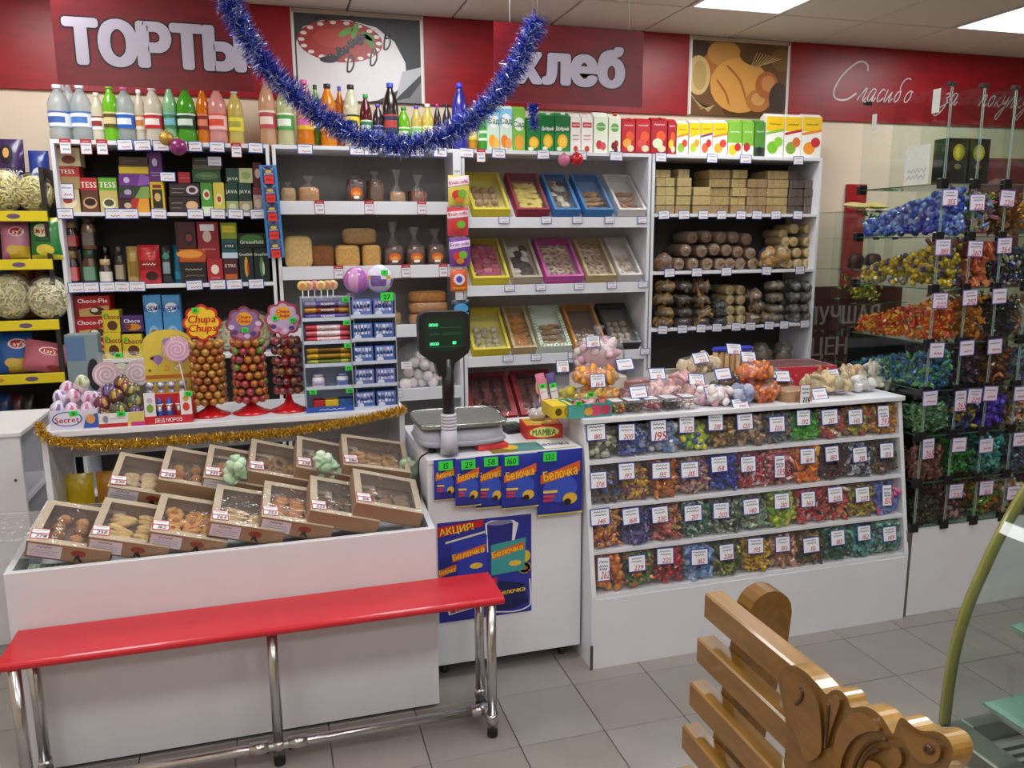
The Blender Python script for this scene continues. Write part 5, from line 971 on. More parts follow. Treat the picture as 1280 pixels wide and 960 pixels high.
# ================================================================== boxed biscuits in the white bin
def facelabel(t, w, h, tagpos=True, emblem=True, price=''):
    b = MB(); f = Fr((0, 0, 0)); b.rect(f, .006, w*.42, .006, h-.004, '#d9d3de', 1); b.scrib(f, .03, w*.3, h*.78, .007, '#5a2a2a', 2, 7)
    for k in range(3): b.scrib(f, .014, w*.38, h*(.55-.14*k), .004, '#8a84a0', 2, 12)
    put('paper_label', b, t, mats='print')
    if emblem: put('printed_emblem', MB().disc(f, w*.62, h*.6, .022, .012, '#8a3a26', 1, 12).poly(f, [(w*.62, h*.55), (w*.68, h*.1), (w*.65, h*.1), (w*.58, h*.35)], '#2a2422', 2).poly(f, [(w*.60, h*.45), (w*.57, h*.12), (w*.6, h*.12)], '#2a2422', 2), t, mats='print')
def bintag(t, h, price, x=.03, y=.014):
    o = card((x, y, h+.004), .05, .046, price or '', '', '#c03848', (-PI/2+.1, 0, .12), top=None, parent=t, lines=1, ink='#15151a', ps=.3, bg='#f2eef0')
    put('red_band', MB().rect(Fr((0, -.0012, 0)), -.023, .023, .021, .025, '#b8283a', 3), o, mats='ink')
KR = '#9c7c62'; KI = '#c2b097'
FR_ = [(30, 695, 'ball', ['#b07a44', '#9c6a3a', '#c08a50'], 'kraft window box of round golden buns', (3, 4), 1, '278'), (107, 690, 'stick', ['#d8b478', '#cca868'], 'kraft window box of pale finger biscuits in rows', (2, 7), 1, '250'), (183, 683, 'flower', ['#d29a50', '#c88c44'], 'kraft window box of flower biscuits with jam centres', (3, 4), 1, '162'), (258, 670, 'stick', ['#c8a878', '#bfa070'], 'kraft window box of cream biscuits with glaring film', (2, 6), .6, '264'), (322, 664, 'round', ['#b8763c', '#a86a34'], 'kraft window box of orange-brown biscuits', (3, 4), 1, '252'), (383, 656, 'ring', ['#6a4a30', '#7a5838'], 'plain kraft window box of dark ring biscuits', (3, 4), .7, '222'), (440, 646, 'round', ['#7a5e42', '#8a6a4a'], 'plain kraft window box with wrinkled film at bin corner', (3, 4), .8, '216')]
for i, (px, py, kind, cc, lb, n, fill, pr) in enumerate(FR_):
    p = pY(px, py, 2.63); yaw = -.05; roll_ = math.radians(16.5)
    R = Euler((0, 0, yaw)).to_matrix() @ Euler((math.radians(13), 0, 0)).to_matrix() @ Euler((0, roll_, 0)).to_matrix()
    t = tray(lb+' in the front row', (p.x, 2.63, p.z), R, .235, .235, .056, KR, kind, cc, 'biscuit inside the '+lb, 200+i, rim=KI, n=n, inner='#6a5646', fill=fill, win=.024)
    if i < 5: facelabel(t, .235, .054)
    bintag(t, .054, pr)
BK_ = [(131, 624, 'round', ['#c8ae86', '#bca27a'], 'kraft window box of pale crumbly biscuits', '230'), (194, 615, 'ball', ['#a8743c', '#986432'], 'kraft window box of brown nut biscuits', '248'), (250, 612, 'round', ['#8a5a34', '#a06a3c'], 'kraft window box of dark biscuits beneath a green meringue bag', '232'), (306, 604, 'ring', ['#8a6238', '#a87a44'], 'kraft window box of brown rings between two green bags', '256'), (366, 599, 'stick', ['#8a6a48', '#7a5c3c'], 'kraft window box of stick biscuits beneath the second green bag', '238'), (426, 596, 'ring', ['#a07844', '#b0844c'], 'long kraft window box of pretzels next to the chest', '286')]
for i, (px, py, kind, cc, lb, pr) in enumerate(BK_):
    p = pY(px, py, 2.885)
    R = Euler((0, 0, -.05)).to_matrix() @ Euler((math.radians(16), 0, 0)).to_matrix() @ Euler((0, math.radians(13 if i == 5 else 17), 0)).to_matrix()
    w = .235 if i < 5 else .25
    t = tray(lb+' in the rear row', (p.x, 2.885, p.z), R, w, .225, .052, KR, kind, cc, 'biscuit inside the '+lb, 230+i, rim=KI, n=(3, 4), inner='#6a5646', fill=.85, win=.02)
    if i in (0, 2): facelabel(t, w, .052, emblem=i == 0)
    bintag(t, .052, pr)
tray('open kraft tray of buns at the bin side', (-.79, 2.90, .672), Euler((.22, .1, 0)).to_matrix(), .17, .15, .045, '#7c6a58', 'ball', ['#b8803e', '#c89048'], 'round bun in the open kraft tray at the bin side', 245, n=(3, 2))
t = thing('plastic_tray', 'empty clear plastic pastry tray at the bin corner', 'tray', (-.915, 2.66, .70), (.08, .04, 0))
put('tray_shell', MB().box(0, .15, 0, .22, 0, .003, '#ffffff').box(0, .15, 0, .003, .003, .06, '#ffffff').box(0, .15, .217, .22, .003, .06, '#ffffff').box(0, .003, .003, .217, .003, .06, '#ffffff').box(.147, .15, .003, .217, .003, .06, '#ffffff'), t, mats='clear_plastic'); put('tray_lid', MB().box(-.003, .153, -.003, .223, .06, .068, '#f4f4f6', .003), t, mats='bag_film')
card((.02, -.002, .01), .03, .03, '', parent=t)
t = tag(put('patterned_packet', MB().box(0, .13, 0, .12, 0, .04, '#8fb08a', .004), loc=(-.80, 2.632, .60), rot=(.05, .10, 0), mats='card'), 'flat packet with green lattice print wedged behind the bin front', 'packet')
b = MB(); f = Fr((0, 0, .0402), (1, 0, 0), (0, 1, 0))
for k in range(7): b.stroke(f, [(.004+.015*k, .004), (.015*k+.018, .116)], .002, '#e4ecdc', 1); b.stroke(f, [(.018+.015*k-.004, .004), (.015*k+.002, .116)], .002, '#e4ecdc', 1)
b.rect(f, .02, .11, .04, .08, '#dfe2d8', 2); b.scrib(f, .03, .10, .06, .008, '#8a5a5a', 3); put('printed_top', b, t, mats='print')
mer = [mesh(MB().lathe([(.0, 0), (.019, .002), (.021, .008), (.015, .016), (.008, .024), (0, .03)], 9, c), 'meringue', 'fruit') for c in ('#c6e6c0', '#b4dcae', '#d4eecc')]
for k, (px, py, lb) in enumerate(((292, 590, 'knotted bag of pale green meringues on the rear boxes, fullest one'), (412, 583, 'tapering bag of pale green meringues on the stick biscuit box'), (507, 590, 'bag of pale green meringues against the chest corner'))):
    p = pY(px, py, 2.90 if k < 2 else 3.0); t = thing('meringue_bag', lb, 'bag', p+Vector((0, 0, -.035)), (.35, (.2, -.35, .1)[k], 0)); random.seed(60+k)
    for q in range(22): put('meringue', random.choice(mer), t, (random.uniform(-.028, .028)*(1-.3*(q > 14)), random.uniform(-.016, .016), -.03+.0055*q), (random.uniform(-1, 1), random.uniform(-1, 1), random.uniform(0, 6)))
    put('clear_bag', MB().lathe([(.012, -.062), (.03, -.03), (.047, .02), (.046, .06), (.03, .095), (.012, .115)], 10, '#ffffff', cap=False), t, mats='bag_film')
# things under the display table
t = tag(put('carrier_bag', pouch_mesh(.16, .2, .06, '#d84a42', '#e8e4e4'), loc=(sx(115, 3.2, .8), 3.26, .712), mats='pouch'), 'red and white carrier bag under the display table', 'bag'); t.location.z = .4705
for px, c, lb in ((97, '#e0c01e', 'yellow packet on the shelf under the display table'), (140, '#dc9a22', 'orange packet on the shelf under the display table'), (180, '#c87a1c', 'amber packet on the shelf under the display table')):
    pouch('snack_packet', lb, 'packet', (sx(px, 3.3, .65), 3.33, .4705), .11, .30, .05, c, None, (-.05, 0, 0))
for px, lb in ((418, 'noodle pack behind the rear boxes'), (462, 'long noodle pack beside table leg')):
    filled_bag('clear bag of brown pastry, '+lb, (sx(px, 3.3, .8), 3.32, .4705), .045, .07, .15, [loaf_mesh(.14, .05, .05, '#a87238', '#c08a48', 91), loaf_mesh(.12, .05, .05, '#b88a4a', '#8a5a2a', 92)], 14, kn=False, seed=px, sc=.5)
for x, z0, c, lb in ((-1.12, .618, '#2a2a2c', 'dark tape roll on the side counter shelf'), (-1.1, .138, '#2438a8', 'blue plastic cup on the low side counter shelf')):
    tag(put('cup' if z0 < .3 else 'tape_roll', MB().lathe([(.035, 0), (.042, .002), (.045, .13 if z0 < .3 else .03), (.038, .13 if z0 < .3 else .03), (.034, .006), (0, .006)], 14, c), loc=(x, 3.68, z0), mats='plastic'), lb, 'cup' if z0 < .3 else 'tape')
# ================================================================== sweets on the display table
def egg(x, y, z, r, c, c2, label, group):
    key = ('egg', c, c2)
    if key not in CK: CK[key] = mesh(MB().lathe([(0, -1), (.45, -.9), (.8, -.55), (1, -.05), (.93, .45), (.65, .92), (.3, 1.2), (0, 1.28)], 12, lambda i, j: mixh(c, c2, .85) if (i in (3, 4) and j == 9) or (i == 2 and j == 7) or (i == 4 and j == 11) else mixh(c, c2, random.uniform(0, .28))), 'egg', 'gloss')
    o = put('chocolate_egg', CK[key], loc=(x, y, z), rot=(random.uniform(-.2, .2), random.uniform(-.3, .3), random.uniform(-.5, .5))); o.scale = (r, r, r); return tag(o, label, 'egg', group)
def opentray(name, label, x0, x1, Y, z0, ztop, d, c, spec, back=None):
    w = x1-x0; h = ztop-z0; t = thing(name, label, 'display box', ((x0+x1)/2, Y, z0)); th = .003
    put('tray', MB().box(-w/2, w/2, 0, d, 0, th, c).box(-w/2, w/2, 0, th, th, h, c).box(-w/2, w/2, d-th, d, th, back or h, c).box(-w/2, -w/2+th, th, d-th, th, h, c).box(w/2-th, w/2, th, d-th, th, h, c), t, mats='card')
    put('printed_front', prints(MB(), Fr((0, 0, 0)), w, h, spec), t, mats='print'); return t
random.seed(12); Yg = 3.165
X_ = lambda px, Y=Yg, z=1.03: sx(px, Y, z)
t = opentray('egg_tray', 'white card tray of pink-printed eggs with blue oval title', X_(62), X_(122), Yg, ZT, ZT+.072, .13, '#dcd8e6', [('e', .36, .55, .32, .38, '#2f55b0'), ('e', .36, .55, .29, .33, '#e6e4f0'), ('t', 'Secret', .36, .52, .3, '#b0203a', .55), ('p', [(.68, .05), (1, .05), (1, .8), (.75, .6)], '#3a5ab8'), ('e', .85, .5, .1, .25, '#d8a060')], back=.11)
grn((.0, -.002, .05), '21', t)
for i, (px, py, dy) in enumerate(((72, 512, .03), (90, 514, .03), (110, 513, .03), (76, 498, .06), (92, 497, .06), (110, 499, .06), (118, 500, .09), (84, 487, .09), (101, 484, .075))):
    p = pY(px, py, Yg+dy); egg(p.x, p.y, max(ZT+.03, p.z), .0265, '#e4dee8', '#b8507e' if i % 3 else '#7a58a8', 'white chocolate egg with pink and violet print in the white tray', 'white chocolate eggs')
egg(X_(101, Yg+.07, 1.2), Yg+.07, pY(101, 483, Yg+.07).z+.012, .025, '#dfe0d0', '#8a9a4a', 'white chocolate egg with green print topping the white tray', None)
t = opentray('egg_tray', 'low red and white tray of dark foil eggs', X_(123), X_(180), Yg-.004, ZT, ZT+.052, .13, '#e6e2e4', [('r', 0, 1, 0, .28, '#c02a30'), ('p', [(.62, 0), (1, 0), (1, 1), (.66, 1)], '#d8c86a'), ('r', .7, 1, 0, .3, '#c83a8a'), ('s', .25, .6, .6, '#5a3a2a'), ('e', .15, .6, .06, .25, '#8a8aa0')]); grn((.0, -.002, .04), '30', t)
dk = [('#4a2a34', '#c8a038'), ('#3f4a3c', '#c8b050'), ('#4a3a5a', '#8a6aa8'), ('#6a2a4a', '#d8a848')]
for i, (px, py, dy) in enumerate(((130, 522, .03), (149, 514, .03), (170, 518, .03), (128, 506, .06), (146, 497, .06), (168, 504, .06), (137, 491, .09), (160, 487, .1), (152, 480, .115), (166, 490, .085))):
    p = pY(px, py, Yg+dy); a, b_ = dk[i % 4]; egg(p.x, p.y, max(ZT+.03, p.z), .029, a, b_, 'dark foil chocolate egg with gold patch in the heap', 'dark foil eggs')
t = opentray('santa_tray', 'red-fronted tray of foil grandfather frost figures', X_(180), X_(240), Yg-.004, ZT, ZT+.03, .08, '#c4202c', [('t', 'ДЕД МОРОЗ', .5, .5, .5, '#f2e6e6', .62)], back=.1)
for x0, x1, c in ((181, 195, '#e8e4e8'), (226, 240, '#e8e4e8')):
    A, B = X_(x0), X_(x1); put('side_wing', MB().box(A-(X_(180)+X_(240))/2, B-(X_(180)+X_(240))/2, .004, .008, .03, .118, c), t, mats='card')
    put('wing_print', MB().disc(Fr(((A+B)/2-(X_(180)+X_(240))/2, .004, .06)), 0, 0, .012, .016, '#d8402a' if x0 > 200 else '#7aa83a', 1).disc(Fr(((A+B)/2-(X_(180)+X_(240))/2, .004, .09)), 0, 0, .01, .01, '#c8b8d0' if x0 < 200 else '#e0a83a', 1), t, mats='print')
grn((.075, -.001, .10), '22', t)
for i, px in enumerate((200, 212, 224)):
    c = ('#3f63b8', '#3f63b8', '#b8242e')[i]
    b = MB().lathe([(.014, 0), (.016, .01), (.014, .04), (.011, .052)], 10, c).lathe([(.0115, .05), (.012, .06), (.008, .066)], 10, '#e0b89a').lathe([(.0125, .064), (.011, .072), (.003, .09), (0, .092)], 10, c).ell(0, -.010, .047, .008, .005, .012, '#eeeaf0', 8, 5).lathe([(.0135, .062), (.0135, .067)], 10, '#eeeaf0')
    tag(put('foil_figure', b, loc=(X_(px, Yg+.03), Yg+.03, ZT+.0035), mats='foil'), ('blue foil frost figure by the white wing', 'blue foil frost figure between two others', 'red foil frost figure in the tray')[i], 'chocolate figure')
# silver bears on the raised display
A, B = X_(177, 3.27, 1.15), X_(240, 3.27, 1.15); zb = pY(208, 500, 3.27).z; zh = pY(208, 492, 3.27).z; zt_ = pY(208, 408, 3.27).z; w = B-A
t = thing('figure_display', 'yellow and orange stepped cardboard display with heart prints', 'display box', ((A+B)/2, 3.27, ZT))
put('riser', MB().box(-w/2, w/2, 0, .09, 0, zb-ZT, '#c9752a', .002), t, mats='card'); put('front_lip', MB().box(-w/2, w/2, -.002, .002, zb-ZT, zh-ZT+.004, '#d8802c').rect(Fr((0, -.002, 0)), -w/2, w/2, zh-ZT-.004, zh-ZT+.004, '#e8c84a', 1), t, mats='card')
hb = zt_-ZT; pts = [(-w/2, zb-ZT), (w/2, zb-ZT), (w/2, hb*.80)]+[(w/2*math.cos(math.radians(a)), hb*.80+.05*math.sin(math.radians(a))) for a in range(20, 180, 20)]+[(-w/2, hb*.80)]
put('backing_card', MB().prism(Fr((0, .09, 0)), pts, .003, '#e0c94e'), t, mats='card')
b = MB(); f = Fr((0, .087, hb*.78)); [b.disc(f, x, y, .02, .014, '#9a7ab8', 1, 12).poly(f, [(x-.018, y-.006), (x+.018, y-.006), (x, y-.03)], '#9a7ab8', 1.2) for x, y in ((.0, .01), (-.04, -.055), (.05, -.05))]; [b.disc(f, random.uniform(-.09, .09), random.uniform(-.11, .02), .006, .006, '#e8a838', 1, 8) for _ in range(12)]; b.rect(f, -w/2, w/2, -.135, -.12, '#c9752a', 1); put('backing_print', b, t, mats='print'); grn((.07, -.004, zb-ZT), '27', t)
bear = MB().ell(0, 0, .02, .017, .014, .022, '#b9b4c8', 10, 6).ell(0, -.002, .052, .016, .014, .015, '#c4c0d0', 10, 6).ell(-.013, 0, .064, .006, .004, .006, '#a8a2b8', 6, 4).ell(.013, 0, .064, .006, .004, .006, '#a8a2b8', 6, 4).ell(0, -.014, .048, .007, .004, .005, '#8a86a0', 6, 4).ell(-.008, -.012, .006, .007, .008, .006, '#d08a9a', 6, 4).ell(.008, -.012, .006, .007, .008, .006, '#d08a9a', 6, 4)
bm = mesh(bear, 'foil_bear', 'foil')
for px in (186, 200, 213, 227): tag(put('foil_bear', bm, loc=(X_(px, 3.3, 1.15), 3.30, zb+.0005)), 'little silver foil bear standing on the stepped cardboard display', 'chocolate figure', 'silver foil bears')
# spiral lollipops
def spiral_disc(r, c1, c2, fr):
    b = MB(); b.prism(fr, [(r*math.cos(a*PI/12), r*math.sin(a*PI/12)) for a in range(24)], .008, c1, h0=-.008)
    pts = [(r*.95*a/46*math.cos(a*.42), r*.95*a/46*math.sin(a*.42)) for a in range(2, 46)]; b.stroke(fr, pts, r*.12, c2, 1.5); return b
p = pY(221, 437, 3.24); t = thing('spiral_lollipop', 'big pink spiral lollipop in crinkled film above the silver bears', 'lollipop', (p.x, 3.24, p.z))
put('candy_disc', spiral_disc(.046, '#e8a8cc', '#f4d4e6', Fr((0, 0, 0))), t, mats='gloss'); b = MB().ell(0, .004, 0, .055, .016, .055, '#ffffff', 14, 8, 1, .05); put('clear_wrapper', b, t, mats='bag_film')
put('stick', MB().tube([(.004, .004, -.045), (.02, .004, p.z*0-.16)], .003, '#e8e4e8', 6), t, mats='plastic'); put('wrapper_bow', MB().lathe([(.03, -.075), (.006, -.058), (.012, -.048)], 8, '#e4b8d4', cap=False), t, mats='bag_film')
A, B = X_(120, 3.36, 1.2), X_(178, 3.36, 1.2); z1 = pY(150, 440, 3.36).z
t = thing('lollipop_bag', 'clear bag with three pink and green spiral lollipops', 'bag', ((A+B)/2, 3.37, ZT)); w = B-A; h = z1-ZT
for x, zz, c1, c2 in ((-.05, h*.66, '#dcb4c4', '#f0e0e6'), (.06, h*.66, '#dcbcc8', '#f0e6ea'), (.0, h*.62, '#c8d8ae', '#e6eed8'), (-.045, h*.3, '#d89ab4', '#ecc8d6')): put('candy_disc', spiral_disc(.05, c1, c2, Fr((x, -.004-abs(x)*.1, zz))), t, mats='gloss')
put('clear_bag', pouch_mesh(w, h, .05, '#ffffff'), t, mats='bag_film'); grn((.0, -.02, h-.02), '110', t)
A, B = X_(83, 3.42, 1.2), X_(124, 3.42, 1.2); z1 = pY(104, 418, 3.42).z; w = B-A; h = z1-ZT
t = thing('plastic_dispenser', 'tall bluish translucent plastic box with a dark round window', 'box', ((A+B)/2, 3.42, ZT)); put('dispenser_shell', MB().box(-w/2, w/2, 0, .07, 0, h, '#9fb4b8', .003), t, mats='pet')
put('dispenser_print', MB().rect(Fr((0, 0, 0)), -w/2, w*.1, h*.68, h*.97, '#5a7aa0', 1).disc(Fr((0, 0, 0)), w*.3, h*.5, w*.2, h*.2, '#22282a', 1, 18).stroke(Fr((0, 0, 0)), bez([(-w*.45, h*.1), (-w*.2, h*.2), (-w*.05, h*.02)], 10), .016, '#7ab89a', 2).scrib(Fr((0, 0, 0)), w*.1, w*.4, h*.15, .02, '#c8d8d8', 2), t, mats='print')
# lollipop stands
LW = ['#b0702a', '#a8582a', '#a03a3a', '#7a7a38', '#b88a3a', '#963248', '#6a6a30']
def lolly(c):
    key = ('lolly', c)
    if key not in CK: CK[key] = mesh(MB().ell(0, 0, 0, .0155, .0155, .0155, lambda f, i: mixh(c, '#e8c070', .45) if i % 11 == 3 else vary(c, 10), 12, 8).lathe([(.009, -.014), (.003, -.022), (.006, -.028)], 7, vary(c, 20), cap=False).tube([(0, 0, -.012), (0, 0, -.045)], .0018, '#eee8e8', 5), 'lollipop', 'candy')
    return CK[key]
def lstand(pxb, pyb, pxs, pys, pal, label, lname, grp, sc, ringtxt, prices, rows, rr=.05, zlo=.06, zhi=.28, per=10):
    p = pZ(pxb, pyb-8, ZT); y = 3.27; x = sx(pxb, y, ZT); t = thing('lollipop_stand', label, 'stand', (x, y, ZT))
    put('stand_base', MB().lathe([(.072, 0), (.074, .004), (.05, .012), (.02, .03), (.012, .05)], 24, '#c41a20'), t, mats='gloss'); q = pY(pxs, pys, y); hz = q.z-ZT
    put('stand_pole', MB().tube([(0, 0, .04), (0, 0, hz-.02)], .012, '#c41a20', 10), t, mats='gloss')
    dx = q.x-x; fr = Fr((dx, -.016, hz)); R0 = .068
    def scal(r, n=8, amp=.10): return [(r*(.88+.16*abs(math.cos(4*a*PI/40)))*math.cos(a*PI/40), r*(.88+.16*abs(math.cos(4*a*PI/40)))*math.sin(a*PI/40)) for a in range(80)]
    s = put('flower_sign', MB().prism(fr, scal(R0), .004, sc[0], h0=0).poly(Fr(fr(0, 0, .004)), scal(R0*.86), sc[1], 1), t, mats='card'); f2 = Fr(fr(0, 0, .004)); b = MB()
    if ringtxt: b.text(f2, 'Chupa', 0, .016, .030, '#c8201e', 3, maxw=.1, shear=.15); b.text(f2, 'Chups', .0, -.018, .030, '#c8201e', 3, maxw=.1, shear=.15)
    else:
        b.disc(f2, 0, .022, .03, .026, '#e8a52a', 2, 12); b.text(f2, 'Chupa', 0, .030, .013, '#b8201e', 4, maxw=.05); b.text(f2, 'Chups', 0, .014, .013, '#b8201e', 4, maxw=.05)
        for k in range(7): a = PI+.2+k*.5; b.disc(f2, .05*math.cos(a), .045*math.sin(a), .012, .010, ('#d8b8d8', '#5a3a7a', '#c87a9a')[k % 3], 2, 8)
    put('sign_print', b, s, mats='print')
    for gx, gz, tx in prices: grn((dx+gx, -.024, hz+gz), tx, t, w=.024, h=.018)
    rk = 0
    for k in range(rows):
        zz = zlo+(zhi-zlo)*k/(rows-1); n = per
        for j in range(n):
            a = 2*PI*(j+.5*(k % 2))/n; c = random.choice(pal)
            o = put('lollipop', lolly(c), loc=(x+rr*math.cos(a), y+rr*math.sin(a), ZT+zz), rot=(0, 0, 0))
            d = Vector((math.cos(a), math.sin(a), .35)).normalized(); o.rotation_euler = d.to_track_quat('Z', 'Y').to_euler(); tag(o, lname+', '+('lowest', 'second', 'third', 'fourth', 'fifth', 'sixth', 'seventh', 'eighth', 'ninth')[k]+' ring', 'lollipop', grp+' ring %d' % k)
random.seed(21)
lstand(264, 533, 253, 403, LW[:2]+['#b88a3a', '#8a5a2a'], 'lollipop stand with red base and yellow flower sign in red outline', 'orange-wrapped ball lollipop on the stand with yellow sign', 'lollipops on yellow-signed stand', ('#c42a20', '#f0c62a'), True, ((-.02, .04, '10'),), 9, rr=.052)
lstand(315, 528, 306, 405, ['#a8582a', '#a03a3a', '#963248', '#b0702a', '#6f8a40'], 'lollipop stand with violet flower sign with one green sticker', 'red or orange ball lollipop on stand with singly priced violet sign', 'lollipops on middle stand', ('#8a3a4a', '#8a6a9a'), False, ((.0, -.03, '25'),), 8, rr=.053)
lstand(362, 521, 354, 398, ['#6a3038', '#7a4a2a', '#8a3a44', '#5a2a3a'], 'lollipop stand with violet flower sign with two green stickers', 'dark plum ball lollipop on stand with doubly priced violet sign', 'lollipops on plum stand', ('#a83a4a', '#c0a8c8'), False, ((-.03, -.005, '10'), (.035, -.015, '25')), 6, rr=.045, per=9, zlo=.085)
# chewing sweets stand and gum stand
def tier_stand(name, label, x0, x1, yb, yt, Y, n, frame, d=.12, ybase=0):
    A, B = X_(x0, Y, 1.2), X_(x1, Y, 1.2); z1 = pY((x0+x1)/2, yt, Y).z; w = B-A; h = z1-ZT
    t = thing(name, label, 'stand', ((A+B)/2, Y, ZT)); 
    for s in (-1, 1): put('side_wall', MB().box(s*w/2-.002, s*w/2+.002, 0, d, 0, h, frame), t, mats='pet')
    put('back_wall', MB().box(-w/2, w/2, d, d+.003, 0, h, frame), t, mats='pet')
    hs = [h*(k/n) for k in range(n)]
    for k in range(n): put('tier_shelf', MB().box(-w/2+.002, w/2-.002, 0, d, hs[k], hs[k]+.003, '#d8dce6').box(-w/2+.002, w/2-.002, -.002, 0, hs[k], hs[k]+.014, '#c8d0e0'), t, mats='gloss')
    return t, w, h, hs, (A+B)/2
t, w, h, hs, xc = tier_stand('sweets_stand', 'pale clear tiered stand of chewing sweet rolls and tubs', 380, 444, 527, 372, 3.19, 5, '#c8d2e2')
put('base_plaque', MB().box(-w/2-.002, w/2+.002, -.006, -.0022, 0, .022, '#2450a8').scrib(Fr((0, -.006, .011)), -.05, .05, 0, .006, '#e8ecf4', 2), t, mats='print')
for k, tx in enumerate(('28', '75', '35', '33', '30')): grn((w*.36, -.004, hs[k]+h/5-.018), tx, t)
grn((-w*.36, -.004, h/5-.016), '25', t)
def rollpack(x, y, z, L, r, cs, label, txt=None, grp=None):
    o = tag(put('sweets_roll', MB().lathe([(r*.6, -L/2), (r, -L/2+.004), (r, -L*.25), (r, L*.25), (r, L/2-.004), (r*.6, L/2)], 10, [cs[0], cs[0], cs[1], cs[0], cs[0]]), loc=(x, y, z), rot=(0, PI/2, 0), mats='foil'), label, 'sweets', grp)
    if txt: put('roll_lettering', MB().text(Fr((0, -r*1.0, 0), (0, 0, -1), (1, 0, 0)), txt, 0, 0, r*1.0, '#f0f0f6', 1.5, maxw=L*.6), o, mats='print')
for k, cols, lb, tx in ((4, (('#8a86a8', '#5a4a8a'), ('#c88a3a', '#8a4a2a'), ('#6a5aa0', '#5a4a9a')), 'mint chewing sweet roll on the uppermost tier of pale stand', 'mentos'), (3, (('#c84a58', '#e0c0c8'), ('#d06a70', '#e8d0d4'), ('#b83a4a', '#e0b0b8')), 'red and white fruit chew roll on the second tier of pale stand', 'Fruittella'), (2, (('#b08a2a', '#6a4a1a'), ('#c8a030', '#8a6a1a'), ('#98a048', '#5a6a2a')), 'gold caramel roll on the middle tier of pale stand', None)):
    for j, c in enumerate(cols): rollpack(xc, 3.19+.018+.02*j*0+.002*j, ZT+hs[k]+.0165+.0235*(2-j), w*.9, .0118, c, lb.replace('roll', 'roll (%s of three)' % ('upper', 'middle', 'lower')[j]), tx)
for j, (x, c, lb) in enumerate(((-w*.24, '#cfc0d8', 'white and violet gum tub on the fourth tier of pale stand'), (w*.24, '#7a86c8', 'white and blue gum tub on the fourth tier of pale stand'))):
    o = tag(put('gum_tub', MB().lathe([(.022, 0), (.024, .004), (.024, .034), (.02, .042)], 14, '#e4e4ea').lathe([(.019, .042), (.019, .052), (.017, .054)], 12, c).lathe([(.0245, .008), (.0245, .028)], 14, c, cap=False), loc=(xc+x, 3.225, ZT+hs[1]+.0035), mats='gloss'), lb, 'gum')
    put('tub_lettering', MB().text(Fr((0, -.0255, .019)), 'mentos', 0, 0, .007, '#2a4a9a', 1), o, mats='print')
for i, (x0, x1, c, lb) in enumerate(((-.36, -.14, '#b8242e', 'small red sweets box on the bottom tier of pale stand'), (-.13, .14, '#d8b42a', 'yellow cube sweets box on the bottom tier of pale stand'), (.15, .42, '#2c5a9c', 'blue sweets box with biscuit print on the bottom tier of pale stand'))):
    o = tag(put('sweets_box', MB().box(x0*w, x1*w, 0, .06, 0, .04, c, .002), loc=(xc, 3.205, ZT+hs[0]+.0035), mats='card'), lb, 'box')
    put('printed_front', MB().rect(Fr((0, 0, 0)), (x0+.02)*w, (x1-.02)*w, .004, .012, mixh(c, '#ffffff', .4), 1), o, mats='print')
t2, w2, h2, hs2, xc2 = tier_stand('gum_stand', 'clear tiered stand packed with blue gum sticks', 440, 496, 520, 368, 3.18, 5, '#b8c0c8')
grn((w2*.32, -.004, h2-.026), '27', t2, w=.05, h=.032)
for k in range(5):
    for s in (-1, 1):
        cw = w2*.44; o = tag(put('gum_box', MB().box(-cw/2, cw/2, 0, .08, 0, .066, ('#4a68ac', '#6a74b4', '#4a6ab0', '#3f68ac', '#6a7cc0')[k], .002), loc=(xc2+s*w2*.24, 3.186, ZT+hs2[k]+.0035), mats='card'), 'box of blue and white gum sticks on the %s tier of clear stand' % ('bottom', 'fourth', 'middle', 'second', 'top')[k], 'gum', 'gum boxes tier %d' % k)
        b = MB(); f = Fr((0, 0, 0)); b.disc(f, -cw*.25, .014, .014, .010, '#d8e0f0', 1, 10)
        for q in range(5): b.rect(f, -cw*.42+cw*.17*q, -cw*.42+cw*.17*q+cw*.13, .024, .062, ('#c8d4ec', '#b8a8d0', '#dce4f4')[(q+k) % 3], 1); b.scrib(f, -cw*.40+cw*.17*q, -cw*.42+cw*.17*q+cw*.1, .042, .02, '#34549a', 2, 4)
        put('printed_front', b, o, mats='print')
for i, px in enumerate((378, 385, 393, 401, 409, 416)):
    y = 3.22+.012*(i % 3); zz = ZT+h+.04+.006*(i % 2); c = ('#e0c070', '#dcb890', '#d88a90', '#e4cc80', '#d8a880', '#e0c890')[i]
    o = thing('flat_lollipop', ('lemon', 'peach', 'pink', 'yellow', 'apricot', 'cream')[i]+' flat lollipop stuck in the pale sweets stand', 'lollipop', (sx(px, y, zz), y, ZT+h+.0005))
    put('stick', MB().tube([(0, 0, -.03), (0, 0, .03)], .002, '#f0eef0', 6), o, mats='plastic'); put('candy_disc', MB().ell(0, 0, .045, .020, .008, .020, c, 12, 6).disc(Fr((0, -.0082, .045)), 0, 0, .01, .01, mixh(c, '#c84a3a', .4), 1), o, mats='gloss')
put('lolly_rack', MB().box(-w/2, w/2, .02, .08, h-.0005, h+.0, '#b8c8e4'), t, mats='gloss')
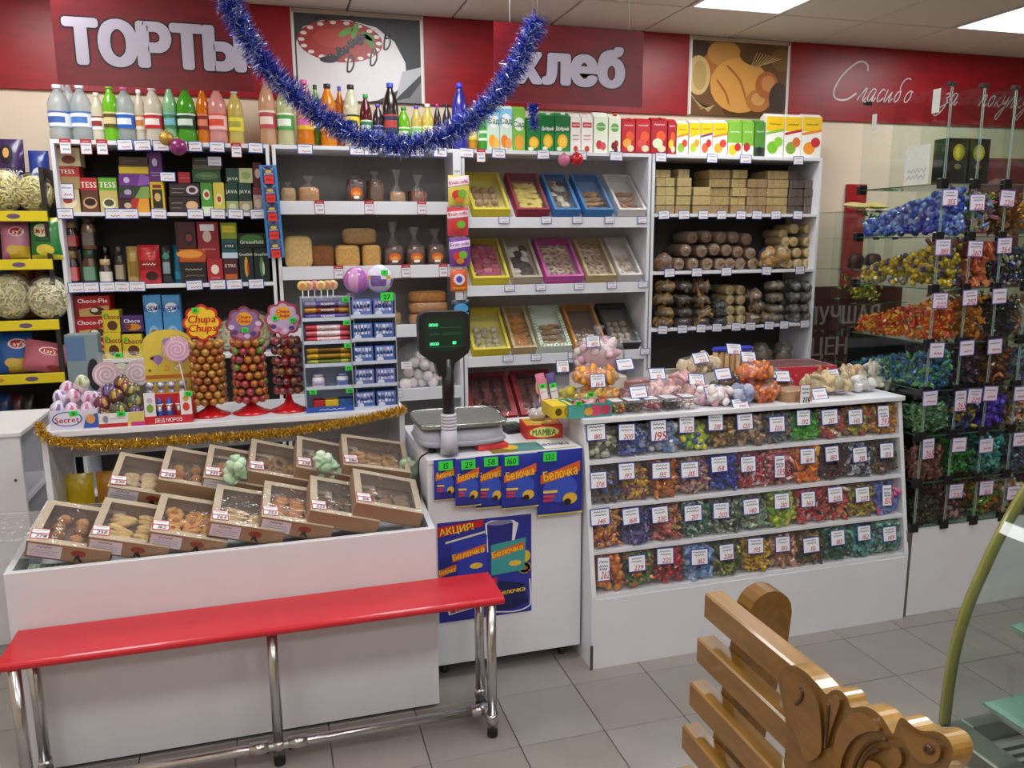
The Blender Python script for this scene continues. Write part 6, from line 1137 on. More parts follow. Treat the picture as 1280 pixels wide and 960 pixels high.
for px, py, r, c1, c2, lb in ((446, 345, .052, '#b468b8', '#d8a0d0', 'pink and violet striped toy ball on the gum stand'), (474, 340, .056, '#dcd6ec', '#7a5aa0', 'white toy ball with violet and yellow print on the gum stand')):
    p = pY(px, py, 3.23); zc_ = ZT+h2+r+.002
    o = tag(put('toy_ball', MB().ell(0, 0, 0, r, r, r, (lambda f, i: (c1 if (i % 16) % 4 < 2 else c2)) if px < 460 else (lambda f, i: c2 if (.36 < f < .56 and i % 16 in (10, 11, 12, 14)) else ('#c8b040' if .5 < f < .58 and i % 16 in (9, 13) else c1)), 16, 12), loc=(p.x, 3.235, zc_), mats='gloss'), lb, 'ball')
grn((.05, -.0, h2+.075), '7', t2)
# ================================================================== tinsel and baubles
def tinsel(name, label, pts, r, cols, n, seed, w=.0022, parts=True):
    random.seed(seed); P = [Vector(p) for p in pts]; L = [0]
    for a, b in zip(P, P[1:]): L.append(L[-1]+(b-a).length)
    t = thing(name, label, 'tinsel', P[0]); o0 = P[0]
    put('tinsel_core', MB().tube([p-o0 for p in P], r*.18, cols[0], 6), t, mats='tinsel'); b = MB()
    for _ in range(n):
        s = random.uniform(0, L[-1]); i = max(k for k in range(len(L)) if L[k] <= s); i = min(i, len(P)-2); u = (s-L[i])/(L[i+1]-L[i]); p = P[i].lerp(P[i+1], u)-o0; tg = (P[i+1]-P[i]).normalized()
        d = Vector((random.gauss(0, 1), random.gauss(0, 1), random.gauss(0, 1))); d -= tg*d.dot(tg)*.6; d.normalize(); sd = d.cross(Vector((random.gauss(0, 1), random.gauss(0, 1), random.gauss(0, 1)))).normalized()*w/2; rr = r*random.uniform(.65, 1.1); bend = Vector((random.gauss(0, 1), random.gauss(0, 1), random.gauss(0, 1)))*rr*.15
        q = p+d*rr*.55+bend; e = p+d*rr
        b.add([p-sd, p+sd, q+sd, q-sd, e], [(0, 1, 2, 3), (3, 2, 4)], random.choice(cols))
    tag(put('tinsel_fringe', b, t, mats='tinsel'), kind='stuff'); return t
YT = 3.72
bp = [pY(a, b, YT) for a, b in ((262, -60), (285, 0), (305, 40), (330, 80), (358, 108), (392, 138), (428, 162), (468, 177), (512, 181), (552, 171), (588, 151), (618, 122), (641, 90), (658, 58), (672, 26))]
bp3 = [Vector(q) for q in bez([tuple(p) for p in bp], 56)]
t = tinsel('tinsel_garland', 'long blue tinsel garland swagged across both hanging signs', bp3, .072, ['#1f3fb8', '#2a4fd0', '#16309a', '#3a5ad8', '#c8d4f0', '#e8eefc', '#1a2f90'], 12000, 5, w=.003)  # near-white strips paint glints into the blue
o0 = bp3[0]; put('hanging_cord', MB().tube([bp3[-1]-o0, Vector((bp3[-1].x, YT, ZC))-o0], .0012, '#d8d8d8', 5), t, mats='plastic'); put('hanging_cord', MB().tube([Vector((0, 0, 0)), Vector((0, 0, ZC-o0.z))], .0012, '#d8d8d8', 5), t, mats='plastic')
p = pY(666, 128, 4.3); q = pY(668, 160, 4.3)
t = tinsel('tinsel_tail', 'short tail of blue tinsel dangling in front of the green cartons', [p+Vector((0, 0, .05)), p, q], .04, ['#1f3fb8', '#2a4fd0', '#16309a', '#b8c4e8'], 900, 6, w=.003); put('hanging_cord', MB().tube([(0, 0, 0), (0, 0, ZC-p.z-.05)], .001, '#c8c8d8', 5), t, mats='plastic')  # pale strips paint glints here too
gp = [Vector((sx(a, 3.135, .96), 3.128, sz(b, sx(a, 3.135, .96), 3.128))) for a, b in ((52, 528), (56, 545), (80, 553), (120, 556), (180, 554), (240, 549), (300, 545), (360, 540), (420, 530), (470, 520), (506, 511))]
tinsel('gold_tinsel', 'gold tinsel garland along the front edge of the display table', [Vector(q) for q in bez([tuple(p) for p in gp], 60)], .026, ['#d8a41c', '#f0c42a', '#b88410', '#ffe680', '#98680a'], 8000, 8)  # palest yellow strips paint glints into the gold
def bauble(px, py, Y, r, c, lb, ztop=2.115):
    p = pY(px, py, Y); o = tag(put('bauble', MB().ell(0, 0, 0, r, r, r, c, 18, 12), loc=p, mats='foil' if c == '#c8a24a' else 'gloss'), lb, 'bauble')
    put('bauble_cap', MB().lathe([(.007, r*.97), (.007, r*1.15)], 8, '#c8a24a'), o, mats='steel'); put('hanging_thread', MB().tube([(0, 0, r*1.1), (0, 0, max(r*1.2, ztop-p.z+.02)), (0, YS-Y-.001, max(r*1.2, ztop-p.z+.018))], .0008, '#b8a880', 4), o, mats='plastic')
bauble(208, 173, 4.45, .035, '#c8a24a', 'gold bauble hanging on the tea rack top edge'); bauble(223, 184, 4.44, .042, '#8a2a6a', 'magenta bauble hanging beside the gold one'); bauble(705, 200, 4.44, .035, '#d8789a', 'pink bauble hanging over the sloping shelves'); bauble(721, 199, 4.43, .037, '#c41c2a', 'red bauble hanging beside the pink one')
# ================================================================== scale on the chest
SX, SY = sx(572, 2.97, .93), 2.97
t = thing('shop_scale', 'grey electronic shop scale with black display head on a pole', 'scale', (SX, SY, CZ))
LG = '#b9b7c6'
for x in (-.12, .12):
    for y in (-.10, .10): put('foot', MB().lathe([(.014, 0), (.016, .004), (.012, .016)], 10, '#1d1c1e'), t, (x, y, .0005), mats='rubber')
b = MB(); b.ell(0, 0, .052, .165, .145, .04, LG, 28, 10, .5); put('scale_body', b, t, mats='plastic'); put('body_skirt', MB().ell(0, 0, .035, .172, .15, .016, '#a8a6b4', 28, 6, .45), t, mats='plastic')
pl = put('weighing_plate', MB().prism(Fr((0, 0, .096), (1, 0, 0), (0, 1, 0)), [(.17*math.copysign(abs(math.cos(a*PI/20))**.35, math.cos(a*PI/20)), .15*math.copysign(abs(math.sin(a*PI/20))**.35, math.sin(a*PI/20))) for a in range(40)], .012, '#aab0ae'), t, mats='dull_steel')
put('plate_rim', MB().tube([(.17*math.copysign(abs(math.cos(a*PI/20))**.35, math.cos(a*PI/20)), .15*math.copysign(abs(math.sin(a*PI/20))**.35, math.sin(a*PI/20)), .108) for a in range(41)], .004, '#c8cac8', 6), pl, mats='steel'); put('plate_support', MB().lathe([(.06, .085), (.06, .097)], 14, '#5a5a60'), t, mats='plastic')
px_, py_ = sx(561, 2.80, 1.0)-SX, 2.80-SY
b = MB().lathe([(.034, .012), (.032, .05), (.028, .10)], 16, LG)
for k in range(5): b.lathe([(.026, .10+.012*k), (.029, .103+.012*k), (.029, .109+.012*k), (.026, .112+.012*k)], 16, '#c8c6d2')
put('pole_socket', b, t, (px_, py_, 0), mats='plastic'); put('pole', MB().tube([(px_, py_, .15), (px_, py_, .36)], .022, '#141416', 16), t, mats='plastic')
zt = pY(557, 389, 2.80).z-CZ; zb = pY(557, 452, 2.80).z-CZ; hw = .092; fr = Fr((px_-.012, py_-.02, 0))
hp = []
for cx, cz, a0 in ((hw-.03, zt-.03, 0), (-hw+.03, zt-.03, 90)):
    for a in range(0, 91, 15): hp.append((cx+.03*math.cos(math.radians(a0+a)), cz+.03*math.sin(math.radians(a0+a))))
hp += [(-hw, zb+.05), (-hw+.008, zb+.03), (-.035, zb-.005), (-.024, zb-.05), (.024, zb-.05), (.035, zb-.005), (hw-.008, zb+.03), (hw, zb+.05)]
hd = put('display_head', MB().prism(fr, hp, -.05, '#17181a'), t, mats='plastic')
scr = [(-hw*.78, zb+.055), (-hw*.78, zt-.035), (-hw*.62, zt-.022), (hw*.62, zt-.022), (hw*.78, zt-.035), (hw*.78, zb+.055), (0, zb+.035)]
put('display_screen', MB().poly(fr, scr, '#0b2a1a', 1), hd, mats='print')
f2 = Fr(fr(0, 0, .0008)); b = MB(); b.text(f2, '0000', -.04, zt-.045, .012, '#5cf0a0', 1, bold=0); b.text(f2, '0000', -.038, zb+.068, .012, '#5cf0a0', 1, bold=0); b.text(f2, '110', .034, zb+.070, .012, '#5cf0a0', 1, bold=0); put('display_digits', b, hd, mats='screen')
b = MB()
for zz in (zt-.056, zb+.056): b.rect(f2, -.06, .06, zz, zz+.001, '#3f8a5a', 1)
b.scrib(f2, -.055, -.02, (zt+zb)/2+.012, .008, '#3a7a54', 1); b.rect(f2, -.01, .06, (zt+zb)/2+.008, (zt+zb)/2+.018, '#1c4a30', 1); put('display_marks', b, hd, mats='print')
put('power_cable', MB().tube([Vector(q) for q in bez([(-.13, -.12, .01), (-.16, -.165, .012), (-.185, -.192, .0), (-.19, -.205, -.06), (-.185, -.205, -.2), (-.18, -.205, -.4)], 24)], .003, '#141416', 6), t, mats='rubber')
# seed packets along the chest front
Yc = 2.775
BL = '#24329c'
def bel(w, big=True): return [('e', .5, .42, .4, .22, '#3a54c0'), ('p', [(.05, .50), (.95, .66), (.95, .82), (.05, .64)], '#d9622a'), ('t', 'Белочка', .5, .655, .15, '#f5c832', .86, .13), ('e', .72, .25, .17, .09, '#e4b83c'), ('e', .66, .2, .09, .05, '#2a2018'), ('r', .1, .42, .36, .4, '#e8c84a'), ('r', .1, .36, .29, .33, '#d83a4a'), ('r', .1, .32, .23, .27, '#c83a4a'), ('r', 0, 1, 0, .03, '#d8cf5a')]
for x0, x1, y0, y1, pr, k in ((542, 570, 572, 624, '15', 0), (568, 600, 570, 632, '29', 1), (594, 630, 568, 634, '58', 2), (626, 672, 565, 634, '160', 3), (671, 727, 558, 642, '132', 4)):
    Y = Yc-.010-.012*(k % 2); A, B = sx(x0, Y, .8), sx(x1, Y, .8); z1, z0 = pY((x0+x1)/2, y0, Y).z, pY((x0+x1)/2, y1, Y).z; z1 = min(z1, CZ+.0); w = B-A; h = z1-z0
    o = pouch('seed_packet', ('smallest', 'second smallest', 'middle-sized', 'second largest', 'largest')[k]+' blue sunflower seed packet hung on the chest front', 'packet', ((A+B)/2, Y-.006, z0), w, h, .018, BL, bel(w), (0, 0, 0))
    c = card((-w*.25 if k > 2 else 0, -.014, h-.036), .052, .034, '', '', '#3be04a', bg='#3be04a', name='green_price_sticker', parent=o)
    for ch in list(c.children): bpy.data.objects.remove(ch)
    put('sticker_figures', MB().text(Fr((0, -.0012, 0)), pr, 0, .017, .022, '#142a18', 1.5, maxw=.044, bold=0, shear=.1), c, mats='ink')
# poster on the chest front
A = pY(546, 642, Yc).x; Bx = pY(664, 700, Yc).x; z1 = pY(664, 642, Yc).z; z0 = pY(600, 772, Yc).z; w = Bx-A; h = z1-z0
A = max(A, .492); w = Bx-A
t = tag(put('poster', MB().box(-w/2, w/2, -.0015, 0, 0, h, '#2a2f96'), loc=((A+Bx)/2, Yc-.0002, z0), mats='card'), 'blue advertising poster for sunflower seeds taped to the chest', 'poster')
f = Fr((0, -.0015, 0)); b = MB()
b.poly(f, [(-w*.5, h*.86), (-w*.02, h*.93), (-w*.02, h*.995), (-w*.5, h*.96)], '#c4202c', 1); b.text(f, 'АКЦИЯ!', -w*.30, h*.925, h*.07, '#f0cf3a', 2, ang=.10, maxw=w*.36)
b.stroke(f, [(-w*.42, h*.80), (0, h*.87)], .008, '#d8d4c0', 1.5)
b.poly(f, [(.02*w, h*.66), (.0, h*.95), (.06*w, h*.975), (.3*w, h*.96), (.36*w, h*.92), (.30*w, h*.70)], '#e8e8ee', 1); b.poly(f, [(.03*w, h*.66), (.02*w, h*.94), (.3*w, h*.93), (.28*w, h*.66)], '#262a80', 1.5); b.disc(f, .16*w, h*.945, .14*w, h*.025, '#8a84a8', 2)
for cx, cy0, ww, hh, c, l in ((-.18, .46, .36, .38, '#2c3aa8', 2), (.24, .44, .36, .33, '#3f9a98', 2.4)):
    b.poly(f, [((cx-ww/2)*w, (cy0-.02)*h), ((cx+ww/2)*w, cy0*h+.0), ((cx+ww/2+.02)*w, (cy0+hh)*h), ((cx-ww/2)*w, (cy0+hh-.04)*h)], c, l); b.poly(f, [((cx-.17)*w, (cy0+.14)*h), ((cx+.18)*w, (cy0+.22)*h), ((cx+.18)*w, (cy0+.29)*h), ((cx-.17)*w, (cy0+.21)*h)], '#d9622a', l+.5)
    b.text(f, 'Белочка', cx*w, (cy0+.215)*h, h*.06, '#f5c832', l+1, maxw=.34*w, ang=.18); b.disc(f, (cx+.08)*w, (cy0+.08)*h, .07*w, .03*h, '#e4b83c', l+.6)
for k in range(10): a = k*PI/5; b.disc(f, .425*w+.035*w*math.cos(a), h*.46+.03*h*math.sin(a), .035*w, .03*h, '#e6c02a', 1.6)
b.disc(f, .425*w, h*.46, .032*w, .024*h, '#a86a1a', 2.2); b.disc(f, .435*w, h*.58, .055*w, .06*h, '#d8b82e', 1.5)
b.poly(f, [(.06*w, .06*h), (.14*w, .36*h), (.42*w, .30*h), (.46*w, .10*h), (.3*w, .05*h)], '#141a52', 1.4); b.text(f, 'Белочка', .28*w, .24*h, .05*h, '#f5c832', 3, maxw=.3*w, ang=.06)
b.stroke(f, bez([(.04*w, .05*h), (.30*w, .02*h), (.46*w, .05*h), (.49*w, .12*h), (.48*w, .34*h)], 16), .005, '#e8e8ee', 2)
b.poly(f, [(-.40*w, .07*h), (-.02*w, .13*h), (.0, .22*h), (-.42*w, .16*h)], '#e8e8ee', 1.5); b.poly(f, [(-.38*w, .085*h), (-.03*w, .138*h), (-.02*w, .205*h), (-.40*w, .15*h)], '#c02a38', 2); b.text(f, 'ПОЛ', -.25*w, .135*h, .05*h, '#f4eeee', 3, ang=.14, maxw=.2*w)
b.poly(f, [(-.05*w, .28*h), (.12*w, .30*h), (.12*w, .40*h), (-.05*w, .38*h)], '#c02a38', 1.8); b.text(f, 'М', .06*w, .345*h, .05*h, '#f4eeee', 3)
b.poly(f, [(-.5*w, .66*h), (-.36*w, .66*h), (-.30*w, .60*h), (-.30*w, .30*h), (-.5*w, .30*h)], '#1f2680', 2.2); b.poly(f, [(-.5*w, .46*h), (-.31*w, .52*h), (-.31*w, .58*h), (-.5*w, .53*h)], '#d9622a', 2.6); b.text(f, 'Белочка', -.405*w, .522*h, .05*h, '#f5c832', 3.4, ang=.14, maxw=.17*w); b.rect(f, -.5*w, -.3*w, .30*h, .345*h, '#c02a38', 2.8); b.text(f, 'АКЦИЯ!', -.42*w, .322*h, .03*h, '#f0cf3a', 3.6, maxw=.12*w)
put('poster_print', b, t, mats='print')
# things lying on the chest
def flat(name, label, cat, x, y, w, d, hgt, c, spec, rz=0, z=CZ, m='card', top=None):
    o = tag(put(name, MB().box(-w/2, w/2, -d/2, d/2, 0, hgt, c, .002), loc=(x, y, z+.0005), rot=(0, 0, rz), mats=m), label, cat)
    if spec: put('printed_front', prints(MB(), Fr((0, -d/2, 0)), w, hgt, spec), o, mats='print')
    if top: put('printed_top', prints(MB(), Fr((0, -d/2, hgt), (1, 0, 0), (0, 1, 0)), w, d, top), o, mats='print')
    return o
flat('counter_mat', 'thin colourful printed mat on the chest top edge', 'mat', .90, 2.84, .33, .125, .0015, '#c8c89a', None, top=[('r', 0, .3, 0, 1, '#8a7a3a'), ('r', .3, .62, 0, .9, '#4a8a8a'), ('r', .62, 1, 0, 1, '#e0dfd8'), ('t', 'Белочка', .78, .5, .35, '#2a3a8a', .4), ('e', .25, .5, .1, .3, '#d8b840')])
flat('chew_box', 'red and yellow box of fruit chews on the chest', 'box', .995, 3.0, .15, .13, .055, '#c82a24', [('r', .06, .94, .1, .9, '#d83a22'), ('e', .5, .5, .4, .4, '#f0e28a'), ('t', 'MAMBA', .5, .5, .5, '#3a8a3a', .7)], -.10, top=[('r', .05, .45, .05, .95, '#e8b02a'), ('r', .5, .95, .05, .95, '#e0862a'), ('e', .5, .5, .3, .3, '#f0d070')])
p = pZ(680, 520, CZ+.056); filled_bag('crumpled white paper bag lying on the chew box', (.985, 3.02, CZ+.0575), .035, .03, .022, [cookie('ball', '#e8e4e0')], 5, kn=False, seed=4)
flat('flat_packet', 'flat red and yellow packet beside the scale', 'packet', sx(612, 2.87, .9), 2.875, .12, .09, .02, '#d83a44', None, .1, z=CZ+.002, m='pouch', top=[('r', .05, .5, .05, .5, '#e8c83a'), ('e', .6, .6, .3, .3, '#e87a8a')])
flat('calculator', 'black calculator on the chest behind the flat packet', 'calculator', sx(640, 3.12, .9), 3.12, .10, .13, .018, '#1c1c1e', None, .2, top=[('r', .1, .9, .7, .92, '#5a6a5a')]+[('r', .12+.2*i, .26+.2*i, .1+.14*j, .19+.14*j, '#4a4a4e') for i in range(4) for j in range(4)])
flat('paper_sheet', 'white paper sheet on the chest', 'paper', .93, 3.15, .16, .12, .001, '#e6e6e8', None, .1)
# cup of lollipops
x = sx(683, 3.15, .95); t = thing('sweets_cup', 'clear plastic tub crowded with stick lollipops beside chew box', 'tub', (x, 3.14, CZ+.0015)); put('tub_wall', MB().lathe([(.048, 0), (.062, .13)], 20, '#ffffff', cap=False), t, mats='clear_plastic'); put('tub_base', MB().lathe([(0, 0), (.048, 0), (.048, .002), (0, .002)], 20, '#cfd2d6'), t, mats='plastic')
random.seed(9)
for i in range(26):
    a, rr, zz = random.uniform(0, 6.28), random.uniform(.0, .042), random.uniform(.02, .10)
    tag(put('stick_lollipop', lolly(random.choice(['#6a6a8a', '#8a8a4a', '#7a3a4a', '#3a4a6a', '#8a6a4a', '#9aa0a8'])), loc=(x+rr*math.cos(a), 3.14+rr*math.sin(a), CZ+zz), rot=(random.uniform(-2.8, -2), random.uniform(-.6, .6), 0)), 'small wrapped ball lollipop inside the clear tub', 'lollipop', 'lollipops in the tub')
for i, (dx, c, tx) in enumerate(((-.03, '#e0b890', None), (-.01, '#d8a880', '10'), (.02, '#d8589a', '25'), (.035, '#e8d0c0', '10'))):
    o = thing('biscuit_pop', ('pale biscuit-coloured sweet on a stick in the tub back', 'tan sweet on a stick with green sticker', 'pink wrapped sweet on a stick', 'cream sweet on a stick')[i]+' above the clear tub', 'lollipop', (x+dx, 3.15+.01*i, CZ+.12)); put('sweet', MB().ell(0, 0, .05, .018, .010, .035, c, 10, 6, .8), o, mats='gloss'); put('stick', MB().tube([(0, 0, -.06), (0, 0, .02)], .002, '#f0f0f0', 6), o, mats='plastic')
    if tx: grn((0, -.013, .02), tx, o)
# ================================================================== goods on top of the sweets counter
def K(px, Y, z=ZK+.03): return sx(px, Y, z)
mm = [mesh(MB().lathe([(.0, 0), (.015, .002), (.017, .012), (.015, .024), (0, .026)], 9, c), 'marshmallow', 'fruit') for c in ('#e8c4cc', '#ecdcdc', '#dcaab8', '#f0e8e6')]
jel = lambda *cs: [mesh(MB().ell(0, 0, 0, .028, .011, .013, c, 10, 5, .8), 'jelly_slice', 'candy') for c in cs]
def kbag(label, px, Y, rx, ry, rz, ms, n, z=ZK+.0005, kn=False, seed=1, **k): return filled_bag(label, (K(px, Y, z+rz), Y, z), rx, ry, rz, ms, n, kn=kn, seed=seed, **k)
def kcard(px, py, Y, w, h, price, label, rot=(-.25, 0, 0), **k):
    p = pY(px, py, Y); return card((p.x, p.y, p.z-h/2), w, h, price, label, rot=rot, **k)
kbag('clear bag of yellow and orange jelly slices, lower of two', 744, 2.96, .105, .08, .045, jel('#e8b83a', '#e09a2a', '#ecc850'), 34, seed=2); kbag('clear bag of orange jelly slices piled on the yellow ones', 743, 2.98, .10, .08, .038, jel('#e8922a', '#e8a83a', '#d87a22'), 30, z=ZK+.092, seed=3)
kbag('knotted bag of pink and white marshmallows at the counter end', 748, 3.14, .115, .08, .085, mm, 60, z=ZK+.10, kn=True, seed=4); flat('carton', 'plain carton under the marshmallow bag', 'box', K(748, 3.16), 3.17, .20, .16, .098, '#d8d2c4', None, z=ZK)
kcard(742, 427, 3.058, .062, .05, '192', 'price card reading 192 on the marshmallow bag'); kcard(748, 476, 2.85, .065, .055, '164', 'price card reading 164 on the yellow jelly bag'); kcard(704, 458, 3.02, .055, .05, '121', 'price card reading 121 by the upright sweet packs')
for px, c, lb in ((684, '#d87a9a', 'upright pink and white bar packet at the counter end'), (697, '#5a4a8a', 'upright violet bar packet at the counter end')):
    o = pouch('bar_packet', lb, 'packet', (K(px, 2.98, 1.06), 2.985, ZK), .038, .15, .014, c, [('r', .1, .9, .3, .7, '#ece4ea'), ('s', .2, .8, .5, c)], (-.1, -.18, 0)); grn((0, -.010, .09), '10', o)
kbag('small bag of yellow lemon sweets beside violet bar packet', 709, 3.0, .03, .03, .045, [cookie('ball', '#c8b83a')], 12, seed=6)
flat('sweets_carton', 'yellow box with brown swirl print at the counter end', 'box', K(698, 2.87), 2.885, .085, .13, .05, '#dcbc22', [('e', .3, .5, .16, .3, '#5a4a1a'), ('e', .75, .5, .18, .4, '#c8781e'), ('e', .75, .5, .1, .22, '#dcbc22')], 0, z=ZK)
t = opentray('lollipop_tray', 'teal card tray of fruit lollipops on the counter front edge', K(711, 2.80), K(765, 2.80), 2.80, ZK+.0005, ZK+.055, .12, '#4fa59a', [('r', .35, 1, .05, .95, '#3f8a8a'), ('e', .62, .5, .14, .42, '#c84a6a'), ('e', .85, .5, .12, .36, '#b8405a'), ('e', .45, .45, .1, .3, '#d8a040')])
random.seed(31)
for i in range(12): tag(put('fruit_lollipop', lolly(random.choice(['#c84a5a', '#d8a0a8', '#e8c0c0', '#b85a6a'])), loc=(K(718+4.3*i*.9, 2.86), 2.84+.02*(i % 4), ZK+.042), rot=(random.uniform(1.2, 2), random.uniform(-.5, .5), random.uniform(0, 3))), 'pink fruit lollipop lying in the teal tray', 'lollipop', 'lollipops in teal tray')
grn((-.05, -.002, .05), '30', t); grn((.02, .05, .07), '30', t)
for i, (x0, x1, cs, lb) in enumerate(((767, 784, ['#4a8a3a', '#c83a2a', '#d8a83a'], 'clear tub of green and red dragees'), (785, 806, ['#5a4632', '#6a563e'], 'clear tub of brown dragees'), (808, 829, ['#b04a5a', '#8a3a4a', '#d8a0a8'], 'clear tub of pink and red dragees'), (831, 853, ['#3a2a26', '#4a3a34'], 'clear tub of dark chocolate dragees'), (855, 874, ['#e0d8d4', '#d8a8a8', '#ece8e4'], 'clear tub of white and pink dragees'))):
    A, B = K(x0, 2.80), K(x1, 2.80); w = B-A-.003; t = thing('dragee_tub', lb+' on the counter front edge', 'tub', ((A+B)/2, 2.80, ZK+.0005)); random.seed(70+i); b = MB()
    for q in range(60): b.ell(random.uniform(-w*.42, w*.42), random.uniform(.008, .085), random.uniform(.008, .036), .007, .007, .006, random.choice(cs), 6, 4)
    tag(put('dragees', b, t, mats='candy'), kind='stuff'); put('tub_shell', MB().box(-w/2, w/2, 0, .095, 0, .045, '#ffffff', .003), t, mats='clear_plastic'); put('tub_lid', MB().box(-w/2-.002, w/2+.002, -.002, .097, .045, .05, '#e8e8ec', .002), t, mats='bag_film'); put('lid_card', MB().rect(Fr((0, .01, .0505), (1, 0, 0), (0, 1, 0)), -w*.4, w*.4, .01, .07, '#e6e8f0', 1).scrib(Fr((0, .01, .0505), (1, 0, 0), (0, 1, 0)), -w*.3, w*.3, .04, .015, '#3a4080', 2), t, mats='print')
PK = '#d8a4a4'
for i, (px, Y, w, d, h, z, c, rz, lb) in enumerate(((700+118, 2.98, .17, .05, .03, 0, '#c88c90', .1, 'pink and white jelly bar slab in film, lowest'), (822, 3.02, .18, .05, .03, .031, '#dcc0bc', -.12, 'pale pink jelly bar slab in film lying on the lowest'), (845, 3.04, .17, .05, .03, 0, '#b86a70', .2, 'deep pink jelly bar slab beside the pale slab'), (800, 3.06, .15, .06, .04, 0, '#8a6a64', -.2, 'brown dried fruit slab behind the jelly bars'), (795, 3.10, .12, .06, .04, .041, '#b07874', .3, 'reddish dried fruit slab upon the brown one'))):
    o = thing('jelly_slab', lb, 'sweets', (K(px, Y, ZK+z), Y, ZK+z+.0005), (0, 0, rz)); put('slab', MB().box(-w/2, w/2, -d/2, d/2, 0, h, c, .006).box(-w/2+.004, w/2-.004, -d/2-.001, d/2+.001, h*.4, h*.6, mixh(c, '#ffffff', .5), .001), o, mats='fruit'); put('clear_film', MB().box(-w/2-.003, w/2+.003, -d/2-.003, d/2+.003, -.0, h+.003, '#ffffff', .006), o, mats='bag_film')
for px, py, Y, pr, lb in ((783, 455, 3.0, '', 'white price card lying on the dried fruit'), (823, 467, 2.985, '112', 'price card reading 112 on the pink jelly slabs'), (872, 474, 2.93, '220', 'price card reading 220 on the pink sweets bag'), (878, 447, 3.05, '203', 'price card reading 203 on the cream biscuit box'), (919, 436, 3.05, '185', 'price card reading 185 on the wafer tubes'), (937, 446, 3.0, '205', 'price card reading 205 behind the orange jelly bags'), (906, 467, 2.95, '', 'white price card on the olive sweets bag'), (894, 490, 2.83, '230', 'price card reading 230 on the pale front bag'), (928, 505, 2.785, '170', 'blue price card reading 170 hanging over the counter edge'), (962, 466, 2.87, '280', 'price card reading 280 on the orange jelly bags'), (980, 470, 2.93, '', 'white price card beside the orange jelly bags'), (1043, 468, 2.95, '', 'white price card on the pale flat biscuits'), (1047, 483, 2.87, '338', 'price card reading 338 on the pale flat biscuits'), (1027, 492, 2.83, '', 'white price card fallen at the counter front edge'), (1119, 473, 2.93, '205', 'price card reading 205 at the counter corner'), (800, 490, 2.85, '', 'white price card over the dragee tubs')):
    kcard(px, py, Y, .075, .052, pr, lb, rot=(-.5, random.uniform(-.1, .1), 0))
kcard(1006, 494, 2.785, .05, .09, '335', 'red-bordered price card reading 335 at the counter edge', rot=(0, 0, 0), border='#c03848', ink='#15151a')
kbag('bag of pink and white zephyr on the counter front edge', 893, 2.87, .085, .06, .04, mm, 40, seed=12); kbag('blue-tinted bag of sweets at the counter front edge', 926, 2.85, .05, .05, .042, [cookie('ball', '#8a94b8'), cookie('ball', '#b8bcd0')], 18, seed=13)
kbag('pink sweets bag behind the tubs', 868, 2.95, .07, .05, .035, [cookie('ball', '#c89a98'), cookie('ball', '#d8b8b0')], 18, seed=14); kbag('olive dark bag of dried fruit', 902, 2.99, .06, .05, .04, [cookie('ball', '#4a4630'), cookie('ball', '#5c4a38')], 18, seed=15)
t = tray('white box of cream biscuits at the counter back', (K(822, 3.14), 3.10, ZK+.0005), (0, 0, 0), .27, .16, .088, '#e4e0d8', 'square', ['#dcc8a0', '#e4d4b0'], 'cream square biscuit in the white box', 301, n=(4, 3), layers=2, inner='#e8e0cc'); kbag('bag of cream puff biscuits upon the white box', 873, 3.14, .10, .06, .035, [cookie('ball', '#dfc8a0'), cookie('round', '#e4d2b0')], 24, z=ZK+.092, seed=16)
for i in range(7):
    A = K(893+7.0*i, 3.22); tag(put('wafer_tube', MB().tube([(0, 0, 0), (0, 0, .16)], .0125, ('#c8a878', '#b89060')[i % 2], 10), loc=(A, 3.22, ZK+.0005), mats='bake'), 'upright beige wafer tube bundled under blue film', 'wafer', 'wafer tubes'); 
b = MB().box(-.10, .10, -.018, .018, 0, .022, '#2a3ab8', .008); tag(put('blue_film_cap', b, loc=(K(914, 3.22), 3.22, ZK+.161), mats='pouch'), 'crinkled dark blue film across the wafer tubes', 'wrapper')
kbag('lower bag of orange jelly crescents on the counter front', 950, 2.88, .095, .065, .04, jel('#d8702a', '#dc7c34', '#c8602a'), 30, seed=18); kbag('upper bag of orange jelly crescents stacked on another', 945, 2.90, .085, .06, .038, jel('#dc7426', '#e08a3c', '#d0661f'), 30, z=ZK+.083, seed=19)
t = tray('red polka-dot pastry box under film at the counter back', (K(945, 3.10), 3.06, ZK+.0005), (0, 0, -.08), .37, .22, .10, '#b8283a', 'stick', ['#d8c0a0', '#b83a3a', '#c8a880'], 'pastry stick in the red polka-dot box', 303, rim='#c8485a', n=(3, 4), inner='#8a2430', layers=2); b = MB()
for k in range(34): b.disc(Fr((0, 0, 0)), random.uniform(.01, .35), random.uniform(.008, .068), .003, .003, '#e8b8bc', 1, 6)
put('polka_dots', b, t, mats='print')
o = flat('flat_loaf', 'flat tan wafer loaf in film on the counter front', 'wafer', K(990, 2.86), 2.865, .13, .11, .045, '#c09a6c', None, .1, z=ZK, m='bake'); put('clear_film', MB().box(-.068, .068, -.058, .058, 0, .049, '#ffffff', .008), o, mats='bag_film')
for px, Y, lb, c in ((1022, 2.95, 'bag of pale flat biscuits behind the fallen card', '#d0bc94'), (1046, 2.90, 'bag of pale flat biscuits under the 338 card', '#ccb890'), (1030, 3.05, 'bag of brown nuts behind pale flat biscuits', '#a8845c')): kbag(lb, px, Y, .07, .05, .045, [cookie('round', c)], 18, seed=px)
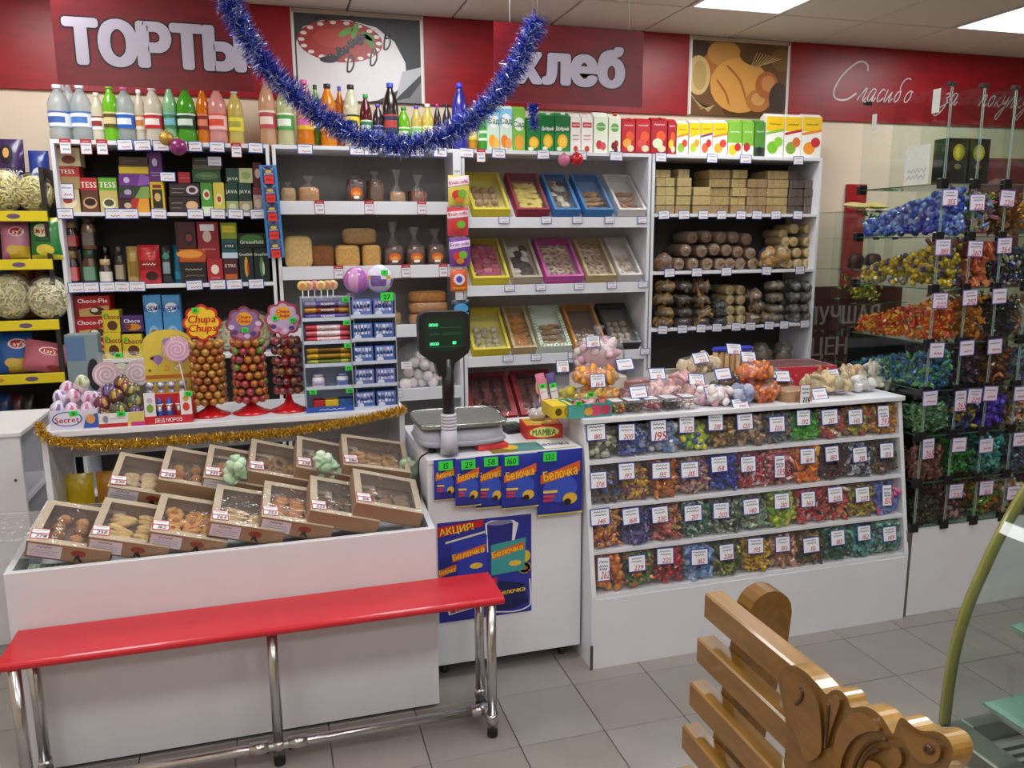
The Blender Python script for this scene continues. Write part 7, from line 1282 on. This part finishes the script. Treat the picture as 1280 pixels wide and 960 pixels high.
kbag('small knotted clear bag of white sweets on the counter', 1077, 2.92, .06, .05, .03, [cookie('ball', '#d8d6d2')], 14, kn=True, seed=22); kbag('bag of grey-white sticks stacked at the counter corner', 1105, 2.97, .07, .05, .03, [cookie('stick', '#cfc8ba')], 16, seed=23); kbag('upper bag of grey-white sticks at the counter corner', 1103, 3.0, .07, .05, .028, [cookie('stick', '#d6d0c4')], 16, z=ZK+.062, seed=24)
for px, Y, rx, rz, c, kd, z_, lb in ((786, 2.935, .06, .035, '#8a5a54', 'ball', 0, 'bag of dark dried fruit behind the dragee tubs'), (832, 2.93, .075, .04, '#d8a8a8', 'stick', 0, 'bag of pink jelly sticks behind the dark dragee tub'), (972, 3.0, .06, .05, '#8a5c3c', 'ball', 0, 'bag of brown nuts behind the tan wafer loaf'), (1062, 3.02, .065, .05, '#c4a880', 'round', 0, 'bag of tan flat biscuits behind the knotted bag'), (915, 3.06, .05, .045, '#5a3a30', 'ball', 0, 'bag of chocolate balls before the wafer tubes'), (853, 3.02, .06, .04, '#d0a0a0', 'square', .032, 'bag of rose lokum squares upon the deep pink slab')):
    kbag(lb, px, Y, rx, .05, rz, [cookie(kd, c), cookie(kd, mixh(c, '#ffffff', .25))], 22, z=ZK+.0005+z_, seed=px+3)
# ================================================================== loose wrapped sweets
TW = MB().lathe([(.45, -.95), (.22, -.72), (.66, -.45), (.66, .45), (.22, .72), (.45, .95)], 5, 'x', cap=False); TWV = np.array(TW.v)*np.array([.0105, .0105, .0175]); TWF = TW.f
BA = MB().ell(0, 0, 0, 1, 1, .9, 'x', 6, 4); BAV = np.array(BA.v)*.012; BAF = BA.f
BX = MB().box(-.018, .018, -.010, .010, -.0065, .0065, 'x', .003); BXV = np.array(BX.v); BXF = BX.f
TPL = {'t': (TWV, TWF), 'b': (BAV, BAF), 'f': (BXV, BXF)}
def rmat(rng):
    q = rng.normal(size=4); q /= np.linalg.norm(q); a, b, c, d = q
    return np.array([[1-2*(c*c+d*d), 2*(b*c-a*d), 2*(b*d+a*c)], [2*(b*c+a*d), 1-2*(b*b+d*d), 2*(c*d-a*b)], [2*(b*d-a*c), 2*(c*d+a*b), 1-2*(b*b+c*c)]])
def pile(name, label, what, x0, x1, y0fn, zb, zt, pal, kind, n, seed, depth=.10, solo=6, fill=.72, group=None, m='candy', s=1.0, slope=.6):
    """heap of wrapped sweets in a bin: the foremost are things of their own, the rest one heap"""
    rng = np.random.default_rng(seed); random.seed(seed); V, Fc = TPL[kind]; b = MB(); H_ = (zt-zb)*fill
    pts = []
    for k in range(n):
        u = rng.random(); x = x0+.014+(x1-x0-.028)*rng.random(); dy = abs(rng.normal())*depth*.32; dy = min(dy, depth)
        zz = zb+.012+(H_-.015)*rng.random()**.85*(1+slope*dy/depth*.6); zz = min(zz, zt-.02); pts.append((x, y0fn(zz)+.017+dy, zz, dy))
    pts.sort(key=lambda p: p[3])
    for k, (x, y, zz, dy) in enumerate(pts):
        c = random.choice(pal); c2 = random.choice(pal)
        W = (V*s) @ rmat(rng).T
        if k < solo:
            key = ('c', kind, c, c2, s)
            if key not in CK: q = MB(); q.add([tuple(v) for v in V*s], Fc, [c if (i//5) in (1, 2, 3) or kind != 't' else c2 for i in range(len(Fc))]); CK[key] = mesh(q, 'wrapped_sweet', m)
            tag(put('wrapped_sweet', CK[key], loc=(x, y-.004, zz), rot=tuple(rng.random(3)*6)), what, 'sweet', what)
        else:
            W = W+np.array([x, y, zz]); b.add([tuple(v) for v in W], Fc, [c if (i//5) in (1, 2, 3) or kind != 't' else c2 for i in range(len(Fc))])
    return tag(put(name, b, mats=m), label, 'sweets', group, 'stuff')
ROWS = [
 [(745, 540, '180', ['#8a8672', '#b8b4a0', '#5a5a48'], 'b', 'silver-olive'), (783, 540, '200', ['#3a50a8', '#8a98c8', '#c8ccd8', '#2a3a8a'], 't', 'blue and silver'), (823, 538, '195', ['#a8b4cc', '#6a84b8', '#c8ccd4'], 'b', 'silver-blue'), (858, 531, '232', ['#b8c832', '#8ab82a', '#3a5aa0', '#d8d040'], 'b', 'lime and yellow'), (894, 528, '218', ['#8a6a32', '#5a4a2a', '#b89858'], 't', 'brown and gold'), (931, 527, '120', ['#a88a72', '#8a6a58', '#c0a890'], 'f', 'beige'), (971, 530, '120', ['#7a8a98', '#a87a5a', '#8a9aa8', '#5a6a6a'], 't', 'grey and rust'), (1004, 522, '192', ['#3fae22', '#58c832', '#2a8a1c'], 't', 'bright green'), (1037, 521, '217', ['#b0443a', '#d8c8a8', '#8a3a2a', '#c8a868'], 'b', 'red and cream'), (1069, 521, '145', ['#b8a838', '#8a9a3a', '#c8482a', '#d8c858'], 't', 'yellow-green'), (1104, 520, '293', ['#c8861e', '#b0701a', '#d8a038'], 't', 'amber')],
 [(748, 600, '178', ['#7a5a3a', '#4a5a98', '#8a7a6a'], 't', 'brown and blue'), (783, 589, '192', ['#c89a2a', '#a87a1a', '#7a3a6a', '#d8b048'], 't', 'gold and plum'), (826, 588, '135', ['#b0622a', '#c87a3a', '#9a5220'], 'f', 'orange-brown bar'), (862, 587, '135', ['#b87a98', '#c8a878', '#8a5a7a', '#d8b8a8'], 't', 'pink and tan'), (899, 580, '158', ['#2434a8', '#3a4cc8', '#1c2a8a'], 't', 'royal blue'), (935, 580, '150', ['#c03a4a', '#e0c8c8', '#a82a3a', '#d88a90'], 't', 'red and white'), (974, 583, '135', ['#a83a4a', '#c86a70', '#d8a0a0'], 't', 'rose'), (1009, 570, '169', ['#e0841e', '#e8a82a', '#d8681a'], 'f', 'orange and yellow'), (1040, 567, '180', ['#4a141c', '#5a1a22', '#3a1016'], 't', 'dark maroon'), (1075, 568, '218', ['#d0d0d4', '#3a3a48', '#8a8a98', '#2a2a34'], 't', 'black and white'), (1108, 563, '150', ['#5a4434', '#3a2a22', '#7a624a'], 't', 'dark brown')],
 [(750, 646, '145', ['#c83a32', '#e0d0b8', '#d89a3a', '#c86a5a'], 't', 'red and cream striped'), (789, 645, '168', ['#5a5a9a', '#7a6aa8', '#4a3a72'], 't', 'violet'), (825, 643, '230', ['#b8525a', '#c8a85a', '#d87a7a', '#8a3a42'], 't', 'red and straw'), (866, 641, '217', ['#2a5a42', '#9ab0a8', '#3a7a5a', '#c8d0cc'], 't', 'dark green and silver'), (901, 638, '203', ['#3a5a48', '#a8b0a0', '#2a3a30', '#7a8a6a'], 't', 'dark green and grey'), (939, 633, '140', ['#8ab090', '#b8c8b0', '#c8a0a0', '#5a7a62'], 't', 'pale green and pink'), (977, 626, '210', ['#a8b82a', '#6a9a2a', '#d0c848'], 'f', 'yellow-green bar'), (1010, 624, '160', ['#b0202a', '#c83a3a', '#d8b0a8'], 't', 'bright red'), (1044, 618, '235', ['#c8462e', '#d87a52', '#e0c0a8', '#b0302a'], 't', 'red-orange'), (1078, 618, '223', ['#a89a2a', '#8a8a2a', '#c8b83a', '#8a4a2a'], 't', 'olive gold'), (1108, 619, '150', ['#6a82c8', '#8aa0d8', '#c85a8a', '#4a62b0'], 'f', 'blue and pink bar')],
 [(754, 711, '262', ['#c8702a', '#b8622a', '#d88a3a'], 'b', 'orange'), (796, 704, '229', ['#3a8a42', '#c8602a', '#d88a3a', '#2a6a3a'], 't', 'green and orange'), (831, 695, '225', ['#a81c24', '#c0322e', '#8a141c'], 'b', 'deep red'), (874, 696, '182', ['#7a9ac8', '#a0b8d8', '#5a7ab0'], 'f', 'sky blue'), (908, 690, '238', ['#5a6a2a', '#8a8a3a', '#3a5a2a', '#a8984a'], 't', 'olive green'), (944, 682, '195', ['#c8a020', '#e0bc3a', '#a8821a'], 't', 'bright gold'), (978, 680, '183', ['#a87a5a', '#8a5a42', '#c89a80'], 'f', 'cocoa pink'), (1014, 681, '151', ['#6a5a2a', '#3a4a2a', '#8a3a32', '#a88a3a'], 't', 'brown and olive'), (1047, 672, '183', ['#2a6a5a', '#3a8a6a', '#1c4a3e', '#7ab0a0'], 't', 'bottle green'), (1080, 666, '182', ['#4a9a92', '#7ab8b0', '#2a6a68'], 't', 'teal'), (1112, 667, '149', ['#5a9a8a', '#a0c0b8', '#3a7a6a', '#7ab0a0'], 't', 'pale teal')]]
ORD = ('top', 'second', 'third', 'lowest')
xb = [CX1+.018+(CX2-CX1-.036)*i/NX for i in range(NX+1)]
for r, row in enumerate(ROWS):
    zb, zt = SZ[3-r], SZ[4-r]-.014
    for i, (px, py, pr, pal, kd, nm) in enumerate(row):
        lb = 'heap of %s wrapped sweets in the %s row behind card %s' % (nm, ORD[r], pr)
        pile('sweets_heap', lb, '%s wrapped sweet in the bin carded %s, %s counter row' % (nm, pr, ORD[r]), xb[i], xb[i+1], yf, zb, zt, pal, kd, 150 if kd == 't' else 120, 1000+r*20+i, solo=4, s=1.22 if kd != 'f' else 1.1, fill=random.Random(r*31+i).uniform(.72, .98))
        p = pY(px, py, 2.76); 
        for _ in range(3): p = pY(px, py, yf(p.z)-.004)
        tall = pr in ('262', '293') or (r == 2 and i == 10) or (r == 1 and i == 6); big = pr == '195' and r == 0
        w, h = (.058, .092) if tall else ((.080, .084) if big else (.078, .066)); w *= random.Random(i*7+r).uniform(.86, 1.05)
        card((p.x, yf(p.z-h/2)-.0045, p.z-h/2), w, h, pr, 'price card reading %s before the %s sweets in the %s counter row' % (pr, nm, ORD[r]), rot=(-math.atan(.11/.67), random.uniform(-.04, .04), 0), lines=3 if tall else 2, ps=.30 if not big else .42)
# ================================================================== tall glass sweets cabinet
GX = [2.585+.16*i for i in range(7)]; GY0, GY1 = 2.69, 3.18; GZ = [.41, .61, .815, 1.01, 1.21, 1.435, 1.645, 1.855, 2.235]
t = thing('glass_cabinet', 'tall glass cube cabinet with black corner clips full of loose sweets', 'cabinet', (GX[0], GY0, 0)); ox, oy = GX[0], GY0; wT = GX[-1]-GX[0]
put('cabinet_base', MB().box(0, wT, 0, GY1-GY0, 0, .405, WHT, .002), t, mats='white_board'); put('base_strip', MB().box(-.028, -.002, .0, .03, 0, .40, '#8d8a86'), t, mats='dull_steel')
for z in GZ[:-1]:
    put('glass_shelf', MB().box(0, wT, 0, GY1-GY0, z-.003, z+.001, '#ffffff'), t, mats='glass'); put('shelf_edge', MB().box(0, wT, -.002, 0, z-.003, z+.001, '#3c5a4c'), t, mats='glass_edge'); put('shelf_edge', MB().box(-.002, 0, 0, GY1-GY0, z-.003, z+.001, '#3c5a4c'), t, mats='glass_edge')
put('back_panel', MB().box(0, wT, GY1-GY0+.001, GY1-GY0+.006, .405, 1.21, '#1a211e'), t, mats='matte')  # dark sheet added to stand in for the shaded cabinet interior
for k in range(len(GZ)-1):
    a, b_ = GZ[k]+.002, GZ[k+1]-.004
    put('side_pane', MB().add([(0, 0, a), (0, GY1-GY0, a), (0, GY1-GY0, b_), (0, 0, b_)], [(0, 1, 2, 3)], '#ffffff'), t, mats='glass')
    for i in range(1, 7):
        x = GX[i]-ox; put('divider_pane', MB().add([(x, 0, a), (x, GY1-GY0, a), (x, GY1-GY0, b_), (x, 0, b_)], [(0, 1, 2, 3)], '#ffffff'), t, mats='glass')
    for i in range(6):
        x0, x1 = GX[i]-ox+.002, GX[i+1]-ox-.002; put('front_pane', MB().add([(x0, 0, a), (x1, 0, a), (x1, 0, b_), (x0, 0, b_)], [(0, 1, 2, 3)], '#ffffff'), t, mats='glass')
for i in range(6):
    for s_ in (-.004, .004): put('pane_edge', MB().box(GX[i]-ox+s_-.0012, GX[i]-ox+s_+.0012, -.003, -.0005, .41, 2.235, '#8aa096'), t, mats='glass_edge')
cl = mesh(MB().box(-.022, .022, -.008, .014, -.020, .020, '#121214', .003), 'corner_clip', 'plastic'); cl2 = mesh(MB().box(-.018, .018, -.006, .012, -.010, .006, '#2a2624', .002), 'corner_clip', 'plastic')
for z in GZ:
    for i in range(6): put('corner_clip', cl if z < 2.2 else cl2, t, (GX[i]-ox, 0, z))
    put('corner_clip', cl if z < 2.2 else cl2, t, (.01, GY1-GY0-.01, z))
GR = [
 [('blue', ['#2f4fb8', '#5a78d0', '#8aa0d8', '#24389a'], 'b', '355', .95), ('pink, green and blue', ['#c87a8a', '#6a9a4a', '#5a8ad8', '#d8b090'], 't', '223', .8), ('bronze', ['#a86a2a', '#c88a3a', '#7a3a2a'], 't', '220', .8)],
 [('gold and violet', ['#b8982a', '#d8b838', '#7a6a1a', '#4a3a6a'], 'b', '385', .9), ('orange-pink', ['#d8704a', '#c8583a', '#e08a62'], 'f', '260', .85), ('dark and cream', ['#2a2a3a', '#c8c0a0', '#4a3a9a', '#1c2420'], 't', '264', .6)],
 [('orange and red', ['#d8501e', '#e07a2a', '#c0301c', '#e0a83a'], 't', '222', .8), ('amber', ['#d8862a', '#b8641e', '#e0a04a'], 't', '292', .85), ('navy', ['#1c2438', '#2a3450', '#12161e'], 't', '', .75)],
 [('blue-green', ['#2a6aa8', '#4a9a8a', '#7ab86a', '#1c4a8a'], 't', '', .85), ('dark plum', ['#3a2a4a', '#5a3a5a', '#2a1c34'], 't', '', .8), ('rust', ['#7a3a1c', '#a85a2a', '#3a2a22'], 't', '', .8)],
 [('pale green', ['#5a8a5a', '#8ab088', '#3a6a42'], 't', '', .7), ('blue and gold', ['#3a4a8a', '#b89a2a', '#5a6aa8'], 't', '229', .7), ('violet ball', ['#5a3ac8', '#4a2ab0', '#6a52d8'], 'b', '', .8)],
 [('brown-pink', ['#8a4a42', '#b07a6a', '#6a3a32'], 't', '265', .75), ('emerald', ['#2a8a32', '#4ab048', '#1c5a22'], 't', '', .8), ('turquoise', ['#4aa8a0', '#7ac8c0', '#2a7a78'], 't', '', .8)],
 [('dark olive', ['#3a3226', '#5a4a32', '#2a2a1c'], 't', '', .6), ('dark red', ['#6a1a22', '#8a2a32', '#c8a0a0'], 't', '220', .7), ('yellow and orange', ['#c8a82a', '#d8701e', '#6a9a2a'], 't', '165', .7)]]
for r, row in enumerate(GR):
    zb, zt = GZ[6-r]+.002, GZ[7-r]-.006
    row = row+[(('white and orange', ['#d8d0c8', '#d8782a', '#c8a890'], 't', '', .7), ('slate blue', ['#4a5a7a', '#7a8aa8'], 't', '', .7))[r % 2], (('plum', ['#6a2a52', '#8a4a6a'], 't', '', .65), ('straw yellow', ['#c8b04a', '#a88a2a'], 't', '', .7))[r % 2], (('coffee brown', ['#5a3a22', '#7a5432'], 't', '', .7), ('mint', ['#7ac0a0', '#4a9a7a'], 't', '', .65))[r % 2]]
    for i, (nm, pal, kd, pr, fl) in enumerate(row):
        if i == 0:
            dp = .44; n = 480
        else: dp = .30; n = 170
        fn = lambda zz: GY0+.004
        if i == 0:      # seen through the side pane too, so it fills the bin to its back, sloping down
            rng = np.random.default_rng(500+r); random.seed(500+r); V, Fc = TPL[kd]; b = MB(); hh = (zt-zb)*fl; lbs = '%s wrapped sweet seen through the cabinet side pane' % nm
            for k in range(n):
                side = rng.random() < .6; yy = GY0+.018+(dp if side else .05)*rng.random(); x = GX[0]+.018+(.028 if side else .12)*rng.random(); top = hh*(1-.62*((yy-GY0)/dp)); zz = zb+.012+max(.004, top-.012)*rng.random()
                c = random.choice(pal); c2 = random.choice(pal)
                if k < 4: 
                    key = ('c', kd, c, c2, 1.0)
                    if key not in CK: q = MB(); q.add([tuple(v) for v in V], Fc, c); CK[key] = mesh(q, 'wrapped_sweet', 'candy')
                    tag(put('wrapped_sweet', CK[key], loc=(x, yy, zz), rot=tuple(rng.random(3)*6)), lbs, 'sweet', lbs)
                else: b.add([tuple(v) for v in (V*1.25) @ rmat(rng).T+np.array([x, yy, zz])], Fc, [c if (j//5) in (1, 2, 3) or kd != 't' else c2 for j in range(len(Fc))])
            tag(put('sweets_heap', b, mats='candy'), 'sloping heap of %s wrapped sweets behind the glass cabinet side pane' % nm, 'sweets', None, 'stuff')
        else: pile('sweets_heap', 'heap of %s wrapped sweets on cabinet level %s' % (nm, ('one', 'two', 'three', 'four', 'five', 'six', 'seven')[r]) if not pr else 'heap of %s wrapped sweets in the glass cabinet bin carded %s' % (nm, pr), '%s wrapped sweet in the glass cabinet, level %s' % (nm, ('one', 'two', 'three', 'four', 'five', 'six', 'seven')[r]), GX[i]+.002, GX[i+1]-.002, fn, zb, zt, pal, kd, n, 600+r*9+i, depth=dp, solo=3 if i < 3 else 0, fill=fl, s=1.25)
CD = [(1188, 247, '355', 0, 0), (1222, 253, '223', 0, 1), (1259, 248, '220', 0, 2), (1179, 309, '385', 1, 0), (1219, 311, '260', 1, 1), (1256, 307, '264', 1, 2), (1175, 376, '222', 2, 0), (1213, 372, '292', 2, 1), (1250, 370, '', 2, 2), (1171, 438, '', 3, 0), (1209, 435, '', 3, 1), (1244, 433, '', 3, 2), (1163, 498, '', 4, 0), (1201, 501, '265', 4, 1), (1218, 495, '229', 4, 1), (1238, 492, '', 4, 2), (1161, 561, '265', 5, 0), (1199, 556, '', 5, 1), (1233, 557, '', 5, 2), (1195, 614, '220', 6, 1), (1233, 610, '165', 6, 2), (1267, 616, '', 6, 3), (1275, 549, '', 5, 3), (1276, 492, '', 4, 3)]
for px, py, pr, r, i in CD:
    p = pY(px, py, GY0-.012); w, h = (.078, .066) if pr != '265' else (.062, .09)
    card((p.x, GY0-.011, p.z-h/2), w, h, pr or '', ('narrow ' if pr == '265' else '')+'price card reading %s on the glass cabinet front before %s sweets' % (pr, GR[r][i][0]) if pr else 'smudged price card on the glass cabinet front before %s sweets' % (GR[r][i][0] if i < 3 else 'mixed'), rot=(0, random.uniform(-.05, .05), 0), border='#6a5aa0', group=None if pr else 'faded cabinet cards', bg='#dcd6e4')
# papers taped to the cabinet side, top-shelf black boxes stand in for a dark background shape
for i, (x0, y0, x1, y1) in enumerate(((1164, 110, 1176, 142), (1089, 142, 1096, 163), (1129, 180, 1163, 232))):
    A, B = pX(x1, y0, GX[0]-.004), pX(x0, y1, GX[0]-.004); ya, yb = min(A.y, B.y), max(A.y, B.y); z0, z1 = min(A.z, B.z), max(A.z, B.z)
    o = tag(put('paper_sheet', MB().box(-.001, 0, -(yb-ya)/2, (yb-ya)/2, 0, z1-z0, '#e6ece4'), loc=(GX[0]-.002, (ya+yb)/2, z0), mats='card'), ('small white paper on the cabinet side near the front', 'narrow white paper on the cabinet side near the back', 'large white notice on the cabinet side pane')[i], 'paper')
    if i == 2: put('notice_print', MB().scrib(Fr((-.001, 0, (z1-z0)*.35), (0, -1, 0), (0, 0, 1)), -.05, .05, 0, .02, '#b8c0bc', 1).scrib(Fr((-.001, 0, (z1-z0)*.2), (0, -1, 0), (0, 0, 1)), -.05, .05, 0, .02, '#b8c0bc', 1), o, mats='print')
for i, px in enumerate((1197, 1222)):
    x = sx(px, 2.95, 1.95); o = tag(put('black_box', MB().box(-.062, .062, 0, .08, 0, .21, '#17181a', .002), loc=(x, 2.95, GZ[7]+.002), mats='gloss'), ('black box with gold medallion nearest the cabinet side', 'black box with gold and red medallion')[i], 'box')
    put('printed_front', MB().disc(Fr((0, 0, .15)), 0, 0, .032, .036, '#b09a32', 1, 16).disc(Fr((0, 0, .15)), 0, 0, .02, .024, '#d8c04a', 2, 12).disc(Fr((0, 0, .09)), 0, 0, .02, .012, '#8a3a22' if i else '#6a6a2a', 1), o, mats='print')
# second glass stand by the wall, red board and promotional banner
t = thing('glass_stand', 'low glass shelf stand with black clips between biscuit rack and cabinet', 'shelving', (3.46, 4.25, 0)); QZ = [.62, .82, 1.02, 1.228, 1.438, 1.634, 1.80]
put('stand_base', MB().box(0, .42, 0, .4, 0, .60, '#6a2a2e', .002), t, mats='white_board')
for z in QZ:
    put('glass_shelf', MB().box(0, .42, 0, .4, z-.003, z+.001, '#ffffff'), t, mats='glass'); put('shelf_edge', MB().box(0, .42, -.002, 0, z-.003, z+.001, '#3c5a4c'), t, mats='glass_edge')
    for x in (0, .14, .28): put('corner_clip', cl2, t, (x+.01, 0, z))
for x in (0, .14, .28, .42): put('side_pane', MB().add([(x, 0, .61), (x, .4, .61), (x, .4, 1.80), (x, 0, 1.80)], [(0, 1, 2, 3)], '#ffffff'), t, mats='glass')
for lb, z, x0, pal, kd in (('heap of green foil sweets on the low glass stand', 1.634, 3.62, ['#2aa878', '#4ad090', '#1c7a58', '#8ad84a'], 't'), ('heap of gold and green sweets on the low glass stand', 1.228, 3.52, ['#b8a82a', '#8a8a2a', '#d8c84a', '#4a8a2a'], 't'), ('heap of turquoise sweets on the low glass stand', .82, 3.6, ['#4a9a9a', '#8ac0b8', '#3a7a8a'], 't')):
    pile('sweets_heap', lb, lb.replace('heap', 'front one').replace('sweets', 'sweet'), x0, x0+.22, lambda zz: 4.26, z+.002, z+.19, pal, kd, 120, int(z*100), depth=.25, solo=3, fill=.75)
for i, (x, z) in enumerate(((3.53, 1.438), (3.66, 1.438))): tag(put('foil_parcel', MB().ell(0, 0, .05, .05, .04, .05, ('#4a2a2a', '#5a3a44')[i], 10, 7, .7, .05), loc=(x, 4.33, z+.0015), mats='foil'), ('dark brown', 'dusky plum')[i]+' foil parcel on the low glass stand', 'parcel')
for i, x in enumerate((3.54, 3.68)): pouch('gold_packet', ('pale gold packet lying on top of the low glass stand', 'straw yellow packet lying atop the low glass stand')[i], 'packet', (x, 4.30, 1.803), .14, .12, .04, ('#c8b878', '#d0c06a')[i], None, (-PI/2+.15, 0, .2)).location.z = 1.826
tag(put('red_board', MB().box(3.84, 4.0, YW-.02, YW-.001, .9, 2.0, '#a01c26'), mats='red_panel'), 'narrow red board on wall behind the glass stand', 'wall panel')
o = tag(put('promo_banner', MB().box(3.46, 4.35, YW-.04, YW-.021, .60, 1.30, '#4a0e16'), mats='red_panel'), 'dark red banner with large white lettering behind glass stand', 'banner')
b = MB(); f = Fr((0, YW-.04, 0)); b.text(f, 'ЛУЧШАЯ', 3.86, 1.10, .13, '#a8989a', 2, maxw=.62); b.text(f, 'ЦЕНА', 3.82, .88, .13, '#a8989a', 2, maxw=.42); put('banner_lettering', b, o, mats='print')
o = tag(put('pinned_poster', MB().box(4.9, 5.4, YW-.01, YW-.001, 1.5, 2.2, '#8a2a34'), mats='card'), 'pinkish red poster on wall beyond the cabinet', 'poster'); put('poster_print', MB().disc(Fr((5.15, YW-.01, 1.9)), 0, 0, .14, .16, '#c88a92', 1, 18).rect(Fr((5.15, YW-.01, 1.6)), -.18, .18, 0, .06, '#d8b8b8', 1), o, mats='print')
